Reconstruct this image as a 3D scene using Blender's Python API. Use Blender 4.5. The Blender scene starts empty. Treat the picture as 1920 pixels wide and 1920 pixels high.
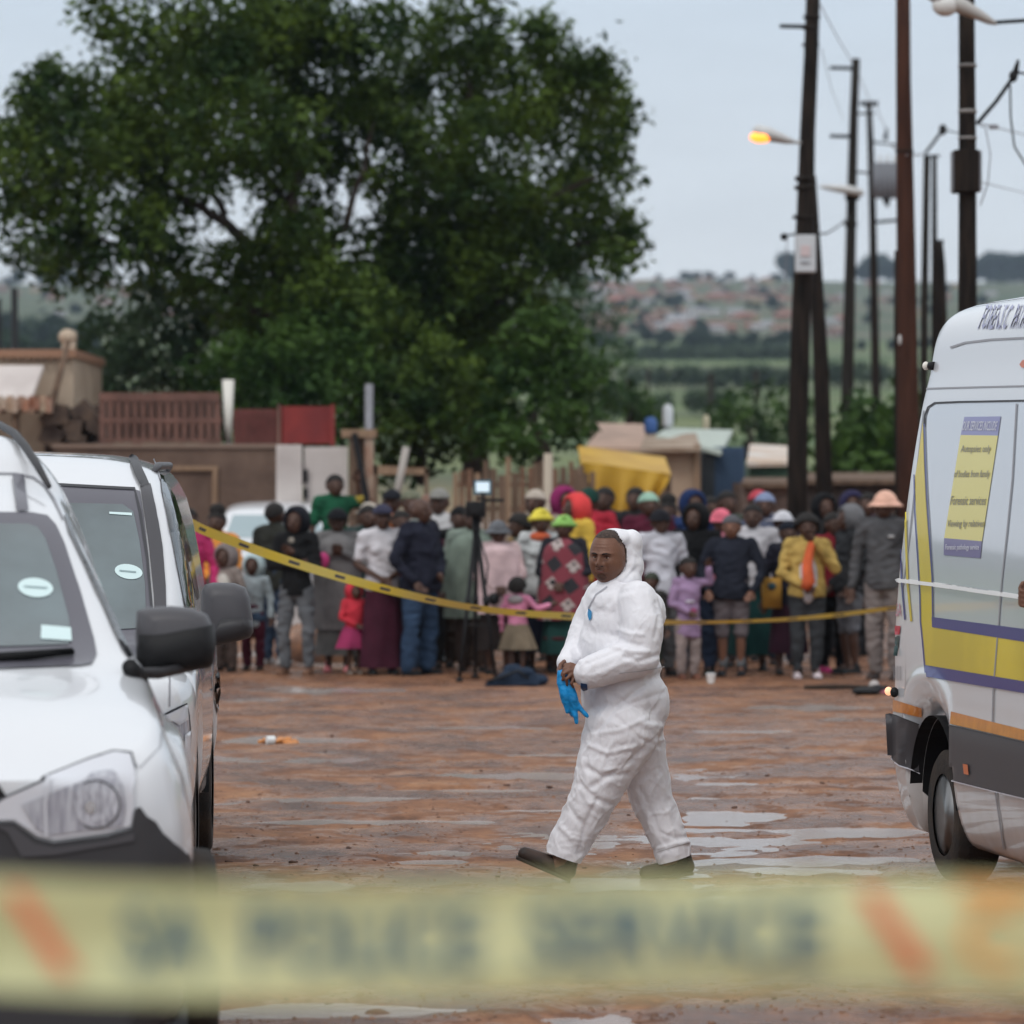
import bpy, bmesh, math, random
import numpy as np
from mathutils import Vector, Matrix, noise
from mathutils.geometry import delaunay_2d_cdt
from mathutils.bvhtree import BVHTree
R = math.radians
rnd = random.Random(11)

# ------------------------------------------------------------------ camera, sky, light, exposure
F, CX, HY, CZ = 7500.0, 960.0, 920.0, 1.92          # focal length and horizon in pixels of the 1920 photo, eye height
scene = bpy.context.scene
col = scene.collection
cam = bpy.data.cameras.new('camera')
cam_o = bpy.data.objects.new('camera', cam); col.objects.link(cam_o)
cam_o.location = (0, 0, CZ); cam_o.rotation_euler = (R(90), 0, 0)
cam.sensor_width = 36; cam.lens = 36 * F / 1920
cam.shift_y = -(960 - HY) / 1920
cam.clip_start = 0.1; cam.clip_end = 9000
cam.dof.use_dof = True; cam.dof.focus_distance = 19.7; cam.dof.aperture_fstop = 3.0; cam.dof.aperture_blades = 9
scene.camera = cam_o

w = bpy.data.worlds.new('World'); scene.world = w; w.use_nodes = True
nt = w.node_tree; N = nt.nodes; L = nt.links
bg = N['Background']
sky = N.new('ShaderNodeTexSky'); sky.sky_type = 'NISHITA'; sky.sun_disc = False
sky.sun_elevation = R(58); sky.sun_rotation = R(200); sky.air_density = 1.5; sky.dust_density = 6.0
tc = N.new('ShaderNodeTexCoord'); sep = N.new('ShaderNodeSeparateXYZ'); L.new(tc.outputs['Generated'], sep.inputs[0])
ramp = N.new('ShaderNodeValToRGB'); L.new(sep.outputs['Z'], ramp.inputs[0])
ramp.color_ramp.elements[0].position = 0.0; ramp.color_ramp.elements[0].color = (0.76, 0.80, 0.83, 1)
e = ramp.color_ramp.elements.new(0.06); e.color = (0.71, 0.765, 0.815, 1)
e = ramp.color_ramp.elements.new(0.125); e.color = (0.61, 0.70, 0.80, 1)
e = ramp.color_ramp.elements.new(0.25); e.color = (0.80, 0.86, 0.93, 1)
ramp.color_ramp.elements[-1].position = 0.9; ramp.color_ramp.elements[-1].color = (1.08, 1.11, 1.14, 1)
mp = N.new('ShaderNodeMapping'); mp.inputs['Scale'].default_value = (12, 12, 60); L.new(tc.outputs['Generated'], mp.inputs[0])
nz = N.new('ShaderNodeTexNoise'); nz.inputs['Scale'].default_value = 1.6; nz.inputs['Detail'].default_value = 5
L.new(mp.outputs[0], nz.inputs['Vector'])
mr = N.new('ShaderNodeMapRange'); mr.inputs[3].default_value = 0.93; mr.inputs[4].default_value = 1.07
L.new(nz.outputs['Fac'], mr.inputs[0])
mul = N.new('ShaderNodeVectorMath'); mul.operation = 'SCALE'
L.new(ramp.outputs[0], mul.inputs[0]); L.new(mr.outputs[0], mul.inputs['Scale'])
sc = N.new('ShaderNodeVectorMath'); sc.operation = 'SCALE'; sc.inputs['Scale'].default_value = 0.012
L.new(sky.outputs[0], sc.inputs[0])
ad = N.new('ShaderNodeVectorMath'); ad.operation = 'ADD'
# sky gain added behind the camera to brighten surfaces that face it
mb_ = N.new('ShaderNodeMapRange'); mb_.inputs[1].default_value = 0.1; mb_.inputs[2].default_value = -0.8; mb_.inputs[3].default_value = 1.0; mb_.inputs[4].default_value = 1.25
L.new(sep.outputs['Y'], mb_.inputs[0]); mul2 = N.new('ShaderNodeVectorMath'); mul2.operation = 'SCALE'
L.new(mul.outputs[0], mul2.inputs[0]); L.new(mb_.outputs[0], mul2.inputs['Scale']); L.new(mul2.outputs[0], ad.inputs[0]); L.new(sc.outputs[0], ad.inputs[1])
L.new(ad.outputs[0], bg.inputs['Color']); bg.inputs['Strength'].default_value = 1.0

sun = bpy.data.lights.new('sun', 'SUN'); sun.energy = 0.8; sun.angle = R(14); sun.color = (1, 0.97, 0.93)
sun_o = bpy.data.objects.new('sun', sun); col.objects.link(sun_o)
sun_o.rotation_euler = (R(42), 0, R(-25))
scene.view_settings.view_transform = 'Standard'; scene.view_settings.look = 'None'
scene.view_settings.exposure = 0.0; scene.view_settings.gamma = 1.0
scene.cycles.max_bounces = 6; scene.cycles.volume_bounces = 0
scene.cycles.use_denoising = True
scene.cycles.caustics_reflective = False; scene.cycles.caustics_refractive = False

def P(px, py, D):
    return Vector(((px - CX) * D / F, D, CZ + (HY - py) * D / F))
def ground_D(py):
    return F * CZ / (py - HY)

# ------------------------------------------------------------------ materials
def mat(name, c, rough=0.7, metal=0.0, var=0.0, vs=8.0, c2=None, bump=0.0, bs=40.0, coat=0.0, spec=0.3, stretch=None):
    m = bpy.data.materials.new(name); m.use_nodes = True
    t = m.node_tree; b = t.nodes['Principled BSDF']
    c = tuple(c)
    b.inputs['Base Color'].default_value = c + (1,)
    b.inputs['Roughness'].default_value = rough; b.inputs['Metallic'].default_value = metal
    b.inputs['Specular IOR Level'].default_value = spec
    b.inputs['Coat Weight'].default_value = coat; b.inputs['Coat Roughness'].default_value = 0.04
    co = t.nodes.new('ShaderNodeTexCoord'); vec = co.outputs['Object']
    if stretch:
        mpn = t.nodes.new('ShaderNodeMapping'); mpn.inputs['Scale'].default_value = stretch
        t.links.new(vec, mpn.inputs[0]); vec = mpn.outputs[0]
    if var or c2:
        n = t.nodes.new('ShaderNodeTexNoise'); n.inputs['Scale'].default_value = vs; n.inputs['Detail'].default_value = 5
        t.links.new(vec, n.inputs['Vector'])
        r = t.nodes.new('ShaderNodeValToRGB'); t.links.new(n.outputs['Fac'], r.inputs[0])
        lo = c2 if c2 else tuple(x * (1 - var) for x in c); hi = c if c2 else tuple(min(1, x * (1 + var)) for x in c)
        r.color_ramp.elements[0].position = .36; r.color_ramp.elements[0].color = lo + (1,)
        r.color_ramp.elements[1].position = .64; r.color_ramp.elements[1].color = hi + (1,)
        t.links.new(r.outputs[0], b.inputs['Base Color'])
    if bump:
        n2 = t.nodes.new('ShaderNodeTexNoise'); n2.inputs['Scale'].default_value = bs; n2.inputs['Detail'].default_value = 4
        t.links.new(vec, n2.inputs['Vector'])
        bp = t.nodes.new('ShaderNodeBump'); bp.inputs['Strength'].default_value = bump; bp.inputs['Distance'].default_value = 0.02
        t.links.new(n2.outputs['Fac'], bp.inputs['Height']); t.links.new(bp.outputs[0], b.inputs['Normal'])
    return m
_mc = {}
def cloth(c, rough=0.85, bump=0.6):
    l_ = sum(c) / 3; c = tuple((x * .86 + l_ * .14) * (.66 if max(c) < .45 else .80) for x in c); k = (c, rough)
    if k not in _mc: _mc[k] = mat('cloth', c, rough, var=0.22, vs=5, bump=bump, bs=9, spec=0.12)
    return _mc[k]

M = {}
M['skin'] = mat('dark_skin', (0.062, 0.028, 0.017), 0.5, var=0.15, vs=6, spec=.35)
M['skin2'] = mat('brown_skin', (0.155, 0.072, 0.045), 0.45, var=0.12, vs=14, bump=0.12, bs=90)
M['hair'] = mat('black_hair', (0.012, 0.010, 0.009), 0.8, bump=0.6, bs=60)
M['stubble'] = mat('cropped_hair', (0.048, 0.032, 0.026), 0.8, var=.35, vs=90)
M['beard'] = mat('short_beard', (0.085, 0.043, 0.030), 0.7, var=.35, vs=120)
M['eye'] = mat('eye_white', (0.38, 0.30, 0.26), 0.25)
M['iris'] = mat('dark_iris', (0.012, 0.007, 0.005), 0.15)
M['lip'] = mat('lip', (0.16, 0.055, 0.042), 0.4)
M['black'] = mat('black_plastic', (0.008, 0.008, 0.009), 0.6, spec=.25)
M['rubber'] = mat('rubber', (0.014, 0.013, 0.013), 0.8, bump=.3, bs=50, c2=(0.04, 0.028, 0.02), vs=6)
M['chrome'] = mat('bright_metal', (0.55, 0.55, 0.56), 0.25, metal=1.0)
M['rim'] = mat('wheel_rim_metal', (0.20, 0.20, 0.20), 0.35, metal=0.8)

# ------------------------------------------------------------------ tags and object helpers
def tag(o, label=None, cat=None, group=None, kind=None):
    if label: o['label'] = label
    if cat: o['category'] = cat
    if group: o['group'] = group
    if kind: o['kind'] = kind
    return o
def thing(name, label, cat, loc=(0, 0, 0), rz=0.0, group=None):
    o = bpy.data.objects.new(name, None); col.objects.link(o)
    o.empty_display_size = 0.1
    o.location = loc; o.rotation_euler = (0, 0, rz)
    return tag(o, label, cat, group)
def mworld(o):
    return Matrix.LocRotScale(o.location, o.rotation_euler, o.scale)

class MB:
    def __init__(s): s.v = []; s.f = []; s.mi = []
    def add(s, v, f, mi=0):
        n = len(s.v); s.v += [tuple(x) for x in v]; s.f += [tuple(i + n for i in q) for q in f]; s.mi += [mi] * len(f); return s
    def box(s, c, d, rot=None, mi=0, taper=1.0):
        x, y, z = d[0] / 2, d[1] / 2, d[2] / 2
        vs = [Vector((a * x * (taper if cc > 0 else 1), b * y * (taper if cc > 0 else 1), cc * z)) for cc in (-1, 1) for b in (-1, 1) for a in (-1, 1)]
        if rot is not None: vs = [rot @ q for q in vs]
        vs = [q + Vector(c) for q in vs]
        return s.add(vs, [(0, 2, 3, 1), (4, 5, 7, 6), (0, 1, 5, 4), (2, 6, 7, 3), (0, 4, 6, 2), (1, 3, 7, 5)], mi)
    def tube(s, pts, rads, n=12, cap=True, mi=0, flat=1.0):
        pts = [Vector(p) for p in pts]
        if not hasattr(rads, '__len__'): rads = [rads] * len(pts)
        vs = []; fs = []; up = None
        for i, p in enumerate(pts):
            d = (pts[min(i + 1, len(pts) - 1)] - pts[max(i - 1, 0)]).normalized()
            if up is None:
                up = d.orthogonal().normalized()
            up = (up - d * up.dot(d)).normalized(); sd = d.cross(up)
            for k in range(n):
                a = 2 * math.pi * k / n
                vs.append(p + (up * math.cos(a) + sd * math.sin(a) * flat) * rads[i])
        for i in range(len(pts) - 1):
            for k in range(n):
                a = i * n + k; b = i * n + (k + 1) % n
                fs.append((a, b, b + n, a + n))
        if cap:
            fs.append(tuple(range(n))[::-1]); fs.append(tuple(range((len(pts) - 1) * n, len(pts) * n)))
        return s.add(vs, fs, mi)
    def capsule(s, a, b, ra, rb, n=14, mi=0):
        a = Vector(a); b = Vector(b); d = b - a; l = d.length
        if l < 1e-5: return s.ball(a, (ra, ra, ra), mi=mi)
        d /= l; pts = []; rr = []
        for t in (-1, -.92, -.7, -.38, 0):
            pts.append(a + d * t * ra); rr.append(max(ra * math.sqrt(max(0, 1 - t * t)), ra * .02))
        for t in (0, .38, .7, .92, 1):
            pts.append(b + d * t * rb); rr.append(max(rb * math.sqrt(max(0, 1 - t * t)), rb * .02))
        return s.tube(pts, rr, n, mi=mi)
    def ball(s, c, r, rot=None, n=16, m=10, mi=0):
        if not hasattr(r, '__len__'): r = (r, r, r)
        vs = []; fs = []; c = Vector(c)
        for j in range(m + 1):
            th = math.pi * j / m; th = min(max(th, 0.03), math.pi - 0.03)
            for k in range(n):
                a = 2 * math.pi * k / n
                q = Vector((r[0] * math.sin(th) * math.cos(a), r[1] * math.sin(th) * math.sin(a), r[2] * math.cos(th)))
                if rot is not None: q = rot @ q
                vs.append(c + q)
        for j in range(m):
            for k in range(n):
                a = j * n + k; b = j * n + (k + 1) % n
                fs.append((a, a + n, b + n, b))
        fs.append(tuple(range(n))); fs.append(tuple(range(m * n, (m + 1) * n))[::-1])
        return s.add(vs, fs, mi)
    def loft(s, rings, cap=True, mi=0, closed=True):
        n = len(rings[0]); vs = [p for r in rings for p in r]; fs = []
        for i in range(len(rings) - 1):
            for k in range(n if closed else n - 1):
                a = i * n + k; b = i * n + (k + 1) % n
                fs.append((a, b, b + n, a + n))
        if cap and closed:
            fs.append(tuple(range(n))[::-1]); fs.append(tuple(range((len(rings) - 1) * n, len(rings) * n)))
        return s.add(vs, fs, mi)
    def mesh(s, name, mats, smooth=True):
        me = bpy.data.meshes.new(name); me.from_pydata(s.v, [], s.f); me.update()
        for m in (mats if isinstance(mats, (list, tuple)) else [mats]): me.materials.append(m)
        if any(s.mi): me.polygons.foreach_set('material_index', s.mi)
        if smooth: me.polygons.foreach_set('use_smooth', [True] * len(me.polygons))
        return me
    def build(s, name, mats, parent=None, smooth=False, bevel=0.0):
        me = s.mesh(name, mats, smooth)
        if bevel:
            bm = bmesh.new(); bm.from_mesh(me)
            bmesh.ops.remove_doubles(bm, verts=bm.verts, dist=1e-5)
            bmesh.ops.recalc_face_normals(bm, faces=bm.faces)
            ed = [e for e in bm.edges if len(e.link_faces) == 2 and e.calc_face_angle(0) > 0.5]
            bmesh.ops.bevel(bm, geom=ed, offset=bevel, segments=2, affect='EDGES', profile=0.5)
            bm.to_mesh(me); bm.free()
        o = bpy.data.objects.new(name, me); col.objects.link(o)
        if parent is not None: o.parent = parent
        return o

tmp_scene = bpy.data.scenes.new('tmp_build')
def remesh(mb, voxel, smooth=2, fac=0.5, disp=None):
    """fuse the overlapping closed pieces of mb into one continuous skin"""
    me = mb.mesh('tmp', [], True)
    bm = bmesh.new(); bm.from_mesh(me); bmesh.ops.recalc_face_normals(bm, faces=bm.faces); bm.to_mesh(me); bm.free()
    o = bpy.data.objects.new('tmp', me); tmp_scene.collection.objects.link(o)
    r = o.modifiers.new('r', 'REMESH'); r.mode = 'VOXEL'; r.voxel_size = voxel; r.use_smooth_shade = True
    if smooth:
        s = o.modifiers.new('s', 'SMOOTH'); s.iterations = smooth; s.factor = fac
    tmp_scene.view_layers[0].update(); dg = tmp_scene.view_layers[0].depsgraph
    out = bpy.data.meshes.new_from_object(o.evaluated_get(dg), depsgraph=dg)
    bpy.data.objects.remove(o); bpy.data.meshes.remove(me)
    if disp: disp(out)
    out.polygons.foreach_set('use_smooth', [True] * len(out.polygons))
    return out
def obj(name, me, m, parent=None):
    me.name = name
    me.materials.clear()
    for x in (m if isinstance(m, (list, tuple)) else [m]): me.materials.append(x)
    o = bpy.data.objects.new(name, me); col.objects.link(o)
    if parent is not None: o.parent = parent
    return o
def copy_tree(o, parent=None):
    c = o.copy(); col.objects.link(c); c.parent = parent
    for ch in [q for q in KIDS.get(o.name, [])]: copy_tree(ch, c)
    return c
KIDS = {}

# ------------------------------------------------------------------ pasting flat pieces onto a real surface
def cut2d(poly, step):
    """triangulated fill of a 2-D polygon with interior points"""
    pts = []
    n = len(poly)
    for i in range(n):
        a = Vector(poly[i]); b = Vector(poly[(i + 1) % n]); k = max(1, int((b - a).length / step))
        for j in range(k): pts.append(a.lerp(b, j / k))
    nb = len(pts); edges = [(i, (i + 1) % nb) for i in range(nb)]
    xs = [p.x for p in pts]; ys = [p.y for p in pts]
    x = min(xs) + step * .5
    def inside(q):
        c = False; j = nb - 1
        for i in range(nb):
            a = pts[i]; b = pts[j]
            if (a.y > q[1]) != (b.y > q[1]) and q[0] < (b.x - a.x) * (q[1] - a.y) / (b.y - a.y) + a.x: c = not c
            j = i
        return c
    inn = []
    while x < max(xs):
        y = min(ys) + step * .5
        while y < max(ys):
            if inside((x, y)): inn.append(Vector((x, y)))
            y += step
        x += step
    r = delaunay_2d_cdt(pts + inn, edges, [], 1, 1e-4)
    vs = [(p.x, p.y) for p in r[0]]
    fs = [tuple(f) for f in r[2] if inside((sum(vs[i][0] for i in f) / len(f), sum(vs[i][1] for i in f) / len(f)))]
    return vs, fs
def stroke(pts, wd):
    pts = [Vector(p) for p in pts]; l = []; r = []
    for i, p in enumerate(pts):
        d = (pts[min(i + 1, len(pts) - 1)] - pts[max(i - 1, 0)]).normalized(); n = Vector((-d.y, d.x)) * (wd / 2)
        l.append(tuple(p + n)); r.append(tuple(p - n))
    return l + r[::-1]
def paste(bvh, inv, vs, fs, off, fallback=None):
    """project photo-space points on the surface: the sheet lies on the real surface, lifted by off"""
    o = Vector((0, 0, CZ)); out = []; last = None
    for x, y in vs:
        d = (P(x, y, 10) - o).normalized()
        lo = inv @ o; ld = (inv.to_3x3() @ d).normalized()
        h = bvh.ray_cast(lo, ld)
        if h[0] is None:
            out.append(None); continue
        n = h[1]
        if n.dot(ld) > 0: n = -n
        out.append(h[0] + n * off); last = out[-1]
    ok = [p for p in out if p is not None]
    if not ok: return [], []
    hit = [k for k in range(len(out)) if out[k] is not None]; res = list(out)
    for i, p in enumerate(out):
        if p is None:      # past the edge of the surface: same distance as the nearest point that does hit
            x, y = vs[i]; d = (P(x, y, 10) - o).normalized(); lo = inv @ o; ld = (inv.to_3x3() @ d).normalized()
            q = out[min(hit, key=lambda k: (vs[k][0] - x) ** 2 + (vs[k][1] - y) ** 2)]
            res[i] = lo + ld * (q - lo).dot(ld)
    out = res
    return out, fs
def bvh_of(mes):
    v = []; f = []
    for me in mes:
        n = len(v); v += [q.co.copy() for q in me.vertices]; f += [tuple(i + n for i in p.vertices) for p in me.polygons]
    return BVHTree.FromPolygons(v, f)
def text2d(s, x0, y0, x1, y1, slant=0.0):
    """a word as flat faces fitted to a box in photo pixels (y down)"""
    cu = bpy.data.curves.new('t', 'FONT'); cu.body = s; cu.size = 1; cu.offset = 0.012; cu.resolution_u = 2
    o = bpy.data.objects.new('t', cu); tmp_scene.collection.objects.link(o)
    tmp_scene.view_layers[0].update(); dg = tmp_scene.view_layers[0].depsgraph
    me = bpy.data.meshes.new_from_object(o.evaluated_get(dg), depsgraph=dg)
    vs = [(v.co.x, v.co.y) for v in me.vertices]; fs = [tuple(p.vertices) for p in me.polygons]
    bpy.data.objects.remove(o); bpy.data.curves.remove(cu); bpy.data.meshes.remove(me)
    ax = min(v[0] for v in vs); bx = max(v[0] for v in vs); ay = min(v[1] for v in vs); by = max(v[1] for v in vs)
    out = []
    for x, y in vs:
        u = (x - ax) / (bx - ax); t = (y - ay) / (by - ay)
        out.append((x0 + (x1 - x0) * u + slant * t, y1 + (y0 - y1) * t))
    return out, fs

def mono(xs, ys, q):
    """monotone cubic interpolation"""
    xs = np.asarray(xs, float); ys = np.asarray(ys, float); h = np.diff(xs); d = np.diff(ys) / h
    m = np.zeros(len(xs)); m[0] = d[0]; m[-1] = d[-1]
    for i in range(1, len(xs) - 1):
        if d[i - 1] * d[i] > 0:
            w1 = 2 * h[i] + h[i - 1]; w2 = h[i] + 2 * h[i - 1]; m[i] = (w1 + w2) / (w1 / d[i - 1] + w2 / d[i])
    q = np.clip(np.asarray(q, float), xs[0], xs[-1]); i = np.clip(np.searchsorted(xs, q) - 1, 0, len(xs) - 2)
    t = (q - xs[i]) / h[i]
    return (2*t**3-3*t**2+1)*ys[i] + (t**3-2*t**2+t)*h[i]*m[i] + (-2*t**3+3*t**2)*ys[i+1] + (t**3-t**2)*h[i]*m[i+1]
# ------------------------------------------------------------------ ground and far terrain: one sheet
PUD = [  # puddles: photo x0, x1, y, thickness
 (430,700,1387,14),(640,1080,1366,10),(800,1090,1454,13),(1090,1130,1456,6),(520,830,1497,9),(700,1020,1482,7),(430,900,1541,12),(930,1110,1518,7),
 (1290,1475,1528,24),(1290,1720,1556,9),(1480,1720,1566,12),(1290,1500,1578,10),(1400,1700,1612,14),(1430,1660,1632,12),(720,900,1598,10),(740,880,1614,7),
 (430,960,1890,30),(1100,1250,1917,12),(560,760,1294,7),(430,560,1312,6),(1290,1480,1372,9),(1290,1400,1470,6),(1300,1360,1498,8),
 (430,700,1226,16),(560,700,1245,14),(800,860,1190,20),(820,880,1232,14),(980,1040,1215,24),(1310,1380,1190,30),(1320,1370,1235,16),(1570,1620,1215,14),(1380,1700,1160,12),(700,1000,1166,12),
 (1280,1300,1300,5),(960,1090,1415,6),(1500,1640,1326,6),(1300,1420,1545,6),(1050,1260,1655,20),(430,640,1660,16)]
pud = []
for x0, x1, y, th in PUD:
    D = ground_D(y); xc = ((x0 + x1) / 2 - CX) * D / F
    pud.append((xc, D, (x1 - x0) / 2 * D / F, max(0.11, .85 * th / 2 * D * D / (F * CZ))))
def far_z(D):
    return float(np.interp(D, [0, 62, 90, 120, 250, 500, 800, 1300, 1720, 2300, 4000], [0, 0, .5, 1.4, 6.3, 15.2, 31.5, 64, 91, 93, 80]))
def ground_z(x, y):
    z = 0.0
    if y < 75:
        n = noise.noise(Vector((x * 0.55, y * 0.42, 1.3))) * 0.022
        n += noise.noise(Vector((x * 1.9, y * 1.3, 4.3))) * 0.014 + noise.noise(Vector((x * 4.1, y * 3.6, 9.3))) * 0.013
        if y < 46: n += noise.noise(Vector((x * 9, y * 8, 8.1))) * 0.010 + noise.noise(Vector((x * 19, y * 16, 5.1))) * 0.006
        z = n + 0.010
        jx = x + noise.noise(Vector((x * 1.2, y * 1.2, 7))) * .25; jy = y + noise.noise(Vector((x * 2.3, y * 1.5, 17))) * .16 + noise.noise(Vector((x * 9, y * 7, 27))) * .07
        for xc, D, a, b in pud:
            dx = (jx - xc) / a; dy = (jy - D) / b
            if abs(dx) < 1.6 and abs(dy) < 2.2:
                q = dx * dx * dx * dx + dy * dy
                if q < 4: z -= 0.062 * math.exp(-q * 1.1)
        f = 1 if y < 58 else max(0, (75 - y) / 17)
        z *= f
    return z + far_z(y) + (noise.noise(Vector((x * .006, y * .004, 3))) * (y - 75) * .0025 if y > 75 else 0)
xs = list(np.concatenate([[-1400, -900, -600, -400, -280, -200, -150, -110, -80, -60, -45, -34, -26, -20, -16, -13], np.linspace(-10.5, -6.7, 16), np.linspace(-6.5, 6.5, 164)]))
xs = xs + [-v for v in xs[::-1] if -v > 6.6]
ys = list(np.concatenate([[-60, -20, 0, 6, 10, 12], np.linspace(13.6, 46, 400), np.linspace(46.2, 74, 90), np.geomspace(76, 3900, 110)]))
V = [(x, y, ground_z(x, y)) for y in ys for x in xs]; nx = len(xs)
Fc = [(j * nx + i, j * nx + i + 1, (j + 1) * nx + i + 1, (j + 1) * nx + i) for j in range(len(ys) - 1) for i in range(nx - 1)]
me = bpy.data.meshes.new('ground'); me.from_pydata(V, [], Fc); me.polygons.foreach_set('use_smooth', [True] * len(Fc))
gm = bpy.data.materials.new('wet_red_earth'); gm.use_nodes = True; t = gm.node_tree; b = t.nodes['Principled BSDF']; K = t.nodes.new; LK = t.links.new
co = K('ShaderNodeTexCoord'); sp = K('ShaderNodeSeparateXYZ'); LK(co.outputs['Object'], sp.inputs[0])
def nse(scale, det=6, st=None, rough=.55):
    v = co.outputs['Object']
    if st:
        m_ = K('ShaderNodeMapping'); m_.inputs['Scale'].default_value = st; LK(v, m_.inputs[0]); v = m_.outputs[0]
    n = K('ShaderNodeTexNoise'); n.inputs['Scale'].default_value = scale; n.inputs['Detail'].default_value = det; n.inputs['Roughness'].default_value = rough
    LK(v, n.inputs['Vector']); return n.outputs['Fac']
def rmp(f, els):
    r = K('ShaderNodeValToRGB'); LK(f, r.inputs[0]); c = r.color_ramp
    c.elements[0].position, c.elements[0].color = els[0][0], els[0][1] + (1,)
    c.elements[1].position, c.elements[1].color = els[-1][0], els[-1][1] + (1,)
    for p_, q_ in els[1:-1]:
        e_ = c.elements.new(p_); e_.color = q_ + (1,)
    return r.outputs[0]
def mixc(f, a, bb):
    m_ = K('ShaderNodeMix'); m_.data_type = 'RGBA'; LK(f, m_.inputs[0])
    for s_, q_ in ((6, a), (7, bb)):
        if isinstance(q_, tuple): m_.inputs[s_].default_value = q_ + (1,)
        else: LK(q_, m_.inputs[s_])
    return m_.outputs[2]
mud = rmp(nse(1.1, 12, (1.25, 1.1, 1), .72), [(.34, (.080, .037, .022)), (.45, (.155, .071, .039)), (.54, (.25, .115, .058)), (.66, (.34, .17, .085))])
mud2 = mixc(rmp(nse(6, 9, (1.5, 1.2, 1), .75), [(.42, (0, 0, 0)), (.70, (.6, .6, .6))]), mud, (.075, .041, .029))
mud2 = mixc(rmp(nse(28, 3), [(.60, (0, 0, 0)), (.72, (.55, .55, .55))]), mud2, (.055, .032, .026))
mr_ = K('ShaderNodeMapRange'); mr_.inputs[1].default_value = 95; mr_.inputs[2].default_value = 150; LK(sp.outputs[1], mr_.inputs[0])
grass = rmp(nse(.011, 8, (.22, 1, 1), .6), [(.36, (.045, .070, .038)), (.46, (.075, .115, .040)), (.52, (.14, .165, .07)), (.57, (.07, .095, .05)), (.68, (.16, .15, .09))])
town = rmp(nse(.05, 6, (.3, 1, 1)), [(.4, (.045, .075, .035)), (.52, (.075, .09, .05)), (.66, (.14, .12, .085))])
mt = K('ShaderNodeMapRange'); mt.inputs[1].default_value = 820; mt.inputs[2].default_value = 900; LK(sp.outputs[1], mt.inputs[0])
grass = mixc(mt.outputs[0], grass, town)
LK(mixc(mr_.outputs[0], mud2, grass), b.inputs['Base Color'])
rr_ = rmp(nse(1.2, 9, (1.0, 1.0, 1), .7), [(.44, (.20, .20, .20)), (.50, (.38, .38, .38)), (.55, (.85, .85, .85))])
rg = K('ShaderNodeMix'); rg.data_type = 'RGBA'; LK(mr_.outputs[0], rg.inputs[0]); LK(rr_, rg.inputs[6]); rg.inputs[7].default_value = (.95, .95, .95, 1)
LK(rg.outputs[2], b.inputs['Roughness'])
bp = K('ShaderNodeBump'); bp.inputs['Strength'].default_value = .6; bp.inputs['Distance'].default_value = .03
LK(nse(13, 10, None, .72), bp.inputs['Height']); LK(bp.outputs[0], b.inputs['Normal']); b.inputs['Specular IOR Level'].default_value = .3
me.materials.append(gm)
g = bpy.data.objects.new('ground', me); col.objects.link(g); tag(g, kind='structure')
gbvh = BVHTree.FromPolygons([Vector(v) for v in V], Fc)
def at_(x, D):
    p = P(x, 900, D); return Vector((p.x, D, gz(p.x, D)))
def gz(x, y):
    h = gbvh.ray_cast(Vector((x, y, 300)), Vector((0, 0, -1))); return h[0].z if h[0] else 0
wm = mat('muddy_water', (.33, .28, .255), 0.20, bump=.14, bs=11, spec=1.0)
mb = MB(); mb.add([(-8, 13, -.0065), (8, 13, -.0065), (9, 60, -.0065), (-9, 60, -.0065)], [(0, 1, 2, 3)])
tag(mb.build('puddle_water', wm), kind='structure')

# ------------------------------------------------------------------ foliage
def foliage_mat(name, c1, c2, c3=None):
    m = bpy.data.materials.new(name); m.use_nodes = True; t = m.node_tree; b = t.nodes['Principled BSDF']
    ge = t.nodes.new('ShaderNodeTexCoord'); n = t.nodes.new('ShaderNodeTexNoise'); n.inputs['Scale'].default_value = .8; n.inputs['Detail'].default_value = 3
    t.links.new(ge.outputs['Object'], n.inputs['Vector'])
    r = t.nodes.new('ShaderNodeValToRGB'); t.links.new(n.outputs['Fac'], r.inputs[0])
    r.color_ramp.elements[0].position = .38; r.color_ramp.elements[0].color = c1 + (1,)
    r.color_ramp.elements[1].position = .64; r.color_ramp.elements[1].color = c2 + (1,)
    t.links.new(r.outputs[0], b.inputs['Base Color']); b.inputs['Roughness'].default_value = .6; b.inputs['Specular IOR Level'].default_value = .15
    tr = t.nodes.new('ShaderNodeBsdfTranslucent'); t.links.new(r.outputs[0], tr.inputs['Color'])
    mx = t.nodes.new('ShaderNodeMixShader'); mx.inputs[0].default_value = .22
    t.links.new(b.outputs[0], mx.inputs[1]); t.links.new(tr.outputs[0], mx.inputs[2]); t.links.new(mx.outputs[0], t.nodes['Material Output'].inputs[0])
    return m
M['leaf'] = foliage_mat('tree_leaves', (.013, .034, .006), (.075, .118, .015))
M['leaf2'] = foliage_mat('bush_leaves', (.014, .038, .008), (.055, .105, .018))
M['leaf3'] = foliage_mat('grey_green_leaves', (.04, .075, .04), (.085, .13, .065))
M['scrub'] = foliage_mat('field_scrub', (.045, .070, .045), (.075, .105, .06))
M['leafd'] = foliage_mat('dark_far_leaves', (.025, .045, .030), (.04, .065, .04))
M['bark'] = mat('bark', (.040, .028, .020), .9, c2=(.018, .013, .010), vs=6, bump=.9, bs=14)
nr = np.random.default_rng(5)
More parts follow.
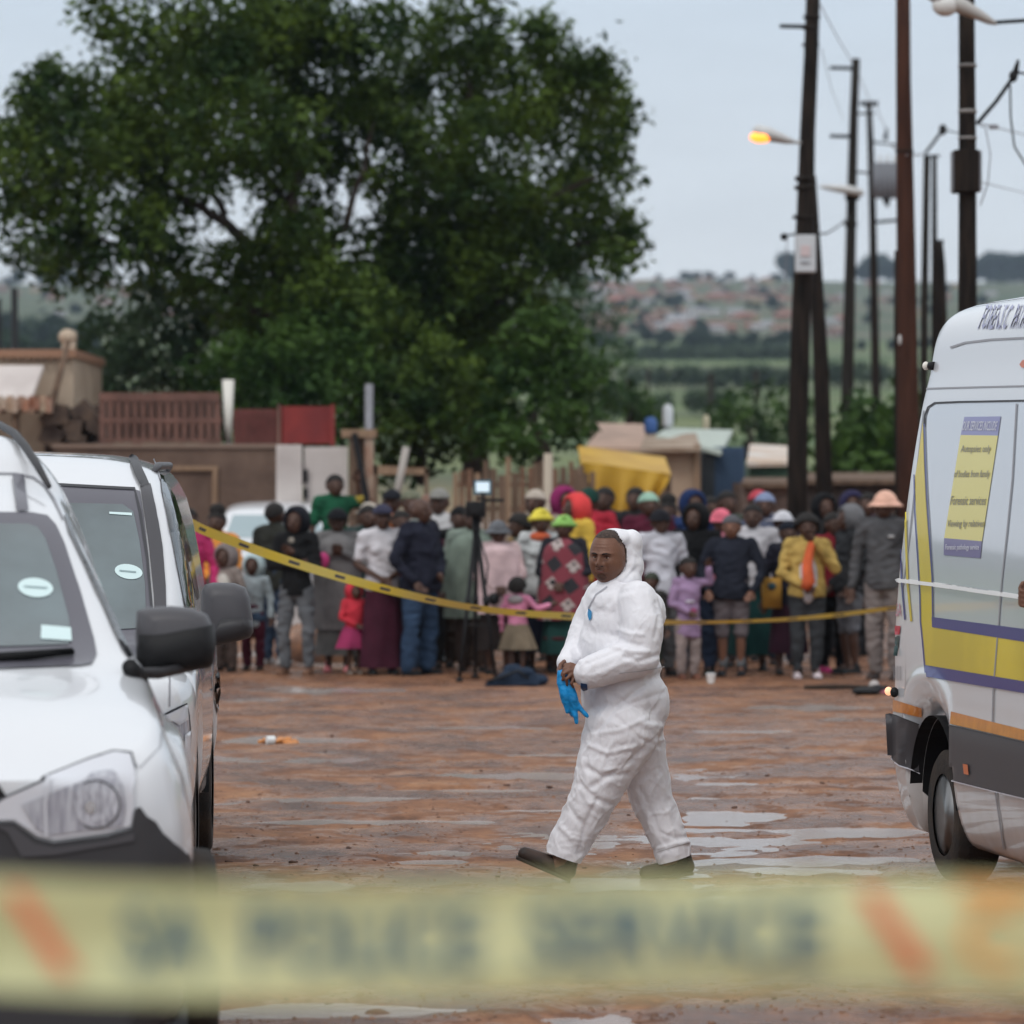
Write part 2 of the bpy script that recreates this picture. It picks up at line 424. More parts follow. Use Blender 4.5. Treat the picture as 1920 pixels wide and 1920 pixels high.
def leaves(blobs, dens, size, clump=.3):
    """blobs: (centre, radius xyz) -> leaf quads gathered in twig clumps through the crown volume"""
    Vs = []
    for c, r in blobs:
        r = np.array(r); nc = max(6, int(dens * (r[0] * r[2]) * 12)); k = 26
        d = nr.normal(size=(nc, 3)); d /= np.linalg.norm(d, axis=1)[:, None]
        rad = nr.random(nc) ** .38
        cc = np.array(c) + d * rad[:, None] * r
        pts = np.repeat(cc, k, 0) + nr.normal(size=(nc * k, 3)) * clump * .5
        n = nr.normal(size=(nc * k, 3)); n[:, 2] += .7; n /= np.linalg.norm(n, axis=1)[:, None]
        a = np.cross(n, nr.normal(size=(nc * k, 3))); a /= np.linalg.norm(a, axis=1)[:, None]; bb = np.cross(n, a)
        s = size * (.6 + .8 * nr.random((nc * k, 1)))
        q = np.stack([pts - a * s, pts - bb * s * .42 + n * s * .1, pts + a * s, pts + bb * s * .42 + n * s * .1], 1)
        Vs.append(q.reshape(-1, 3))
    v = np.concatenate(Vs); nq = len(v) // 4
    me = bpy.data.meshes.new('crown'); me.vertices.add(len(v)); me.vertices.foreach_set('co', v.astype(np.float32).ravel())
    me.loops.add(nq * 4); me.polygons.add(nq)
    me.loops.foreach_set('vertex_index', np.arange(nq * 4, dtype=np.int32))
    me.polygons.foreach_set('loop_start', np.arange(0, nq * 4, 4, dtype=np.int32)); me.polygons.foreach_set('loop_total', np.full(nq, 4, np.int32))
    me.update(calc_edges=True); return me
def px_tree(name, label, cat, base, blobs, limbs, D, dens, size, leafm, clump=.3, spread=2.5, group=None, sq=1.0):
    bx = P(base[0], base[1], D); bz = gz(bx.x, D)
    t = thing(name, label, cat, (bx.x, D, bz), group=group); o = Vector((bx.x, D, bz))
    bl = []
    for (x, y, r) in blobs:
        dd = D + rnd.uniform(-spread, spread); c = P(x, y, dd) - o; rr = r * dd / F
        bl.append((tuple(c), (rr, rr * 1.1, rr * .92 * sq)))
    obj('crown', leaves(bl, dens, size, clump), leafm, t)
    mb = MB()
    for pts, r0, r1 in limbs:
        q = []
        n = len(pts)
        for i, p in enumerate(pts):
            dd = D + (0 if i == 0 else rnd.uniform(-1, 1) * spread * .5 * i / n)
            q.append(P(p[0], p[1], dd) - o)
        # smooth and roughen the limb
        qq = []
        for i in range(n - 1):
            for k in range(4): qq.append(q[i].lerp(q[i + 1], k / 4) + Vector((rnd.gauss(0, .03), rnd.gauss(0, .03), 0)) * (0 if i == 0 and k == 0 else 1))
        qq.append(q[-1])
        mb.tube(qq, [r0 + (r1 - r0) * i / (len(qq) - 1) for i in range(len(qq))], 10)
    mb.build('trunk', M['bark'], t, smooth=True)
    return t
px_tree('large_tree', 'big dark green tree with wide forked crown towering behind the brown wall on the left', 'tree', (520, 905),
  [(15,255,42),(8,330,40),(45,480,45),(105,505,36),(150,470,32),(88,150,18),(60,190,26),(740,30,26),(170,520,22),(45,250,80),(120,300,110),(40,400,60),(115,420,75),(90,480,40),(170,210,70),(70,170,35),(105,140,25),(215,230,120),(300,340,130),(270,95,100),(410,60,130),(210,25,60),(340,210,140),(235,440,100),(300,470,55),(60,350,60),
   (455,240,150),(560,70,150),(655,65,85),(600,225,140),(690,190,70),(480,120,120),(680,330,35),(620,320,40),(500,330,60),
   (610,500,85),(510,520,70),(700,470,60),(600,620,110),(480,640,95),(430,560,50),(560,560,80),(520,470,60),(560,440,50),(600,410,50),(450,480,55),(510,410,36),(380,520,60),(560,640,90),(500,580,80),(640,560,90)],
  [([(520,905),(520,760),(530,600),(525,470)], .26, .20), ([(525,480),(470,460),(410,410),(340,365),(240,300)], .13, .03), ([(525,500),(545,400),(560,250),(560,120)], .16, .04),
   ([(530,560),(600,480),(660,400),(700,230)], .11, .03), ([(430,425),(400,360),(350,230),(300,120)], .07, .02), ([(520,600),(400,540),(260,480),(120,420)], .09, .03), ([(545,400),(470,280),(430,120)], .07, .02)], 64, 5.6, .092, M['leaf'])
px_tree('large_tree', 'tall dark green tree right of the forked one, crown reaching towards the poles', 'tree', (890, 905),
  [(1165,250,34),(1180,450,24),(1160,495,20),(1000,50,26),(1035,60,24),(1120,120,24),(1170,220,20),(800,110,110),(880,55,90),(950,180,130),(1045,110,60),(1060,190,95),(1135,200,45),(1150,150,30),(1090,300,100),(1160,300,40),(910,300,150),(790,300,110),(800,410,110),(940,430,120),(1065,410,105),(1140,420,60),(1175,450,32),(1020,55,22),(745,210,80),
   (1140,490,35),(760,540,100),(870,520,90),(720,640,110),(840,660,120),(940,640,80),(980,520,40),(1010,600,50),(1040,480,50),(880,430,80),(870,600,90),(930,560,80),(800,620,90),(880,680,90),(760,660,80),(690,560,70),(740,450,70)],
  [([(890,905),(890,760),(880,620),(870,480)], .24, .18), ([(872,520),(930,440),(1010,380),(1120,330)], .11, .03), ([(870,500),(870,360),(880,200),(880,80)], .14, .03), ([(878,560),(800,440),(770,300)], .1, .03),
   ([(885,600),(980,520),(1080,460),(1170,440)], .08, .03)], 67, 5.6, .092, M['leaf'])
M['leafs'] = M['leaf2']
for args in [
  ('leafy bright green bush at the foot of the big tree behind the brown picket fence', (560, 905), [(560,640,70),(620,690,90),(500,700,90),(400,720,90),(560,760,90),(660,770,70),(440,800,60)], 61, 'leaf2'),
  ('low grey green bush behind the cream flat roofed building', (250, 905), [(200,640,60),(270,610,60),(330,680,90),(230,720,80),(170,690,40),(330,560,40),(280,540,26),(380,600,60)], 66, 'leaf3'),
  ('tall leafy bush in the middle behind the post and rail frame', (780, 905), [(760,760,90),(840,800,90),(700,700,70),(800,700,80),(740,840,60),(900,740,70)], 62, 'leaf'),
  ('bright green bush hanging over the wooden plank fence', (1010, 905), [(980,700,80),(1050,720,62),(1010,800,70),(1060,790,50),(940,820,70),(1080,690,40),(1000,620,55),(1050,640,40)], 60, 'leaf2'),
  ]:
    l, base, bl, D, mk = args
    px_tree('bush', l, 'bush', base, bl, [([(base[0], base[1]), (base[0] + 10, base[1] - 60), (base[0] - 5, base[1] - 130)], .12, .05)], D, 4.6, .10, M[mk], spread=1.2)
for args in [
  ('hazy grey green tree standing right behind the big tree', (1120, 800), [(1010,520,55),(1060,500,50),(1090,560,60),(1130,600,45),(1050,600,70),(1140,670,50),(1110,700,60),(1150,740,50),(1000,440,30)], 150, 'leaf3'),
  ('rounded green bush sloping down behind the pale roofed shacks', (1180, 800), [(1150,740,60),(1200,760,42),(1100,760,60),(1225,785,25)], 120, 'leaf2'),
  ('wide green bush behind the blue shack left of the dark poles', (1400, 860), [(1380,790,50),(1430,770,50),(1470,800,60),(1350,780,30),(1440,830,55),(1480,760,40)], 130, 'leaf2'),
  ('dark green bush between the dark poles and the rusty brown pole', (1640, 900), [(1600,850,40),(1640,870,50),(1610,800,30),(1660,820,40),(1580,880,40)], 70, 'leaf2'),
  ('brown green scrub behind the rusty pole beside the white van', (1740, 900), [(1720,850,50),(1700,800,30),(1760,860,40)], 75, 'leaf2')]:
    l, base, bl, D, mk = args
    px_tree('bush', l, 'bush', base, bl, [([(base[0], base[1]), (base[0] + 6, base[1] - 40), (base[0] - 5, base[1] - 90)], .15, .05)], D, .8, .17, M[mk], spread=1.5, clump=.5)

for l, x0, x1, y, D, r in [('dark line of low scrub across the green field beyond the shacks', 1175, 1485, 706, 430, 9), ('second line of low scrub higher up the green field', 1185, 1485, 668, 640, 5), ('grey thicket at the bottom of the field just above the shack roofs', 1225, 1370, 752, 260, 12), ('dark scrub on the slope behind the dark poles', 1530, 1720, 700, 430, 16), ('dark wooded slope on the left behind the cream building', -20, 190, 618, 700, 18)]:
    bl_ = [(rnd.uniform(x0, x1), y + rnd.uniform(-4, 4), r * rnd.uniform(.6, 1.2)) for _ in range(int((x1 - x0) / r * 1.2))]
    px_tree('scrub', l, 'bush', ((x0 + x1) / 2, y + 12), bl_, [([((x0 + x1) / 2, y + 12), ((x0 + x1) / 2, y + 6), ((x0 + x1) / 2, y - 2)], .12, .05)], D, .20, .0008 * D, M['scrub'], spread=6, clump=.002 * D, sq=.7)
for x_, y0_, y1_, D_ in ((1333, 700, 750, 200), (1418, 694, 745, 220), (1215, 690, 730, 300)):
    a_ = at_(x_, D_); tag(MB().tube([a_, P(x_, y0_, D_)], .14, 6).build('field_post', M['bark']), {1333: 'thin dark post in the field above the white tank', 1418: 'thin dark post in the field left of the dark poles', 1215: 'thin dark post at the left of the field by the big trees'}[x_], 'post')
# far hill: a few tree kinds and house kinds, copied
def far_tree(r, label, mk, group):
    t = thing('far_tree', label, 'tree', (0, 0, 0), group=group)
    bl = [((rnd.uniform(-.5, .5) * r, rnd.uniform(-.4, .4) * r, r * (.8 + rnd.uniform(0, .5))), (r * .55, r * .5, r * .5)) for _ in range(9)]
    obj('crown', leaves(bl, 3.2 / r, r * .14, r * .2), M[mk], t)
    MB().tube([(0, 0, -.5), (0, 0, r * .9)], [r * .09, r * .05], 6).build('trunk', M['bark'], t)
    return t
def put(src, x, y, s=1.0, first=None, rz=None):
    if not first.get(src.name): o = src; first[src.name] = 1
    else:
        o = src.copy(); col.objects.link(o)
        for ch in list(src.children):
            c = ch.copy(); col.objects.link(c); c.parent = o
    o.location = (x, y, gz(x, y) - .1); o.scale = (s, s, s); o.rotation_euler = (0, 0, rnd.uniform(0, 6.28) if rz is None else rz)
    return o
used = {}
ft = far_tree(7, 'dark blue green tree on the skyline of the far hill', 'leafd', 'trees along the far skyline')
for i in range(46):
    x = rnd.choice([rnd.uniform(1090, 1490), rnd.uniform(1090, 1490), rnd.uniform(1840, 1930), rnd.uniform(-20, 380)])
    D = rnd.uniform(1640, 1720); q = P(x, 0, D)
    put(ft, q.x, D, rnd.uniform(.16, .42), first=used)
ft2 = far_tree(11, 'big dark blue green tree standing tall on the skyline of the far hill', 'leafd', 'big dark trees on the far skyline')
for x, s in [(1485,.85),(1500,.7),(1622,.6),(1650,.9),(1668,.7),(1850,.8),(1868,.95),(1890,.75),(1915,.9),(1940,.8),(1832,.6),(110,.6),(150,.5),(75,.5),(40,.45)]:
    q = P(x, 0, 1690); put(ft2, q.x, 1690 + rnd.uniform(-20, 20), s * .72, first=used)
ft3 = far_tree(6, 'small dark tree among the fields and houses of the far township', 'leafd', 'scattered trees in the valley')
for i in range(110):
    x = rnd.uniform(1100, 1480) if i % 3 else rnd.choice([rnd.uniform(-10, 170), rnd.uniform(1530, 1900)]); D = rnd.choice([rnd.uniform(700, 850), rnd.uniform(880, 1300), rnd.uniform(1100, 1600)]); q = P(x, 0, D)
    put(ft3, q.x, D, rnd.uniform(.12, .32), first=used)
ft4 = far_tree(9, 'dark green clump of trees in the valley on the left edge behind the cream building', 'leafd', 'trees behind the cream building')
for i in range(14):
    q = P(rnd.uniform(-20, 180), 0, 0); D = rnd.uniform(300, 900); q = P(rnd.uniform(-20, 180), 0, D)
    put(ft4, q.x, D, rnd.uniform(.2, .42), first=used)
hk = [('cream', (.50, .42, .34), 'brown', (.26, .13, .095)), ('pale pink', (.38, .27, .24), 'orange', (.23, .13, .10)), ('white', (.62, .60, .56), 'grey', (.34, .34, .36)),
      ('tan', (.36, .24, .17), 'dull red', (.30, .12, .09)), ('yellow', (.52, .42, .22), 'grey brown', (.24, .19, .17))]
win_m = mat('dark_window', (.03, .035, .04), .2)
for k, (wn, wc, rn, rc) in enumerate(hk):
    t = thing('small_house', f'small {wn} house with {rn} roof in the far township on the hill', 'house', group=f'{wn} houses on the far hill')
    W, Dp, H = 9, 7, 2.9
    wc = tuple(q_ * .72 for q_ in wc); rc = tuple(q_ * .8 for q_ in rc)
    MB().box((0, 0, H / 2), (W, Dp, H)).build('wall', mat('plaster_' + wn.replace(' ', '_'), wc, .9, var=.12), t)
    MB().add([(-W/2-.4, -Dp/2-.4, H), (W/2+.4, -Dp/2-.4, H), (W/2+.4, Dp/2+.4, H), (-W/2-.4, Dp/2+.4, H), (-W/2-.4, 0, H+1.7), (W/2+.4, 0, H+1.7)],
             [(0, 1, 5, 4), (3, 4, 5, 2), (0, 4, 3), (1, 2, 5), (0, 3, 2, 1)]).build('roof', mat('roof_' + rn.replace(' ', '_'), rc, .8, var=.15), t)
    for sx in (-2.6, 2.6): MB().box((sx, -Dp / 2 - .02, 1.7), (1.5, .08, 1.1)).build('window', win_m, t)
    MB().box((0, -Dp / 2 - .02, 1.05), (.9, .08, 2.0)).build('door', win_m, t)
    for i in range(44):
        a = rnd.random(); x = rnd.uniform(1085, 1480) if a < .68 else (rnd.uniform(1530, 1920) if a < .82 else rnd.uniform(-10, 380))
        D = rnd.choice([rnd.uniform(890, 1080), rnd.uniform(1200, 1640), rnd.uniform(1200, 1640)]); q = P(x, 0, D)
        put(t, q.x, D, rnd.uniform(.26, .52), first=used, rz=rnd.uniform(-.5, .5))

# ------------------------------------------------------------------ walls, fences and shacks behind the crowd
def wall_px(x0, y0, x1, y1, D, th=.2, D2=None):
    """box from photo rectangle at distance D (front face), down to the ground when y1 is None"""
    a = P(x0, y0, D); c = P(x1, y0, D2 or D)
    return a, c
def slab(name, m, parent, x0, y0, x1, y1, D, th=.15, to_ground=False, o=Vector((0, 0, 0)), y0b=None):
    a = P(x0, y0, D); c = P(x1, y0 if y0b is None else y0b, D); zb = gz((a.x + c.x) / 2, D) - .05 if to_ground else P(x0, y1, D).z
    mb = MB(); mb.add([Vector(v) - o for v in [(a.x, D, zb), (c.x, D, zb), (c.x, D, c.z), (a.x, D, a.z), (a.x, D + th, zb), (c.x, D + th, zb), (c.x, D + th, c.z), (a.x, D + th, a.z)]],
                      [(0, 1, 2, 3), (5, 4, 7, 6), (1, 5, 6, 2), (4, 0, 3, 7), (3, 2, 6, 7), (0, 4, 5, 1)])
    return mb.build(name, m, parent)
def at(x, y, D):
    p = P(x, y, D); return Vector((p.x, D, gz(p.x, D)))
cream = mat('cream_plaster', (.46, .37, .28), .9, c2=(.36, .28, .21), vs=1.5, bump=.3, bs=8)
brick = mat('brown_block', (.15, .10, .075), .92, c2=(.10, .065, .05), vs=2.2, bump=.7, bs=7)
brownm = mat('brown_paint', (.13, .065, .050), .7, var=.25, vs=3)
slatm = mat('pale_slat', (.27, .19, .16), .8, var=.2)
redm = mat('red_sheet', (.27, .035, .030), .6, c2=(.17, .025, .025), vs=1.5)
whitem = mat('white_sheet', (.58, .53, .50), .6, c2=(.44, .39, .37), vs=1.2)
wood = mat('old_wood', (.17, .11, .075), .9, c2=(.10, .065, .045), vs=3, bump=.5, bs=20, stretch=(6, 6, .6))
woodl = mat('pale_wood', (.30, .20, .13), .9, c2=(.22, .14, .09), vs=3, bump=.5, bs=20, stretch=(6, 6, .6))
rust = mat('rusty_sheet', (.24, .10, .06), .8, c2=(.45, .38, .30), vs=2)
bluem = mat('blue_sheet', (.045, .085, .15), .55, c2=(.035, .06, .11), vs=1)
palegreen = mat('pale_green_roof', (.42, .47, .42), .7, var=.1)
tarp = mat('yellow_tarp', (.50, .30, .035), .55, c2=(.38, .21, .02), vs=1.6, bump=.8, bs=2.2)
greym = mat('grey_metal', (.22, .22, .24), .5, var=.1)

D = 58.0; o = at(40, 0, D)
t = thing('flat_roofed_building', 'cream flat roofed building at the left edge with white corrugated sheet leaning on it', 'building', o)
slab('wall', cream, t, -90, 668, 138, 0, D, 4.0, True, o)
slab('parapet', mat('brown_trim', (.30, .17, .11), .9), t, -95, 655, 142, 670, D - .08, 4.2, False, o)
for k in range(9): slab('beam_end', wood, t, 2 + k * 15, 671, 8 + k * 15, 678, D - .16, .08, False, o)
slab('window', win_m, t, -70, 700, -30, 740, D - .03, .03, False, o)
mb = MB()
for k in range(34):
    x = -60 + k * 4.2; a = P(x, 688, D - .35) - o; b2 = P(x - 24, 752, D - .95) - o
    mb.tube([a, b2], .035, 6)
t2 = mb.build('corrugated_sheet', whitem); t2.location = o
tag(t2, 'white corrugated sheet leaning against the cream building wall', 'metal sheet')
t = thing('lean_to_roof', 'rusty red and cream lean-to roof edge below the corrugated sheet', 'roof', o)
mb = MB(); cs = []
for k in range(12):
    slab('roof_sheet', [rust, mat('cream_sheet', (.46, .38, .28), .8, c2=(.30, .12, .07), vs=3), rust][k % 3], t, -30 + k * 10.5, 742 + (k % 2) * 5, -20 + k * 10.5, 768 + (k % 3) * 3, D - 1.2 - .05 * (k % 2), .6, False, o)
slab('support_post', wood, t, 22, 765, 34, 0, D - 1.1, .2, True, o)
pl = MB().tube([P(96, 765, D - .9), P(128, 640, D - .3)], [.05, .04], 8).build('leaning_pole', wood, smooth=True); tag(pl, 'thin dark pole leaning on the cream building corner', 'pole')
pl = MB().tube([P(131, 700, D + 1), P(128, 622, D + 1)], [.08, .12], 8); pl.ball(P(127, 632, D + 1), (.14, .14, .12)); pl = pl.build('chimney_pipe', cream, smooth=True); tag(pl, 'short knobbly pipe on the corner of the cream building', 'chimney')
for x, yt, D2, lab in ((33, 540, 80, 'black post rising behind the cream building roof'), (2, 560, 82, 'thin dark post at the very left edge behind the cream building')):
    a = at(x, 0, D2); b2 = P(x - 6, yt, D2)
    pl = MB().tube([a - Vector((0, 0, .3)), b2], .07, 8).build('post', M['black'], smooth=True); tag(pl, lab, 'post')

D = 56.5; o = at(330, 0, D)
t = thing('block_wall', 'long brown block wall running behind the white cars under the picket fence', 'wall', o)
slab('wall', brick, t, 100, 838, 535, 0, D, .25, True, o)
slab('coping', mat('dusty_coping', (.20, .14, .11), .9), t, 98, 832, 537, 840, D - .04, .33, False, o)
slab('pipe', woodl, t, 315, 874, 408, 882, D - .07, .07, False, o); slab('pipe', woodl, t, 398, 882, 407, 970, D - .07, .07, False, o)
for k in range(0): slab('pier', brick, t, 130 + k * 62, 842, 146 + k * 62, 0, D - .10, .1, True, o)
D = 56.6; o = at(300, 0, D)
t = thing('picket_fence', 'brown picket fence with pale gaps and dark top rail standing on the block wall', 'fence', o)
slab('top_rail', brownm, t, 186, 736, 412, 752, D, .1, False, o); slab('bottom_rail', brownm, t, 186, 822, 415, 831, D, .1, False, o); slab('middle_rail', brownm, t, 186, 784, 415, 793, D + .01, .07, False, o)
for k in range(15): slab('picket', brownm, t, 187 + k * 15.4, 752, 196 + k * 15.4, 822, D + .02, .06, False, o)
slab('backing_board', slatm, t, 188, 750, 413, 826, D + .2, .04, False, o)
D = 57; o = at(160, 0, D)
t = thing('rubble_heap', 'dark brown heap of scrap and rubble behind the block wall', 'rubble', o)
mb = MB()
for k in range(60):
    q = P(rnd.uniform(95, 200), rnd.uniform(770, 840), D + rnd.uniform(0, 1.5)) - o
    mb.box(q, (rnd.uniform(.1, .4), .3, rnd.uniform(.1, .3)), Matrix.Rotation(rnd.uniform(-1, 1), 3, 'Y'))
mb.build('rubble', mat('scrap', (.11, .075, .055), .9, c2=(.05, .035, .03), vs=4), t); slab('mound', brick, t, 100, 800, 200, 0, D + 1.4, .8, True, o)
D = 56.6; o = at(535, 0, D)
t = thing('gate', 'red sheet metal gate with darker left half above the block wall', 'gate', o)
slab('panel', redm, t, 524, 762, 625, 832, D, .05, False, o)
slab('panel', mat('dark_red_sheet', (.17, .035, .035), .7, var=.2), t, 438, 768, 522, 832, D + .03, .05, False, o)
for k in range(9): slab('bar', brownm, t, 440 + k * 9.6, 766, 443 + k * 9.6, 833, D - .03, .03, False, o)
slab('frame', brownm, t, 520, 758, 526, 836, D - .06, .1, False, o); slab('frame', redm, t, 620, 758, 627, 836, D - .06, .1, False, o)
for k in range(8): slab('rib', redm, t, 532 + k * 11, 764, 534 + k * 11, 830, D - .012, .012, False, o)
D = 57.2; o = at(428, 0, D)
t = thing('sign_post', 'tapered white post standing up between the picket fence and the red gate', 'post', o)
mb = MB().tube([P(428, 835, D) - o, P(428, 800, D) - o, P(428, 712, D) - o], [.03, .05, .085], 10); mb.build('board', mat('white_paint', (.68, .66, .60), .6), t, smooth=True)
MB().tube([Vector((0, 0, -.1)), P(428, 830, D) - o], .035, 8).build('stem', greym, t, smooth=True)
D = 55.5; o = at(585, 0, D)
t = thing('sheet_gate', 'white corrugated sheet gate behind the man in the green top', 'gate', o)
slab('panel', whitem, t, 518, 834, 566, 0, D, .04, True, o); slab('panel', whitem, t, 570, 838, 652, 0, D + .05, .04, True, o)
for k in range(13): slab('ridge', whitem, t, 521 + k * 10.2, 837 + (k > 4) * 4, 525 + k * 10.2, 0, D - (.02 if k < 5 else -.03), .02, True, o)
slab('latch', M['black'], t, 570, 880, 577, 905, D - .04, .05, False, o); slab('latch', M['black'], t, 568, 915, 577, 936, D - .04, .05, False, o)
D = 55; o = at(680, 0, D)
t = thing('wooden_frame', 'rough timber gate frame with leaning boards right of the white sheet gate', 'frame', o)
slab('upright', wood, t, 654, 806, 668, 0, D, .15, True, o); slab('upright', rust, t, 684, 820, 700, 0, D, .15, True, o); slab('board', wood, t, 668, 812, 684, 0, D + .1, .05, True, o)
slab('lintel', woodl, t, 640, 805, 706, 820, D - .05, .15, False, o)
MB().tube([P(664, 812, D - .1) - o, P(690, 950, D - .1) - o], .045, 6).build('brace', M['black'], t)
pl = MB().tube([at(690, 0, 59), P(692, 720, 59)], .06, 8).build('post', greym, smooth=True); tag(pl, 'thin grey metal post in front of the tree behind the timber frame', 'post')
D = 54.5; o = at(760, 0, D)
t = thing('post_and_rail', 'post and rail frame with one leaning pale pole in front of the trees', 'fence', o)
slab('rail', woodl, t, 700, 872, 802, 890, D, .1, False, o, y0b=878); MB().tube([P(738, 960, D - .2) - o, P(762, 838, D - .2) - o], .05, 8).build('pole', mat('pale_pole', (.36, .33, .30), .8), t, smooth=True)
slab('post', wood, t, 700, 872, 708, 0, D, .1, True, o); slab('post', wood, t, 796, 876, 803, 0, D, .1, True, o)
D = 55; o = at(980, 0, D)
t = thing('plank_fence', 'uneven brown wooden plank fence under the bright green bush', 'fence', o)
x = 850
while x < 1108:
    wd = rnd.uniform(8, 15); top = 872 + rnd.uniform(-16, 22) - (6 if 985 < x < 1040 else 0)
    slab('plank', rnd.choice([wood, wood, mat('brown_plank', (.15, .085, .055), .9, var=.2), woodl]), t, x, top, x + wd, 0, D + rnd.uniform(-.03, .03), .04, True, o); x += wd + rnd.uniform(0, 5)
for yy in (905, 950): slab('rail', wood, t, 850, yy, 1108, yy + 8, D + .09, .05, False, o)
pl = MB().tube([at(1025, 0, 53.5), P(1028, 850, 53.5)], .06, 8).build('post', mat('pale_post', (.40, .34, .27), .9), smooth=True); tag(pl, 'pale upright post in front of the plank fence', 'post')
# shacks
def shack(label, x0, y0, x1, D, wm_, rm_, roof, dep=4, extra=None):
    o = at((x0 + x1) / 2, 0, D); t = thing('shack', label, 'shack', o)
    slab('wall', wm_, t, x0, y0, x1, 0, D, dep, True, o)
    a, b2, c, d = roof   # photo corners of the roof sheet: near left, near right, far right, far left
    q = [P(a[0], a[1], D - .3) - o, P(b2[0], b2[1], D - .3) - o, P(c[0], c[1], D + dep + .3) - o, P(d[0], d[1], D + dep + .3) - o]
    mb = MB(); mb.add(q + [v - Vector((0, 0, .07)) for v in q], [(0, 1, 2, 3), (7, 6, 5, 4), (0, 4, 5, 1), (1, 5, 6, 2), (2, 6, 7, 3), (3, 7, 4, 0)]); mb.build('roof', rm_, t)
    return t, o
pinkr = mat('pinkish_roof', (.50, .34, .26), .8, var=.15, vs=2)
t, o = shack('low shack with long pinkish roof behind the yellow tarp', 1108, 850, 1215, 66, wood, pinkr, ((1100, 838), (1218, 840), (1206, 795), (1114, 793)), 5)
t, o = shack('sandy plastered shack with flat weathered roof right of the yellow tarp', 1206, 846, 1310, 60, mat('sandy_plaster', (.42, .31, .22), .9, c2=(.30, .20, .14), vs=1.2), mat('weathered_roof', (.24, .17, .12), .9, c2=(.40, .32, .25), vs=2), ((1200, 840), (1314, 838), (1305, 812), (1210, 814)), 4)
slab('door', wood, t, 1222, 862, 1252, 0, 59.97, .03, True, o); slab('corner_post', woodl, t, 1302, 832, 1313, 0, 59.9, .1, True, o)
t, o = shack('blue corrugated shack with pale green roof sheet', 1322, 838, 1396, 63, bluem, palegreen, ((1230, 815), (1352, 846), (1374, 806), (1250, 802)), 4)
for k in range(10): slab('rib', bluem, t, 1326 + k * 7, 842, 1328 + k * 7, 0, 62.97, .03, True, o)
slab('door', win_m, t, 1316, 855, 1340, 0, 62.95, .02, True, o)
t, o = shack('shack with pale curved roof and green wall left of the dark poles', 1405, 868, 1485, 68, mat('green_wall', (.10, .17, .11), .8, var=.2), mat('tan_roof', (.52, .38, .28), .8, c2=(.62, .58, .54), vs=1.5), ((1400, 868), (1484, 866), (1478, 836), (1406, 832)), 4)
t, o = shack('low brown shack behind the crowd at the foot of the dark poles', 1395, 905, 1500, 59, mat('dull_brown', (.16, .11, .09), .9, var=.3), wood, ((1390, 905), (1505, 905), (1500, 895), (1395, 895)), 3)
t, o = shack('dark shack beyond the rusty brown pole', 1500, 900, 1720, 64, mat('dark_wall', (.085, .065, .055), .9, var=.3), wood, ((1495, 900), (1725, 900), (1720, 886), (1500, 886)), 3)
for (x0, y0, x1, y1, D, m_, lab) in [(1208, 782, 1232, 812, 64, mat('blue_drum', (.04, .10, .28), .5), 'blue plastic drum on top of the pinkish roofed shack'),
                                     (1242, 758, 1262, 800, 66, mat('white_tank', (.55, .57, .6), .5), 'small white tank standing behind the shack roofs'),
                                     (1318, 778, 1330, 806, 68, mat('cream_tank', (.55, .5, .35), .5), 'small cream container on the pale green shack roof')]:
    a = P((x0 + x1) / 2, y1, D); b2 = P((x0 + x1) / 2, y0, D); r = (x1 - x0) / 2 * D / F
    mb = MB().tube([a - Vector((0, 0, 1.2)), a], r * .3, 8); mb.tube([a, a.lerp(b2, .08), a.lerp(b2, .8), b2], [r * .9, r, r, r * .5], 14)
    tag(mb.build('water_drum', m_, smooth=True), lab, 'drum')
# yellow tarp draped over a frame
D = 56; o = at(1170, 0, D); t = thing('tarpaulin_shelter', 'sagging yellow tarpaulin shelter above the crowd in front of the shacks', 'shelter', o)
top = [(1088, 866), (1130, 870), (1180, 878), (1225, 884), (1258, 888)]; bot = [(1100, 925), (1138, 962), (1178, 975), (1215, 960), (1252, 905)]
rings = []
for k in range(9):
    f = k / 8; row = []
    for i in range(33):
        u = i / 32 * 4; a = int(min(u, 3.999)); ft_ = u - a
        tx = top[a][0] * (1 - ft_) + top[a + 1][0] * ft_; ty = top[a][1] * (1 - ft_) + top[a + 1][1] * ft_
        bx_ = bot[a][0] * (1 - ft_) + bot[a + 1][0] * ft_; by_ = bot[a][1] * (1 - ft_) + bot[a + 1][1] * ft_
        row.append(P(tx + (bx_ - tx) * f, ty + (by_ - ty) * f, D - .5 + math.sin(i * .7 + f * 2) * .12 * f) - o)
    rings.append(row)
mb = MB().loft(rings, closed=False); mb.loft([rings[0], [v + Vector((0, 2.2, .25)) for v in rings[0]]], closed=False); mb.build('tarpaulin', tarp, t, smooth=True)
for x in (1090, 1254): MB().tube([at(x, 0, D) - o, P(x, 872 if x < 1200 else 890, D - .48) - o], .04, 8).build('pole', wood, t, smooth=True)
for x in (1150,): MB().tube([P(x, 950, D - .1) - o - Vector((0, 0, 1.5)), P(x, 874, D - .4) - o], .03, 8).build('pole', wood, t, smooth=True)
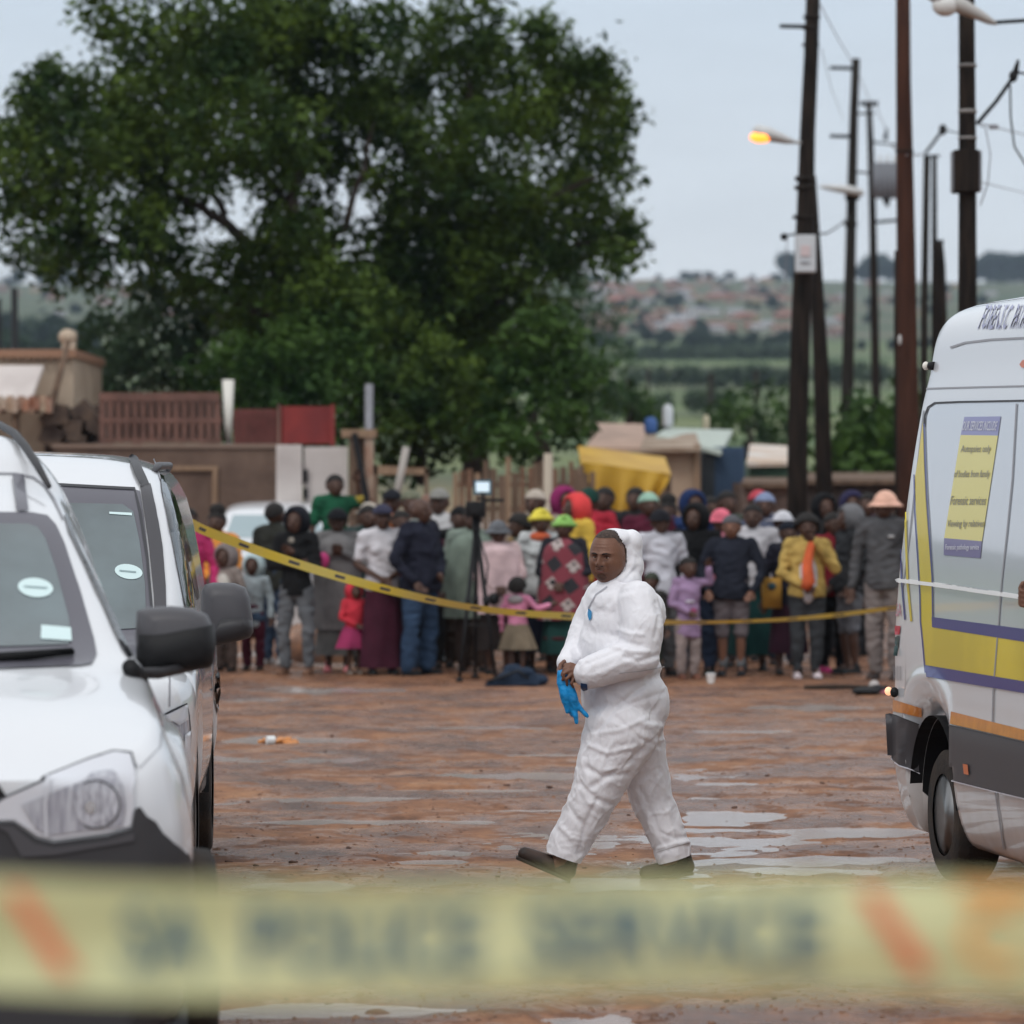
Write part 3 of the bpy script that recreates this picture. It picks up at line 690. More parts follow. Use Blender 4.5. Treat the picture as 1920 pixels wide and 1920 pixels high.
# ------------------------------------------------------------------ utility poles
polem = mat('creosoted_pole', (.012, .010, .009), .9, c2=(.026, .019, .015), vs=5, bump=.6, bs=14, stretch=(4, 4, .5), spec=.1)
polew = mat('weathered_pole', (.032, .028, .024), .9, c2=(.018, .015, .013), vs=5, bump=.6, bs=14, stretch=(4, 4, .5), spec=.1)
poler = mat('rusty_brown_pole', (.062, .028, .019), .9, c2=(.040, .019, .014), vs=4, bump=.6, bs=14, stretch=(4, 4, .5), spec=.1)
lampm = mat('lamp_housing', (.50, .50, .49), .5)
glow = bpy.data.materials.new('lit_sodium_lamp'); glow.use_nodes = True; _b = glow.node_tree.nodes['Principled BSDF']
_b.inputs['Base Color'].default_value = (1, .4, .08, 1); _b.inputs['Emission Color'].default_value = (1, .24, .02, 1); _b.inputs['Emission Strength'].default_value = 2.6
lens_m = mat('lamp_lens', (.6, .6, .58), .3)
BASE = Vector
def pole(label, D, pts, wpx, m_, bottom=True):
    """pts: photo points from top to bottom; wpx: widths in photo pixels"""
    b_ = at(pts[-1][0], 0, D); t = thing('utility_pole', label, 'pole', b_); 
    q = [P(x, y, D) - b_ for x, y in pts]; q[-1] = Vector((0, 0, -.4))
    MB().tube(q, [w_ * D / F / 2 for w_ in wpx], 16).build('pole_shaft', m_, t, smooth=True)
    return t, b_
def bar(t, b_, name, D, a, c, w_, m_, dy=0.0, dy2=None):
    return MB().tube([P(a[0], a[1], D + dy) - b_, P(c[0], c[1], D + (dy if dy2 is None else dy2)) - b_], w_ * D / F / 2, 8).build(name, m_, t, smooth=True)
def bands(t, b_, D, lst, m_):
    for x, y, w_, h_ in lst:
        MB().tube([P(x, y - h_ / 2, D) - b_, P(x, y + h_ / 2, D) - b_], w_ * D / F / 2 + .006, 16).build('steel_band', m_, t, smooth=True)
D = 52
t, b_ = pole('dark utility pole with the lit orange lamp and a white box on its trunk', D, [(1526,-60),(1521,100),(1514,250),(1510,400),(1503,560),(1496,800),(1492,1100)], [26,27,29,33,36,38,40], polem)
bands(t, b_, D, [(1522,32,30,6),(1519,52,30,5),(1509,335,36,8),(1508,352,36,7),(1506,407,38,6)], polew)
bar(t, b_, 'pole_step', D, (1462,49), (1518,50), 8, M['black']); bar(t, b_, 'pole_step', D, (1504,84), (1536,84), 6, M['black']); bar(t, b_, 'bracket', D, (1470,442), (1512,436), 4, M['black']); 
MB().ball(P(1470, 444, D) - b_, .05).build('insulator', M['black'], t, smooth=True)
lt = thing('street_lamp', 'lit orange street lamp reaching left from the dark pole', 'street lamp', b_)
mb = MB(); a = P(1445, 254, D - .2) - b_; c = P(1488, 266, D - .1) - b_; d_ = P(1508, 268, D) - b_
mb.loft([[p + Vector((0, math.cos(k * math.pi / 6) * r * 1.2, math.sin(k * math.pi / 6) * r * .8)) for k in range(12)] for p, r in ((P(1412, 246, D - .2) - b_, .05), (P(1420, 247, D - .2) - b_, .12), (P(1443, 252, D - .2) - b_, .12), (P(1475, 262, D - .1) - b_, .07), (P(1490, 266, D - .1) - b_, .03))])
mb.build('lamp_housing', lampm, lt, smooth=True)
MB().ball(P(1427, 257, D - .22) - b_, (.15, .13, .075)).build('lit_bulb', glow, lt, smooth=True)
MB().tube([c, d_], .025, 8).build('lamp_arm', lampm, lt, smooth=True)
bx = thing('meter_box', 'white metal box strapped to the dark pole under the bracket', 'electrical box', b_)
MB().box(P(1510, 476, D - .36) - b_, (.26, .20, .48)).build('box_body', mat('box_white', (.50, .52, .54), .5), bx, bevel=.015)
MB().box(P(1510, 470, D - .47) - b_, (.12, .02, .14)).build('label_plate', mat('pink_plate', (.55, .45, .45), .5), bx); MB().box(P(1510, 492, D - .47) - b_, (.12, .02, .02)).build('latch', greym, bx)
D = 54
t, b_ = pole('leaning dark strut pole propped behind the pole with the white box', D, [(1520,330),(1527,450),(1540,700),(1553,1060)], [20,22,30,34], polem)
D = 74
t, b_ = pole('slim weathered pole with short arms on the left and an unlit lamp halfway up', D, [(1605,110),(1601,210),(1598,330),(1592,600),(1586,860),(1583,1000)], [15,16,18,22,25,26], polew)
for y in (127, 255): bar(t, b_, 'cross_arm', D, (1556, y), (1600, y + 1), 7, M['black'])
bar(t, b_, 'cross_arm', D, (1600, 213), (1640, 213), 4, M['black']); bar(t, b_, 'cross_arm', D, (1600, 322), (1630, 324), 4, M['black']); bands(t, b_, D, [(1598,370,26,10),(1595,420,24,8)], polew)
lt = thing('street_lamp', 'unlit pale street lamp across the slim weathered pole', 'street lamp', b_)
mb = MB(); mb.loft([[p + Vector((0, math.cos(k * math.pi / 6) * r * 1.5, math.sin(k * math.pi / 6) * r)) for k in range(12)] for p, r in ((P(1536, 350, D - .3) - b_, .02), (P(1550, 351, D - .3) - b_, .05), (P(1590, 356, D - .3) - b_, .09), (P(1616, 361, D - .3) - b_, .07), (P(1620, 362, D - .3) - b_, .02))])
mb.build('lamp_housing', lampm, lt, smooth=True); MB().tube([P(1612, 360, D - .3) - b_, P(1600, 366, D) - b_], .03, 8).build('lamp_arm', lampm, lt, smooth=True)
D = 90
t, b_ = pole('thin black pole with a short cross bar on its top', D, [(1629,193),(1632,260),(1636,400),(1640,600),(1644,830),(1646,960)], [10,12,14,16,18,18], polem)
bar(t, b_, 'cross_bar', D, (1613,194), (1646,194), 9, M['black']); bar(t, b_, 'cross_bar', D, (1632,266), (1684,272), 4, M['black']); bar(t, b_, 'cross_bar', D, (1640,417), (1690,412), 6, M['black'])
tr = thing('transformer', 'grey ribbed transformer hanging between the thin black pole and the rusty pole', 'transformer', b_)
mb = MB()
for k in range(5): mb.tube([P(1643 + k * 9, 305, D - .4) - b_, P(1643 + k * 9, 372, D - .4) - b_], .07, 8)
mb.build('cooling_tank', mat('grey_tank', (.17, .18, .20), .5), tr, smooth=True)
MB().tube([P(1662, 372, D - .4) - b_, P(1664, 388, D - .4) - b_], [.1, .03], 8).build('outlet', M['black'], tr)
for x in (1650, 1664, 1678): MB().tube([P(x, 306, D - .4) - b_, P(x, 290, D - .4) - b_], [.04, .02], 8).build('insulator', lampm, tr)
MB().tube([P(1660, 262, D - .3) - b_, P(1663, 240, D - .3) - b_], [.06, .02], 8).build('insulator', M['black'], tr)
D = 46
t, b_ = pole('thick rusty brown pole standing just left of the white van', D, [(1693,-60),(1694,150),(1697,350),(1700,550),(1703,800),(1706,1100)], [26,28,33,37,41,44], poler)
bands(t, b_, D, [(1696,284,33,4)], polew)
MB().ball(P(1687, 637, D - .15) - b_, (.02, .02, .06)).build('white_tag', lampm, t, smooth=True)
t, b_ = pole('dark brown strut pole close behind the thick rusty pole', 47.5, [(1682,470),(1683,600),(1686,800),(1690,1100)], [10,14,18,20], polem)
D = 62
t, b_ = pole('left pole of the cut-off dark pair behind the white van', D, [(1738,292),(1736,400),(1733,600),(1730,1000)], [13,13,15,16], polew)
bar(t, b_, 'pole_cap', D, (1732,293), (1762,292), 5, M['black'])
t, b_ = pole('right pole of the cut-off dark pair behind the white van', D + .4, [(1752,292),(1752,400),(1752,600),(1756,1000)], [9,10,12,16], polem)
t, b_ = pole('short dark stub pole right of the cut-off pair', D + 1, [(1760,452),(1764,500),(1768,700),(1770,1000)], [16,18,22,26], polem)
bar(t, b_, 'pole_cap', D, (1753,452), (1770,452), 5, M['black'])
D = 40
t, b_ = pole('thick dark pole with pale steel bands rising behind the white van roof', D, [(1812,-60),(1813,120),(1814,300),(1814,450),(1814,620),(1816,1400)], [30,31,33,34,36,40], polem)
bands(t, b_, D, [(1814,123,33,6),(1814,209,33,7),(1814,259,34,5),(1814,293,40,5),(1814,343,40,7)], mat('steel_band', (.22, .21, .20), .5, metal=.3))
MB().box(P(1810, 322, D - .02) - b_, (.25, .30, .42)).build('cable_box', polem, t, bevel=.01)
MB().box(P(1789, 322, D) - b_, (.05, .2, .40)).build('cable_conduit', greym, t); MB().box(P(1834, 322, D) - b_, (.05, .2, .40)).build('cable_conduit', greym, t)
lt = thing('street_lamp', 'large unlit grey street lamp slanting across the top of the banded pole', 'street lamp', b_)
mb = MB(); mb.loft([[p + Vector((0, math.cos(k * math.pi / 6) * r * 1.2, math.sin(k * math.pi / 6) * r)) for k in range(12)] for p, r in ((P(1735, -12, D - .5) - b_, .04), (P(1760, -4, D - .5) - b_, .085), (P(1810, 14, D - .45) - b_, .085), (P(1852, 36, D - .4) - b_, .05), (P(1868, 44, D - .4) - b_, .02))])
mb.build('lamp_housing', mat('grey_housing', (.40, .39, .37), .6), lt, smooth=True)
MB().ball(P(1772, 10, D - .5) - b_, (.13, .11, .11)).build('lamp_bowl', lens_m, lt, smooth=True)
MB().tube([P(1866, 42, D - .4) - b_, P(1960, 36, D - .2) - b_], .02, 8).build('lamp_arm', M['black'], lt, smooth=True)
# wires and cable hangers
def wire(label, pts, r=.012, m_=None, cat='cable', nm='cable'):
    q = [P(*p) for p in pts]; qq = []
    for i in range(len(q) - 1):
        for k in range(6): qq.append(q[i].lerp(q[i + 1], k / 6))
    qq.append(q[-1]); tag(MB().tube(qq, r, 6).build(nm, m_ or M['black'], smooth=True), label, cat)
wire('thick black cable climbing right from the banded pole to the clamp', [(1832,232,40),(1868,190,40),(1896,150,40),(1908,118,40)], .022)
tag(MB().ball(P(1900, 143, 40), (.045, .04, .06)).tube([P(1904,140,40), P(1909,112,40)], [.03, .015], 8).build('cable_clamp', M['black'], smooth=True), 'black cable clamp at the right edge above the van', 'clamp')
wire('black cable hanging down right of the clamp at the right edge', [(1894,160,40),(1895,220,40),(1902,275,40),(1925,312,40)], .010)
wire('short cable leaving the clamp to the right edge', [(1903,135,40),(1940,141,40)], .012)
wire('black cable rising from the cut-off pair to a clamp left of the banded pole', [(1735,287,62),(1752,265,60),(1768,243,58)], .025)
tag(MB().ball(P(1768, 243, 58), (.06, .05, .08)).build('cable_clamp', M['black'], smooth=True), 'black cable clamp just left of the banded pole', 'clamp')
wire('thin cable from the left clamp to the banded pole', [(1768,243,58),(1800,250,50),(1814,250,41)], .010)
wire('pale cable curving across the rusty pole', [(1664,268,62),(1685,284,50),(1700,291,45.7),(1720,291,50),(1734,288,61)], .012, greym)
wire('loose cable loop hanging right of the banded pole', [(1832,232,40.2),(1848,240,40),(1857,290,40),(1852,345,40),(1838,385,40.2)], .006, greym)
wire('faint power line crossing the sky right of the banded pole, upper', [(1840,232,41),(1960,262,60)], .008, greym)
wire('faint power line crossing the sky right of the banded pole, lower', [(1834,340,41),(1960,372,60)], .006, greym)
wire('thin wire from the lit lamp pole down to the slim weathered pole', [(1536,6,52),(1570,70,62),(1598,118,74)], .008, greym)
wire('thin wire from the slim weathered pole down to the thin black pole', [(1608,135,74),(1625,175,84),(1634,196,90)], .008, greym)
wire('thin wire beside the thin black pole down to the transformer', [(1640,196,90),(1652,222,90),(1662,245,90)], .010, greym)
wire('curved black cable from the white box to the slim weathered pole', [(1530,438,52),(1550,438,56),(1572,424,65),(1592,406,74)], .014)
wire('thin wire dropping left of the white box', [(1476,448,52),(1474,490,52),(1472,540,52)], .006, greym)
tag(MB().box(P(1863, 238, 44), (.10, .05, .05)).build('cable_clamp', greym), 'small grey clamp on the power line right of the banded pole', 'clamp')
wire('faint wire crossing the sky between the lit lamp pole and the slim pole', [(1540,90,52),(1560,170,60),(1582,225,74)], .005, greym)
# ------------------------------------------------------------------ vehicles
def paint(name, c, dirt=.12):
    m = mat(name, c, .32, coat=.9, spec=.5); t = m.node_tree; b = t.nodes['Principled BSDF']
    co = t.nodes.new('ShaderNodeTexCoord'); s_ = t.nodes.new('ShaderNodeSeparateXYZ'); t.links.new(co.outputs['Object'], s_.inputs[0])
    n = t.nodes.new('ShaderNodeTexNoise'); n.inputs['Scale'].default_value = 7; n.inputs['Detail'].default_value = 8; t.links.new(co.outputs['Object'], n.inputs['Vector'])
    r = t.nodes.new('ShaderNodeMapRange'); r.inputs[1].default_value = .95; r.inputs[2].default_value = .15; r.inputs[3].default_value = 0; r.inputs[4].default_value = 1; t.links.new(s_.outputs[2], r.inputs[0])
    mu = t.nodes.new('ShaderNodeMath'); mu.operation = 'MULTIPLY'; t.links.new(r.outputs[0], mu.inputs[0]); t.links.new(n.outputs['Fac'], mu.inputs[1])
    mx = t.nodes.new('ShaderNodeMix'); mx.data_type = 'RGBA'; t.links.new(mu.outputs[0], mx.inputs[0]); mx.inputs[6].default_value = c + (1,); mx.inputs[7].default_value = (.34, .25, .19, 1)
    t.links.new(mx.outputs[2], b.inputs['Base Color']); return m
white = paint('white_paint', (.60, .61, .63))
glass = mat('car_glass', (.060, .085, .092), .06, var=.5, vs=1.4, spec=.9, coat=.6)
glassd = mat('dark_car_glass', (.012, .013, .015), .06, spec=.6)
frit = mat('windscreen_border', (.095, .092, .11), .30, coat=.3)
seam_recess = mat('gap_and_recess_shade', (.045, .045, .05), .6)  # dark joints, also the painted recess shade round the van side panel
seam_shade = mat('light_gap_and_shade_line', (.28, .28, .30), .5)  # pale joints, also painted shade along the roof step and roof crease
greyp = mat('grey_plastic', (.062, .060, .066), .45, bump=.05, bs=200)
darkp = mat('dark_bumper', (.035, .034, .037), .5)
lens = mat('headlight_lens', (.44, .45, .49), .18, c2=(.24, .24, .28), vs=3, coat=1.0, stretch=(22, 22, 3))
lensrim = mat('headlight_edge', (.55, .56, .60), .12, coat=1.0)
sticker = mat('pale_sticker_and_reflection', (.55, .68, .68), .5)  # stickers and plate, also one painted windscreen reflection

def car_shell(stations, lift, dy=.04):
    """stations: (y, [(u,z)...]) front to back, half profile from sill to roof centre -> both sides, wheel arches cut by lifting the sill"""
    ysk = [s[0] for s in stations]; K_ = len(stations[0][1])
    extra = []
    for c, r in lift: extra += [c - r, c - r + .001, c + r - .001, c + r] + list(c + r * np.cos(np.linspace(0, math.pi, 19)))
    yq = sorted(set(list(np.arange(ysk[0], ysk[-1], dy)) + [ysk[-1]] + ysk + [e for e in extra if ysk[0] < e < ysk[-1]]))
    U = np.array([mono(ysk, [s[1][k][0] for s in stations], yq) for k in range(K_)]).T
    Z = np.array([mono(ysk, [s[1][k][1] for s in stations], yq) for k in range(K_)]).T
    sub = 4; tq = np.linspace(0, K_ - 1, (K_ - 1) * sub + 1)
    rows = []
    for i, y in enumerate(yq):
        u = mono(range(K_), U[i], tq); z = mono(range(K_), Z[i], tq)
        zt = None
        for c, r in lift:
            if abs(y - c) < r: zt = WR + math.sqrt(max(0, r * r - (y - c) ** 2))
        if zt and zt > z[0]:
            zb = z[0]; zc = 1.15
            z = np.where(z < zc, zt + (z - zb) * (zc - zt) / (zc - zb), z)
            u = np.where(np.arange(len(u)) < 2 * sub, np.maximum(u, mono(range(K_), U[i], [2])[0] - .03), u)
        rows.append([(float(a), y, float(b)) for a, b in zip(u, z)])
    return rows
def shell_mesh(rows, caps=True):
    mb = MB(); full = [r + [(-a, b, c) for a, b, c in r[:-1][::-1]] for r in rows]
    n = len(full[0])
    if caps:
        for end, idx in ((0, 0), (1, -1)):
            r = full[idx]; off = -.02 if end == 0 else .02
            mid = [(a * .5, b + off, c) for a, b, c in r]; flat = [(0, b + off * 1.3, c) for a, b, c in r]
            full = ([flat, mid] + full) if end == 0 else (full + [mid, flat])
    mb.loft(full, cap=False, closed=False)
    return mb
def wheel(parent, x, y, z, r, wd, dual=False, side=1):
    mb = MB(); prof = [(-wd / 2, r * .62), (-wd / 2, r * .9), (-wd * .42, r * .98), (-wd * .2, r), (wd * .2, r), (wd * .42, r * .98), (wd / 2, r * .9), (wd / 2, r * .62)]
    n = 40
    rings = [[(x + px_, y + math.cos(a * 2 * math.pi / n) * pr, z + math.sin(a * 2 * math.pi / n) * pr) for a in range(n)] for px_, pr in prof]
    mb.loft(rings, cap=False)
    w_ = mb.build('wheel', M['rubber'], parent, smooth=True)
    mb = MB(); s = side
    pr2 = [(.46, .63), (.40, .60), (.36, .52), (-.05, .46), (.02, .30), (.20, .22), (.30, .16), (.31, .02)] if dual else [(.46, .63), (.38, .58), (.18, .50), (.22, .30), (.30, .18), (.31, .02)]
    mb.loft([[(x + s * px_ * wd, y + math.cos(a * 2 * math.pi / n) * pr * r, z + math.sin(a * 2 * math.pi / n) * pr * r) for a in range(n)] for px_, pr in pr2], cap=True)
    mb.build('rim', M['rim'], w_, smooth=True)
    mb = MB()
    for k in range(8):
        a = k * math.pi / 4; mb.tube([(x + s * wd * .22, y + math.cos(a) * r * .4, z + math.sin(a) * r * .4), (x + s * wd * .27, y + math.cos(a) * r * .4, z + math.sin(a) * r * .4)], r * .07, 8)
    mb.build('rim_hole', M['black'], w_)
    return w_
def arch(mb, c, r, u0, u1):
    n = 20; rg = []
    for u in (u0, u1):
        rg.append([(u, c + r * math.cos(math.pi * k / n), WR + r * math.sin(math.pi * k / n)) for k in range(n + 1)] )
    mb.loft(rg, cap=False, closed=False)
    mb.add([(u0, c, WR)] + rg[0], [(0, k + 1, k + 2) for k in range(n)])

WR = .36
TWIN = {}
def dec(t, inv, bvh, name, m, poly, off, step=8, mirror=True, parent=None, raw=None):
    vs, fs = raw if raw else cut2d(poly, step)
    v3, f3 = paste(bvh, inv, vs, fs, off)
    if not v3: return None
    par = parent or t
    mv = [(-p.x, p.y, p.z) for p in v3]; mf = [f[::-1] for f in f3]
    if mirror and min(abs(p.x) for p in v3) < .12:      # reaches the middle of the car: one piece
        return MB().add(v3, f3).add(mv, mf).build(name, m, par, smooth=True)
    o = MB().add(v3, f3).build(name, m, par, smooth=True)
    if mirror: TWIN[o.name] = MB().add(mv, mf).build(name, m, TWIN.get(par.name, par), smooth=True)
    return o

def pickup(name, label, cat, X0, D0, vpx, stations, wheels_y, dims, fx=.80):
    th = math.atan2(vpx - CX, F)
    t = thing(name, label, cat, (X0, D0, 0), -th)
    inv = mworld(t).inverted()
    rows = car_shell(stations, [(c, .44) for c in wheels_y])
    mb = shell_mesh(rows); me = mb.mesh('body', white); body = obj('body', me, white, t)
    bv = bvh_of([me])
    mb = MB()
    for c in wheels_y:
        for s in (-1, 1): arch(mb, c, .445, s * .45, s * .915)
    mb.box((0, 2.3, .42), (1.5, 4.0, .25)); mb.build('underbody', M['black'], t)
    for c in wheels_y:
        for s in (-1, 1): wheel(t, s * (fx if c < 2 else .80), c, WR, WR, .24, side=s)
    return t, inv, bv, body
def mirror_housing(t, inv, poly, D, depth, m1, split=None, m2=None, arm=None):
    """door mirror: outline from the photo given its own rounded depth, copied to the other side"""
    vs, fs = cut2d(poly, 12)
    n = len(poly)
    cen = sum((Vector(p) for p in poly), Vector((0, 0))) / n
    rings = []
    for f, dd in ((.55, -.10), (.80, -.085), (.94, -.05), (1.0, 0), (.99, .05), (.93, .09)):
        rings.append([inv @ P(cen.x + (p[0] - cen.x) * f, cen.y + (p[1] - cen.y) * f, D + dd * depth) for p in poly])
    root = None
    for s in (1, -1):
        rg = [[(s * v.x, v.y, v.z) for v in r] for r in rings]
        if s < 0: rg = [r[::-1] for r in rg]
        o = MB().loft(rg).build('door_mirror', m1, t, smooth=True)
        if split:
            r2 = [[inv @ P(cen.x + (p[0] - cen.x) * f * 1.0, cen.y + (p[1] - cen.y) * f, D + dd * depth - .006) for p in split] for f, dd in ((.6, -.104), (.82, -.088), (.95, -.05), (1.004, 0), (1.004, .03))]
            rg = [[(s * v.x, v.y, v.z) for v in r] for r in r2]
            MB().loft(rg, cap=True).build('mirror_lower_shell', m2, o, smooth=True)
        if arm:
            a = inv @ P(*arm[0]); b2 = inv @ P(*arm[1]); c = inv @ P(*arm[2])
            MB().tube([(s * v.x, v.y, v.z) for v in (a, b2, c)], [.022, .025, .02], 12, flat=.7).build('mirror_arm', darkp, o, smooth=True)

# ---- car A: nearest, cut by the left frame edge
stA = [(0.0, [(.60,.17),(.70,.24),(.76,.60),(.77,.78),(.76,.92),(.72,1.00),(.66,1.02),(.58,1.01),(.46,.97),(.30,.93),(0,.91)]),
 (.12, [(.66,.17),(.80,.24),(.86,.60),(.872,.80),(.85,.96),(.80,1.08),(.73,1.11),(.63,1.10),(.5,1.06),(.33,1.01),(0,.99)]),
 (.45, [(.68,.20),(.88,.26),(.925,.60),(.93,.80),(.905,.98),(.85,1.11),(.80,1.19),(.68,1.205),(.5,1.20),(.3,1.18),(0,1.17)]),
 (1.12, [(.70,.35),(.88,.4),(.93,.62),(.935,.8),(.925,1.02),(.85,1.19),(.785,1.30),(.69,1.33),(.5,1.34),(.3,1.35),(0,1.36)]),
 (1.22, [(.70,.35),(.88,.4),(.93,.62),(.935,.8),(.925,1.02),(.85,1.20),(.78,1.34),(.69,1.37),(.5,1.39),(.3,1.40),(0,1.41)]),
 (1.95, [(.70,.35),(.88,.4),(.93,.62),(.935,.8),(.925,1.02),(.85,1.22),(.775,1.36),(.60,1.76),(.52,1.85),(.33,1.88),(0,1.89)]),
 (2.25, [(.70,.35),(.88,.4),(.93,.62),(.935,.8),(.925,1.02),(.85,1.22),(.775,1.36),(.605,1.79),(.51,1.93),(.36,1.98),(0,2.0)]),
 (2.32, [(.70,.35),(.88,.4),(.93,.62),(.935,.8),(.925,1.02),(.85,1.22),(.775,1.36),(.605,1.79),(.52,1.96),(.37,2.04),(0,2.07)]),
 (2.60, [(.70,.35),(.88,.4),(.93,.62),(.935,.8),(.925,1.02),(.85,1.22),(.775,1.36),(.62,1.80),(.50,2.01),(.36,2.12),(0,2.17)]),
 (4.2, [(.70,.35),(.88,.4),(.93,.62),(.935,.8),(.925,1.02),(.85,1.22),(.775,1.36),(.62,1.80),(.50,2.01),(.36,2.12),(0,2.17)]),
 (4.5, [(.66,.38),(.80,.45),(.86,.62),(.87,.8),(.86,1.02),(.80,1.22),(.73,1.36),(.58,1.78),(.46,1.98),(.34,2.07),(0,2.12)])]
t, inv, bv, body = pickup('parked_car', 'white car cut off by the left edge, nearest the camera, with a big angular headlight', 'car', -1.896, 12.4, -60, stA, (.95, 3.6), None, fx=.91)
def dA(name, m, poly, off, step=8, **k): return dec(t, inv, bv, name, m, poly, off, step, **k)
ws = dA('windscreen', frit, [(-165,960),(60,963),(88,968),(104,985),(118,1015),(150,1110),(176,1200),(181,1228),(172,1246),(150,1250),(-165,1262)], .006, 10)
dA('glass', glass, [(-165,985),(52,986),(70,992),(84,1012),(104,1070),(128,1160),(133,1200),(128,1212),(-165,1222)], .010, 12, parent=ws)
dA('round_sticker', sticker, [(66 + 33 * math.cos(a * math.pi / 10), 1107 + 18 * math.sin(a * math.pi / 10) + 2.5 * math.cos(a * math.pi / 10)) for a in range(20)], .013, 9, mirror=False, parent=ws)
dA('sticker_line', mat('sticker_text', (.25,.33,.34), .6), [(45,1104),(88,1107),(88,1110),(45,1107)], .0155, 9, mirror=False, parent=ws)
dA('square_sticker', sticker, [(77,1177),(132,1182),(134,1207),(76,1203)], .013, 9, mirror=False, parent=ws)
dA('roof_strip', frit, [(22,893),(43,895),(53,962),(31,962)], .012, 8)
dA('roof_step_shadow_line', seam_shade, stroke([(-150,886),(30,889),(62,896),(84,912),(100,936),(118,975)], 4), .004, 10)  # grey line paints the shade under the roof step, not a joint
dA('door_window', glassd, [(119,965),(124,966),(150,1030),(200,1130),(247,1232),(240,1236),(226,1215),(190,1135),(160,1068),(128,1000)], .006, 8)
dA('door_seam', seam_recess, stroke([(251,1238),(240,1262)], 4), .004, 8)
pts = [inv @ P(x, y, Dd) for x, y, Dd in ((-40,790,15.6),(0,797,15.3),(26,812,15.0),(48,838,14.8),(70,872,14.65),(92,912,14.5))]
for s in (1, -1): MB().tube([(s * p.x, p.y, p.z) for p in pts], [.015, .015, .016, .016, .015, .010], 10).build('roof_rail', darkp, t, smooth=True)
dA('grille', M['black'], [(-180,1470),(-60,1478),(-6,1462),(2,1478),(12,1492),(-10,1500),(-14,1545),(-180,1560)], .010, 10)
hl = dA('headlight', lensrim, [(-12,1510),(10,1496),(90,1462),(170,1430),(215,1416),(243,1419),(249,1445),(250,1510),(244,1548),(200,1560),(100,1574),(70,1566),(26,1536),(-12,1538)], .016, 8)
dA('reflector', lens, [(40,1508),(120,1476),(180,1456),(212,1452),(228,1470),(234,1510),(228,1548),(160,1556),(90,1566),(66,1552)], .022, 8, parent=hl)
dA('bowl_ring', greyp, stroke([(178 + 46 * math.cos(a * math.pi / 12), 1508 + 44 * math.sin(a * math.pi / 12)) for a in range(16, 33)], 3), .024, 6, parent=hl)
dA('reflector_bowl', mat('reflector_dark', (.22,.22,.25), .2, c2=(.50,.51,.56), vs=3, coat=1, stretch=(30, 30, 8)), [(178 + 42 * math.cos(a * math.pi / 12), 1508 + 42 * math.sin(a * math.pi / 12)) for a in range(24)], .026, 8, parent=hl)
dA('bulb', M['chrome'], [(168 + 10 * math.cos(a * math.pi / 6), 1512 + 12 * math.sin(a * math.pi / 6)) for a in range(12)], .032, 4, parent=hl)
dA('lamp_divider', lensrim, stroke([(92,1462),(84,1505),(86,1570)], 5), .026, 6, parent=hl)
dA('headlight_gap', seam_recess, stroke([(-12,1508),(10,1494),(90,1459),(170,1427),(213,1413),(246,1416),(252,1445)], 4), .012, 8)
dA('bumper', darkp, [(-200,1545),(-14,1540),(26,1541),(68,1571),(100,1579),(200,1566),(246,1553),(252,1515),(262,1512),(275,1530),(296,1562),(345,1605),(352,1640),(352,1990),(-200,1990)], .022, 12)
dA('bumper_lip', greyp, [(-12,1545),(24,1548),(64,1580),(100,1588),(200,1575),(250,1560),(250,1575),(100,1602),(40,1605),(14,1560)], .030, 10)
dA('fender_seam', seam_shade, stroke([(250,1430),(262,1440),(300,1400),(306,1350),(262,1245)], 2), .004, 10)
wp = MB(); 
for s in (1, -1): wp.tube([inv @ P(-150,1248,13.45), inv @ P(60,1229,13.55), inv @ P(138,1222,13.62)], [.012,.014,.010], 8)
wp.tube([inv @ P(-150,1236,13.5), inv @ P(136,1217,13.6)], .006, 6); wp.build('wiper', M['black'], t, smooth=True)
mirror_housing(t, inv, [(256,1146),(275,1139),(320,1136),(362,1140),(388,1152),(400,1175),(405,1215),(401,1242),(392,1252),(330,1262),(262,1266),(256,1240),(254,1190)], 13.9, 1.0, greyp,
   [(256,1190),(300,1186),(360,1174),(401,1170),(405,1215),(401,1242),(392,1252),(330,1262),(262,1266),(256,1240)], M['black'], ((252,1262,13.6),(300,1262,13.75),(370,1248,13.9)))
MB().tube([inv @ P(243,1250,13.5), inv @ P(262,1272,13.62)], [.028,.03], 12).build('mirror_foot', M['black'], t, smooth=True)

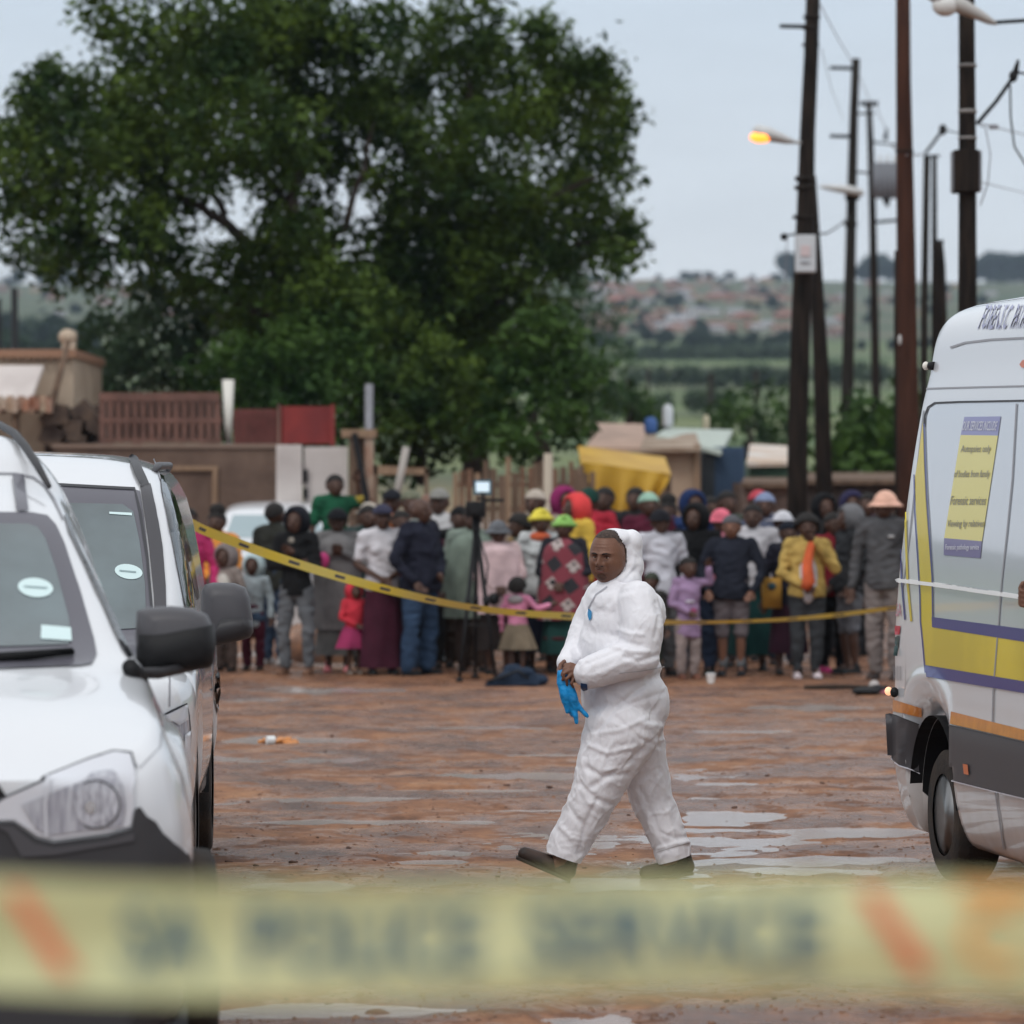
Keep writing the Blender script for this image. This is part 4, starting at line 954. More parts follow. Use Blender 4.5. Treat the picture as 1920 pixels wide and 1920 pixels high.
# ---- car B: second, behind it
stB = [(0.0, [(.60,.40),(.72,.46),(.78,.60),(.79,.78),(.78,.90),(.76,.98),(.72,1.04),(.62,1.06),(.46,1.07),(.30,1.08),(0,1.08)]),
 (.14, [(.66,.40),(.82,.46),(.88,.60),(.89,.78),(.885,.92),(.87,1.02),(.80,1.09),(.66,1.11),(.46,1.12),(.30,1.13),(0,1.13)]),
 (.5, [(.68,.38),(.88,.42),(.925,.60),(.935,.80),(.93,.98),(.90,1.07),(.82,1.13),(.68,1.15),(.5,1.17),(.3,1.18),(0,1.18)]),
 (1.15, [(.70,.35),(.88,.4),(.93,.62),(.935,.8),(.93,1.0),(.905,1.10),(.85,1.18),(.74,1.20),(.5,1.22),(.3,1.23),(0,1.24)]),
 (1.25, [(.70,.35),(.88,.4),(.93,.62),(.935,.8),(.93,1.0),(.905,1.12),(.865,1.23),(.78,1.26),(.5,1.28),(.3,1.29),(0,1.30)]),
 (2.0, [(.70,.35),(.88,.4),(.93,.62),(.935,.8),(.93,1.0),(.915,1.15),(.885,1.28),(.76,1.84),(.66,1.93),(.4,1.96),(0,1.97)]),
 (2.5, [(.70,.35),(.88,.4),(.93,.62),(.935,.8),(.93,1.0),(.915,1.15),(.885,1.28),(.765,1.88),(.66,2.02),(.4,2.08),(0,2.10)]),
 (4.2, [(.70,.35),(.88,.4),(.93,.62),(.935,.8),(.93,1.0),(.915,1.15),(.885,1.28),(.765,1.88),(.66,2.03),(.4,2.11),(0,2.13)]),
 (4.5, [(.66,.38),(.82,.45),(.87,.62),(.88,.8),(.87,1.0),(.85,1.15),(.82,1.28),(.70,1.84),(.6,1.98),(.36,2.06),(0,2.08)])]
t, inv, bv, body = pickup('parked_car', 'white tall car parked behind the nearest one, with a boxy mirror and green oval sticker', 'car', -2.33, 17.5, 600, stB, (.95, 3.6), None)
ws = dA('windscreen', frit, [(-10,908),(120,911),(245,918),(262,922),(268,960),(278,1040),(284,1110),(288,1240),(-60,1240)], .006, 12)
dA('glass', glass, [(-10,942),(230,948),(250,962),(262,1020),(272,1100),(274,1180),(-60,1196)], .010, 12, parent=ws)
dA('windscreen_seal', seam_recess, stroke([(-10,909),(120,912),(252,919),(262,960),(276,1050),(284,1140),(286,1230)], 5), .010, 10, parent=ws)
dA('windscreen_pillar', greyp, [(262,914),(281,910),(292,960),(303,1020),(310,1100),(313,1200),(293,1230),(288,1120),(279,1030),(268,955)], .012, 10)
dA('roof_strip', darkp, [(241,856),(247,851),(255,854),(260,870),(279,912),(264,917),(250,890),(242,865)], .014, 8)
dA('oval_sticker', sticker, [(241 + 26 * math.cos(a * math.pi / 10), 1075 + 14 * math.sin(a * math.pi / 10) + 3 * math.cos(a * math.pi / 10)) for a in range(20)], .013, 8, mirror=False, parent=ws)
dA('sticker_line', mat('sticker_text', (.25,.33,.34), .6), [(224,1072),(255,1075),(255,1078),(224,1075)], .0155, 9, mirror=False, parent=ws)
dA('painted_reflection_strip', sticker, [(205,963),(247,965),(247,970),(205,967)], .013, 8, mirror=False, parent=ws)  # pale strip paints a reflection on the glass, not a sticker
dA('door_window', glassd, [(299,890),(305,893),(318,930),(340,1010),(358,1090),(364,1140),(346,1140),(334,1080),(318,1000),(304,930)], .006, 8)
dA('door_window', glassd, [(318,918),(326,930),(345,990),(362,1060),(372,1120),(368,1125),(352,1060),(334,990)], .006, 8)
dA('door_seam', seam_shade, stroke([(288,860),(294,875),(300,900)], 2.5), .004, 8)
dA('door_seam', seam_shade, stroke([(318,1262),(317,1325)], 2.5), .005, 8)
hl = dA('headlight', lens, [(284,1355),(300,1345),(330,1330),(345,1322),(348,1340),(350,1380),(349,1420),(345,1448),(330,1455),(316,1456),(300,1420)], .014, 8)
dA('light_strip', lensrim, [(340,1378),(350,1370),(349,1420),(345,1448),(330,1455),(318,1458),(322,1448),(334,1440),(339,1420)], .020, 8, parent=hl)
dA('headlight_chrome', lensrim, [(284,1355),(300,1345),(330,1330),(345,1322),(346,1350),(330,1360),(318,1352),(300,1362)], .018, 8, parent=hl)
dA('headlight_gap', seam_recess, stroke([(284,1354),(300,1343),(330,1328),(346,1320),(350,1340),(353,1378),(350,1430),(346,1452),(330,1460),(318,1460)], 4), .010, 8)
dA('bonnet_seam', seam_recess, stroke([(270,1325),(284,1352),(300,1344)], 5), .006, 8)
dA('fog_lamp_recess', darkp, [(60,1560),(250,1570),(300,1600),(300,1680),(60,1690)], .015, 12)
dA('door_handle', M['chrome'], [(399,1292),(408,1288),(410,1296),(401,1300)], .02, 5)
dA('rear_window', glassd, [(402,1255),(412,1262),(414,1300),(406,1340),(400,1300)], .006, 6)
for s in (1, -1): MB().tube([(s * .655, 2.42, 2.01), (s * .675, 2.6, 2.045), (s * .675, 4.1, 2.055), (s * .65, 4.3, 2.01)], [.012, .020, .020, .012], 10).build('roof_rail', greyp, t, smooth=True)
MB().tube([inv @ P(-80,1236,18.5), inv @ P(228,1230,18.6)], .02, 8).build('wiper', M['black'], t, smooth=True)
mirror_housing(t, inv, [(378,1108),(384,1096),(400,1092),(440,1093),(460,1101),(468,1120),(474,1160),(475,1185),(468,1196),(420,1208),(396,1212),(378,1212),(376,1160)], 18.9, 1.0, greyp,
   [(410,1168),(440,1166),(474,1164),(475,1185),(468,1196),(420,1208),(396,1212),(385,1212)], darkp, ((370,1190,18.7),(385,1200,18.8),(420,1200,18.9)))
dA('mirror_foot', darkp, [(368,1180),(380,1180),(380,1215),(370,1212)], .02, 6)
TAPE_A = P(350, 981, 21.8)

# ---- car C: white hatchback behind the crowd on the left
stC = [(y, [(a, b * .93) for a, b in p]) for y, p in stA[:5]] + [
 (1.95, [(.70,.33),(.88,.37),(.93,.58),(.935,.74),(.925,.95),(.86,1.13),(.80,1.20),(.70,1.56),(.62,1.66),(.40,1.70),(0,1.71)]),
 (2.6, [(.70,.33),(.88,.37),(.93,.58),(.935,.74),(.925,.95),(.86,1.13),(.80,1.20),(.70,1.58),(.62,1.71),(.40,1.76),(0,1.78)]),
 (3.9, [(.70,.33),(.88,.37),(.93,.58),(.935,.74),(.925,.95),(.86,1.13),(.80,1.20),(.70,1.58),(.62,1.71),(.40,1.76),(0,1.78)]),
 (4.2, [(.66,.36),(.82,.42),(.87,.58),(.88,.74),(.87,.95),(.82,1.13),(.76,1.20),(.62,1.50),(.5,1.62),(.36,1.66),(0,1.68)])]
qC = P(523, 0, 52.5)
t, inv, bv, body = pickup('parked_car', 'white hatchback parked among the people behind the tape on the left', 'car', qC.x, 51.5, 560, stC, (.9, 3.3), None)
def dC(name, m, pts, off=.008, **k):
    """pieces given in the car's own frame (u, z) and cast onto the front"""
    M_ = mworld(t); px = []
    for u, z in pts:
        # aim from straight ahead of the car
        h = bv.ray_cast(Vector((u, -3, z)), Vector((0, 1, 0))); px.append((u, z))
    vs, fs = cut2d(px, .06); out = []
    for u, z in vs:
        h = bv.ray_cast(Vector((u, -3, z)), Vector((0, 1, 0)))
        out.append((h[0] + Vector((0, -off, 0))) if h[0] else Vector((u, 0, z)))
    MB().add(out, fs).build(name, m, k.get('parent') or t, smooth=True)
dC('windscreen', mat('reflecting_glass', (.26,.33,.35), .1, coat=.5), [(-.66,1.30),(.66,1.30),(.56,1.60),(-.56,1.60)], .012)
for s in (-1, 1):
    dC('headlight', lens, [(s*.42,.80),(s*.80,.84),(s*.76,.96),(s*.5,.90)], .02)
dC('grille', M['black'], [(-.36,.74),(.36,.74),(.36,.84),(-.36,.84)], .015); dC('lower_grille', darkp, [(-.55,.46),(.55,.46),(.5,.60),(-.5,.60)], .015); dC('number_plate', sticker, [(-.24,.62),(.24,.62),(.24,.72),(-.24,.72)], .02)
mb = MB()
for s in (-1, 1): mb.ball((s * 1.0, 1.5, 1.15), (.11, .07, .08)).tube([(s * .86, 1.5, 1.12), (s * 1.0, 1.5, 1.12)], .03, 8)
mb.build('door_mirror', white, t, smooth=True)

# ---- the white forensic van on the right
VR = Vector((2.903, 20.56, 0)); thv = math.atan2(960 + 244, F)
t = thing('van', 'white high roofed forensic van with blue and yellow stripes at the right edge', 'van', VR, 0)
# local frame: x = towards the camera side of the photo left (outward), y = backwards, so build with y from the rear = 0 forwards
t.rotation_euler = (0, 0, math.pi + thv)
inv = mworld(t).inverted()
pv = [(.62,.16),(.87,.20),(.93,.28),(.975,.45),(.99,.60),(1.0,.75),(.987,.886),(.985,1.158),(.968,1.43),(.94,1.70),(.905,1.974),(.84,2.355),(.80,2.52),(.770,2.68),(.72,2.79),(.60,2.855),(.35,2.895),(0,2.905)]
def sv(f, dz=0, zf=1.0): return [(a * f, b * zf + dz) for a, b in pv]
def svn(f, ztop): return [(a * f, min(b, ztop - (1 - a) * .1)) for a, b in pv]
stV = [(0.0, [(a - .09 if a > .2 else a * .4, b - (.08 if b > 2.7 else 0)) for a, b in pv]), (.025, [(a - .03 if a > .2 else a * .8, b - (.03 if b > 2.7 else 0)) for a, b in pv]), (.07, [(a - .006, b - (.015 if b > 2.7 else 0)) if a > 0 else (a, b - .015) for a, b in pv]),
 (.2, pv), (2.2, pv), (4.2, pv), (4.6, [(a, b - max(0, b - 2.2) * .25) for a, b in pv]), (5.05, [(a * .99, b if b < 1.9 else 1.9 + (b - 1.9) * .16) for a, b in pv]), (5.35, [(a * .97, b if b < 1.25 else 1.25 + (b - 1.25) * .22) for a, b in pv]), (5.75, [(a * .93, b if b < 1.0 else 1.0 + (b - 1.0) * .10) for a, b in pv]), (5.9, [(a * .82, b * .9 if b < 1.0 else .9 + (b - 1.0) * .05) for a, b in pv])]
def van_shell():
    global WR
    WR = .38
    return car_shell(stV, [(.74, .43), (4.75, .43)], dy=.04)
rows = van_shell()
me = shell_mesh(rows).mesh('body', white); obj('body', me, white, t); bv = bvh_of([me])
mb = MB()
for c, r in ((.74, .435), (4.75, .435)):
    for s in (-1, 1): arch(mb, c, r, s * .35, s * .965)
mb.box((0, 2.9, .42), (1.5, 5.2, .3)); mb.build('underbody', M['black'], t)
for c in (.74, 4.75):
    for s in (-1, 1): wheel(t, s * .80, c, .325, .325, .22, dual=(c < 2), side=s)
bluev = mat('blue_vinyl', (.035, .040, .19), .3, coat=.2); yelv = mat('yellow_vinyl', (.60, .47, .03), .3, coat=.25, var=.12, vs=1.5); yelp = mat('poster_yellow', (.66, .58, .16), .4, coat=.5)
orv = mat('orange_reflector', (.62, .22, .02), .3, coat=.6, c2=(.5, .16, .015), vs=12); whv = mat('white_vinyl', (.6, .6, .66), .4)
txtb = mat('pale_blue_lettering', (.30, .31, .45), .4); txtg = mat('olive_lettering', (.28, .26, .18), .5); greyl = mat('grey_lettering', (.2, .2, .22), .5)
def dV(name, m, poly, off=.004, step=10, **k): return dec(t, inv, bv, name, m, poly, off, step, mirror=False, **k)
def tV(s, x0, y0, x1, y1, slant, m, off, name='lettering', parent=None): return dec(t, inv, bv, name, m, None, off, mirror=False, raw=text2d(s, x0, y0, x1, y1, slant), parent=parent)
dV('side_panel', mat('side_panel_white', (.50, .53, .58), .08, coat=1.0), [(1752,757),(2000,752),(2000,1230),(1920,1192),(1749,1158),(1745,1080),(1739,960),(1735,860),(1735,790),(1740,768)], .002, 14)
dV('panel_recess_shade', seam_recess, stroke([(1735,800),(1736,780),(1742,764),(1754,756),(1800,754),(2000,750)], 3.5), .006, 8)  # dark outline paints recess shade round the panel
dV('roof_crease_shade', seam_shade, stroke([(1783,652),(1810,643),(1860,637),(2000,630)], 4), .004, 8); dV('roof_seam', seam_shade, stroke([(1737,729),(1800,727),(2000,722)], 3), .004, 8)  # the crease line is shade painted in grey; the seam is a joint
dV('door_seam', seam_shade, stroke([(1908,757),(1900,900),(1890,1000),(1880,1090),(1872,1200),(1864,1300),(1862,1390),(1866,1470),(1884,1592)], 2.6), .006, 10)
dV('rear_seam', seam_shade, stroke([(1733,770),(1718,900),(1706,1010),(1694,1100)], 2), .004, 10)
dV('yellow_band', yelv, [(1732,790),(1734,864),(1737,930),(1741,989),(1748,1082),(1750,1160),(1749,1176),(1920,1203),(2000,1217),(2000,1292),(1920,1277),(1737,1247),(1733,1200),(1729,1165),(1728,1114),(1725,1051),(1719,957),(1717,895),(1723,860)], .0045, 9)
dV('blue_edge', bluev, stroke([(1735,795),(1737,864),(1740,930),(1744,989),(1750,1082),(1751,1158)], 2.6), .0065, 9)
dV('blue_edge', bluev, stroke([(1716,890),(1717,957),(1723,1051),(1727,1114),(1728,1165),(1732,1205),(1737,1262)], 2.6), .0065, 9)
dV('blue_band', bluev, [(1749,1157),(1920,1179),(2000,1190),(2000,1217),(1920,1203),(1750,1176)], .0065, 9)
dV('blue_band', bluev, [(1737,1247),(1920,1277),(2000,1291),(2000,1313),(1920,1299),(1739,1269)], .0065, 9)
dV('blue_stripe', bluev, stroke([(1690,1030),(1692,1093),(1698,1162)], 3), .0045, 9); dV('yellow_stripe', yelv, stroke([(1699,960),(1700,1010),(1703,1093),(1710,1165)], 4), .0045, 9)
dV('red_mark', mat('red_mark', (.42,.03,.05), .4), [(1680,1173),(1690,1174),(1688,1190),(1678,1190)], .0045, 6)
dV('dark_mark', mat('dark_mark', (.03,.06,.06), .4), [(1684,1192),(1688,1192),(1684,1230),(1675,1229),(1677,1212),(1681,1210),(1677,1206),(1679,1196)], .0045, 6)
tV('10 111', 1675, 1248, 1691, 1276, 0, greyl, .0045); tV('SA', 1681, 1131, 1692, 1156, 0, mat('faded_red', (.45,.22,.26), .5), .0045)
tV('FORENSIC', 1834, 617, 1886, 574, 0, txtb, .005) if False else tV('FORENSIC', 1834, 572, 1886, 618, 17, txtb, .005)
tV('PATHOLOGY', 1894, 571, 1950, 617, 17, txtb, .005)
po = dV('poster', yelp, [(1803,816),(1873,817),(1843,1015),(1772,1009)], .005, 10)
dV('poster_header', bluev if False else mat('lavender_vinyl', (.22,.22,.42), .4, coat=.4), [(1810,782),(1878,781),(1873,817),(1803,816)], .005, 8, parent=po)
dV('poster_footer', mat('violet_vinyl', (.14,.12,.26), .4, coat=.4), [(1772,1009),(1843,1015),(1840,1047),(1771,1041)], .005, 8, parent=po)
tV('OUR SERVICES INCLUDE', 1806, 790, 1870, 808, 4, whv, .008, parent=po)
for s, x0, x1, y, m_ in (('Autopsies only', 1803, 1859, 848, txtg), ('of bodies from family', 1790, 1857, 895, txtg), ('Forensic services', 1784, 1850, 943, txtg), ('Viewing by relatives', 1777, 1846, 988, txtg)):
    tV(s, x0, y - 13, x1, y + 4, 3, m_, .008, parent=po)
tV('Forensic pathology service', 1775, 1021, 1838, 1034, 1, whv, .008, parent=po)
dV('orange_strip', orv, [(1677,1312),(1730,1327),(1730,1344),(1676,1334)], .007, 8); dV('orange_strip', orv, [(1785,1334),(1920,1368),(2000,1388),(2000,1411),(1920,1389),(1783,1357)], .007, 8)
dV('side_moulding', greyp, [(1660,1339),(1675,1338),(1727,1354),(1723,1446),(1700,1440),(1672,1417),(1664,1416)], .018, 8)
dV('side_moulding', greyp, [(1766,1360),(1785,1361),(1920,1392),(2000,1410),(2000,1515),(1920,1494),(1850,1478),(1782,1460),(1777,1430)], .018, 8)
dV('moulding_edge', seam_recess, stroke([(1672,1338),(1728,1354)], 2), .021, 8); dV('moulding_edge', seam_recess, stroke([(1785,1360),(1920,1391),(2000,1409)], 2), .021, 8)
dV('lower_panel_edge', whv, stroke([(1670,1418),(1700,1440),(1724,1449)], 2), .021, 8); dV('lower_panel_edge', whv, stroke([(1783,1461),(1850,1478),(1920,1495),(2000,1516)], 2), .021, 8)
dV('side_marker', mat('orange_marker', (.62,.16,.05), .3), [(1815,1431),(1824,1433),(1826,1452),(1817,1450)], .026, 6); dV('side_marker', mat('orange_marker', (.62,.16,.05), .3), [(1671,1387),(1677,1389),(1677,1408),(1671,1406)], .026, 6)
rl = MB().tube([inv @ P(1684, 1090, 20.35) + Vector((.03, 0, 0)), inv @ P(1760, 1098, 19.48) + Vector((.02, 0, 0)), inv @ P(1906, 1119, 18.15)], .010, 10); 
# the sliding door rail follows the side, slightly proud of it
v3, f3 = paste(bv, inv, *cut2d(stroke([(1684,1088),(1760,1097),(1920,1120),(2000,1132)], 7), 6), .024); v2, f2 = paste(bv, inv, *cut2d(stroke([(1684,1088),(1760,1097),(1920,1120),(2000,1132)], 9), 6), .002)
MB().add(v3, f3).add(v2, f2).build('door_rail', mat('rail_white', (.80,.80,.80), .3), t, smooth=True)
dV('red_logo', mat('logo_red', (.55,.20,.14), .5), [(1913,684),(1918,676),(1930,672),(1940,680),(1930,688),(1918,690)], .005, 6)
c = inv @ P(1736, 686, 20.35); c2 = inv @ P(1752, 686, 20.3)
lm = MB().tube([c2, c2.lerp(c, .5)], .022, 10).build('marker_lamp', M['black'], t, smooth=True); MB().ball(c, (.018, .018, .022)).build('lamp_lens', mat('clear_lens', (.7, .66, .6), .2), lm, smooth=True)
c = inv @ P(1666, 1296, 20.3); c2 = inv @ P(1677, 1298, 20.25); gm2 = bpy.data.materials.new('lit_marker'); gm2.use_nodes = True; _b = gm2.node_tree.nodes['Principled BSDF']; _b.inputs['Base Color'].default_value = (1, .5, .3, 1); _b.inputs['Emission Color'].default_value = (1, .5, .28, 1); _b.inputs['Emission Strength'].default_value = 1.0
lm = MB().ball(c2, (.022, .02, .026)).build('marker_lamp', M['black'], t, smooth=True); MB().ball(c, (.02, .02, .022)).build('lamp_lens', gm2, lm, smooth=True)
# front end of the van (outside the frame): windscreen, cab window, lamps
mb = MB(); 
for s in (-1, 1):
    h = [bv.ray_cast(Vector((s * 3, y, z)), Vector((-s, 0, 0)))[0] for y, z in ((4.25, 1.4), (5.0, 1.38), (4.85, 1.95), (4.3, 2.1))]
    if all(h): mb.add([q + Vector((s * .006, 0, 0)) for q in h], [(0, 1, 2, 3)])
mb.build('cab_window', glassd, t)
mb = MB(); g5 = []
for j in range(7):
    for i in range(9):
        u = (-.72 + 1.44 * i / 8); z = 1.45 + .50 * j / 6
        h = bv.ray_cast(Vector((u, 8, z)), Vector((0, -1, 0)))[0]; g5.append((h or Vector((u, 5.2, z))) + Vector((0, .01, .006)))
mb.add(g5, [(j * 9 + i, j * 9 + i + 1, j * 9 + i + 10, j * 9 + i + 9) for j in range(6) for i in range(8)]).build('windscreen', glassd, t, smooth=True)
mb = MB()
for s in (-1, 1): mb.ball((s * .70, 5.80, .82), (.12, .06, .16))
mb.build('headlight', lens, t, smooth=True)
mb = MB()
for z in (.98, .90, .82): mb.box((0, 5.93, z - .1), (.8, .05, .03))
mb.build('grille', M['black'], t)
WR = .36
# ------------------------------------------------------------------ people in the crowd
def hand(mb, w, d, s, side):
    """palm, four unequal slightly curled fingers and a thumb; w wrist, d direction, s scale"""
    d = Vector(d).normalized(); sd = d.cross(Vector((0, 1, 0)))
    if sd.length < .2: sd = d.cross(Vector((1, 0, 0)))
    sd.normalize(); up = d.cross(sd).normalized(); w = Vector(w)
    mb.capsule(w, w + d * .045 * s, .024 * s, .036 * s); mb.capsule(w + d * .04 * s - sd * .012 * s, w + d * .085 * s - sd * .012 * s, .026 * s, .026 * s); mb.capsule(w + d * .04 * s + sd * .014 * s, w + d * .085 * s + sd * .014 * s, .026 * s, .025 * s)
    for k, (o, l) in enumerate(((-.033, .062), (-.011, .075), (.012, .070), (.033, .052))):
        a = w + d * .09 * s + sd * o * s; b = a + d * l * .55 * s + up * .010 * s; c = b + d * l * .4 * s + up * .022 * s
        mb.capsule(a, b, .0105 * s, .0098 * s, 8); mb.capsule(b, c, .0098 * s, .008 * s, 8)
    a = w + d * .03 * s + sd * side * .03 * s; mb.capsule(a, a + (d * .035 + sd * side * .03) * s, .014 * s, .011 * s, 8); mb.capsule(a + (d * .035 + sd * side * .03) * s, a + (d * .065 + sd * side * .034 + up * .01) * s, .011 * s, .009 * s, 8)

POSE = {  # elbow and wrist for one arm, in units of height; x outward, y forward is negative
 'down':   ((.155, .01, .63), (.165, -.03, .475)),
 'pocket': ((.175, .02, .64), (.125, -.055, .52)),
 'front':  ((.145, -.02, .635), (.03, -.10, .56)),
 'folded': ((.150, -.03, .645), (-.05, -.105, .66)),
 'chest':  ((.150, -.04, .64), (.03, -.12, .72)),
 'mouth':  ((.155, -.05, .66), (.025, -.13, .83)),
 'raise':  ((.17, -.03, .80), (.15, -.07, .93)),
 'reach':  ((.19, -.03, .70), (.30, -.05, .74)),
 'back':   ((.165, .05, .64), (.04, .09, .56)),
}
def person(label, px, top, feet, top_c, bot_c, yaw=0, D=None, H=None, build=1.0, arms=('down', 'down'), sleeve='long', bottom='trousers', head='short', head_c=(.02, .02, .02), shoe_c=(.02, .02, .02),
           child=False, skin=None, length=.48, top_m=None, extra=None, group=None, base=0.0, stance=.055, lean=0.0, hem=.05, inner=None, scarf=None, shoes='trainer', female=False):
    if D is None: D = ground_D(feet)
    zt = CZ + (HY - top) * D / F
    b_ = at(px, 0, D); b_.z += base
    if H is None: H = zt - b_.z
    hat_extra = {'bun': .05, 'hat': .02, 'wide': .02, 'bucket': .02, 'wrap': .02, 'hood': .015, 'beanie': .015, 'cap': .01, 'afro': .02}.get(head, 0)
    Hb = H / (1 + hat_extra)
    if yaw == 0: yaw = R(rnd.uniform(-22, 22))
    t = thing('person', label, 'person', b_, yaw, group)
    h = Hb
    hs = 1.22 if child else 1.0            # a child has the bigger head
    hr = .067 * hs; hc = Vector((0, -.008, 1 - hr * 1.02)); nk = hc.z - hr * .9
    sh = nk - .035; sw = (.100 if female or child else .112) * (1 if build < 1.1 else 1.04); hip = .52 if not child else .48
    kn = hip * .52
    V3 = lambda x, y, z: Vector((x * h, y * h, z * h))
    k_sh = sh / .815
    def arm(side, pose):
        e_, w_ = POSE[pose]
        ew = 1 + (build - 1) * .5
        s_ = V3(side * sw, 0, sh - .01); e = V3(side * e_[0] * ew, e_[1], e_[2] * k_sh); w_ = V3(side * w_[0] * (ew if w_[0] > .1 else 1), w_[1] - (build - 1) * .06, w_[2] * k_sh); return s_, e, w_
    A = {1: arm(1, arms[0]), -1: arm(-1, arms[1])}
    Lg = {}
    for s in (1, -1): Lg[s] = (V3(s * .05, 0, hip), V3(s * (stance + .005), -.012, kn), V3(s * stance, .01, .045))
    bw = build
    mb = MB()
    def torso(mb, g=0.0, lo=hip - .02, hi=sh):
        rings = []
        for z, wx, wy in ((.470, .060, .045), (.474, .084, .068), (.50, .088, .070), (.53, .087, .069), (.57, .080, .064), (.62, .076, .060), (.68, .082, .063), (.74, .092, .064), (.775, .092, .058), (.80, .070, .046), (.812, .035, .03)):
            z2 = lo + (z - .47) / (.812 - .47) * (hi + .008 - lo)
            bb = bw if z < .70 else 1 + (bw - 1) * .6
            rings.append([V3(math.cos(a * math.pi / 12) * (wx * bb + g), -(bw - 1) * .03 + math.sin(a * math.pi / 12) * (wy * bb + g), z2) for a in range(24)])
        mb.loft(rings)
        for s in (1, -1): mb.capsule(V3(0, 0, hi - .005), V3(s * sw * .9, 0, hi - .018), (.040 + g) * h, (.036 + g) * h)
        if female and not child:
            for s in (1, -1): mb.ball(V3(s * .04, -.05 - (bw - 1) * .02, hi - .10), ((.034 + g) * h, (.030 + g) * h, .034 * h))
    torso(mb, -.006)
    mb.capsule(V3(0, .005, sh - .01), V3(0, -.002, nk + .03), .030 * h, .030 * h)
    # head with brow, nose, lips, chin and ears
    mb.ball(V3(hc.x, hc.y + .004, hc.z + .006), (hr * .86 * h, hr * 1.05 * h, hr * .98 * h)); mb.ball(V3(0, hc.y - .020 * hs, hc.z - .030 * hs), (hr * .62 * h, hr * .66 * h, hr * .66 * h))
    mb.capsule(V3(0, hc.y - hr * .98, hc.z + .006), V3(0, hc.y - hr * 1.14, hc.z - .014 * hs), .007 * h * hs, .012 * h * hs)
    mb.ball(V3(0, hc.y - hr * .95, hc.z - .036 * hs), (.016 * h * hs, .010 * h * hs, .008 * h * hs))
    for s in (1, -1): mb.ball(V3(s * hr * .86, hc.y + .006, hc.z - .004), (.006 * h, .013 * h, .019 * h)); mb.ball(V3(s * .026 * hs, hc.y - hr * .78, hc.z - .018 * hs), (.014 * h * hs, .012 * h * hs, .012 * h * hs))
    for s in (1, -1):
        S, E, W = A[s]; mb.capsule(S, E, .027 * h * bw ** .5, .021 * h); mb.capsule(E, W, .021 * h, .015 * h); hand(mb, W, (W - E).normalized(), h * .58 / .1 * .1, s)
        Hh, Kk, An = Lg[s]; mb.capsule(Hh, Kk, .050 * h * bw ** .5, .032 * h); mb.capsule(Kk, Kk.lerp(An, .35), .030 * h, .031 * h); mb.capsule(Kk.lerp(An, .35), An, .031 * h, .019 * h); mb.capsule(An, V3(s * (stance + .012), -.055, .018), .019 * h, .015 * h)
    body = obj('body', remesh(mb, max(.009, .0085 * h / 1.7), 1), skin or M['skin'], t)
    mb = MB()
    for s in (1, -1): mb.ball(V3(s * .026 * hs, hc.y - hr * .90, hc.z + .004), (.0075 * h * hs, .005 * h, .005 * h * hs))
    mb.build('eyes', M['iris'], body, smooth=True)
    tm = top_m or cloth(top_c)
    def folds(me, amp=.010):
        sd = rnd.random() * 40
        co = np.empty(len(me.vertices) * 3, np.float32); me.vertices.foreach_get('co', co); co = co.reshape(-1, 3)
        no = np.empty(len(me.vertices) * 3, np.float32); me.vertices.foreach_get('normal', no); no = no.reshape(-1, 3)
        a = np.array([noise.noise(Vector((float(q[0]) * 7 + sd, float(q[1]) * 7, float(q[2]) * 11))) for q in co])
        co += no * ((1 - np.abs(a) * 3.2) * amp * h / 1.7)[:, None]; me.vertices.foreach_set('co', co.ravel()); me.update()
    if top_c is not None or top_m:
        mb = MB(); lo_t = hip - .02 - (.03 if length < .5 else 0)
        torso(mb, .010, lo=min(length, hip) - .02, hi=sh)
        mb.capsule(V3(0, .006, sh), V3(0, 0, nk + .005), .042 * h, .036 * h)
        for s in (1, -1):
            S, E, W = A[s]
            if sleeve == 'long': mb.capsule(S, E, .040 * h * bw ** .5, .032 * h); mb.capsule(E, E.lerp(W, .94), .032 * h, .025 * h)
            elif sleeve == 'short': mb.capsule(S, S.lerp(E, .70), .040 * h * bw ** .5, .036 * h)
        obj('top', remesh(mb, .013 * max(.7, h / 1.7), 2, disp=folds), tm, t)
    def bell(name, m_, ztop, zbot, rt, rb, waves=9, amp=.05, yo=0.0, flat=.75):
        rings = []; n = 48; ph = rnd.random() * 6
        for k in range(12):
            f = k / 11; r = rt + (rb - rt) * (f ** .8); z = ztop + (zbot - ztop) * f
            rings.append([V3(math.cos(a * 2 * math.pi / n) * r * (1 + amp * f * math.sin(a * 2 * math.pi / n * waves + ph + f)), yo + math.sin(a * 2 * math.pi / n) * r * flat * (1 + amp * f * math.sin(a * 2 * math.pi / n * waves + ph + f)), z) for a in range(n)])
        return MB().loft(rings, cap=False).build(name, m_, t, smooth=True)
    bm_ = cloth(bot_c) if bot_c is not None else None
    if bottom == 'trousers' or bottom == 'shorts':
        mb = MB()
        for z in (hip - .02, hip + .03, hip + .07): mb.ball(V3(0, 0, z), (.086 * bw * h, .070 * bw * h, .05 * h))
        for s in (1, -1):
            Hh, Kk, An = Lg[s]; mb.capsule(Hh + V3(0, 0, -.01), Kk, .060 * h * bw ** .5, .044 * h)
            if bottom == 'trousers': mb.capsule(Kk, Kk.lerp(An, .5), .044 * h, (.040 + hem * .1) * h); mb.capsule(Kk.lerp(An, .5), An + V3(0, 0, .012), (.038 + hem * .1) * h, (.030 + hem * .15) * h)
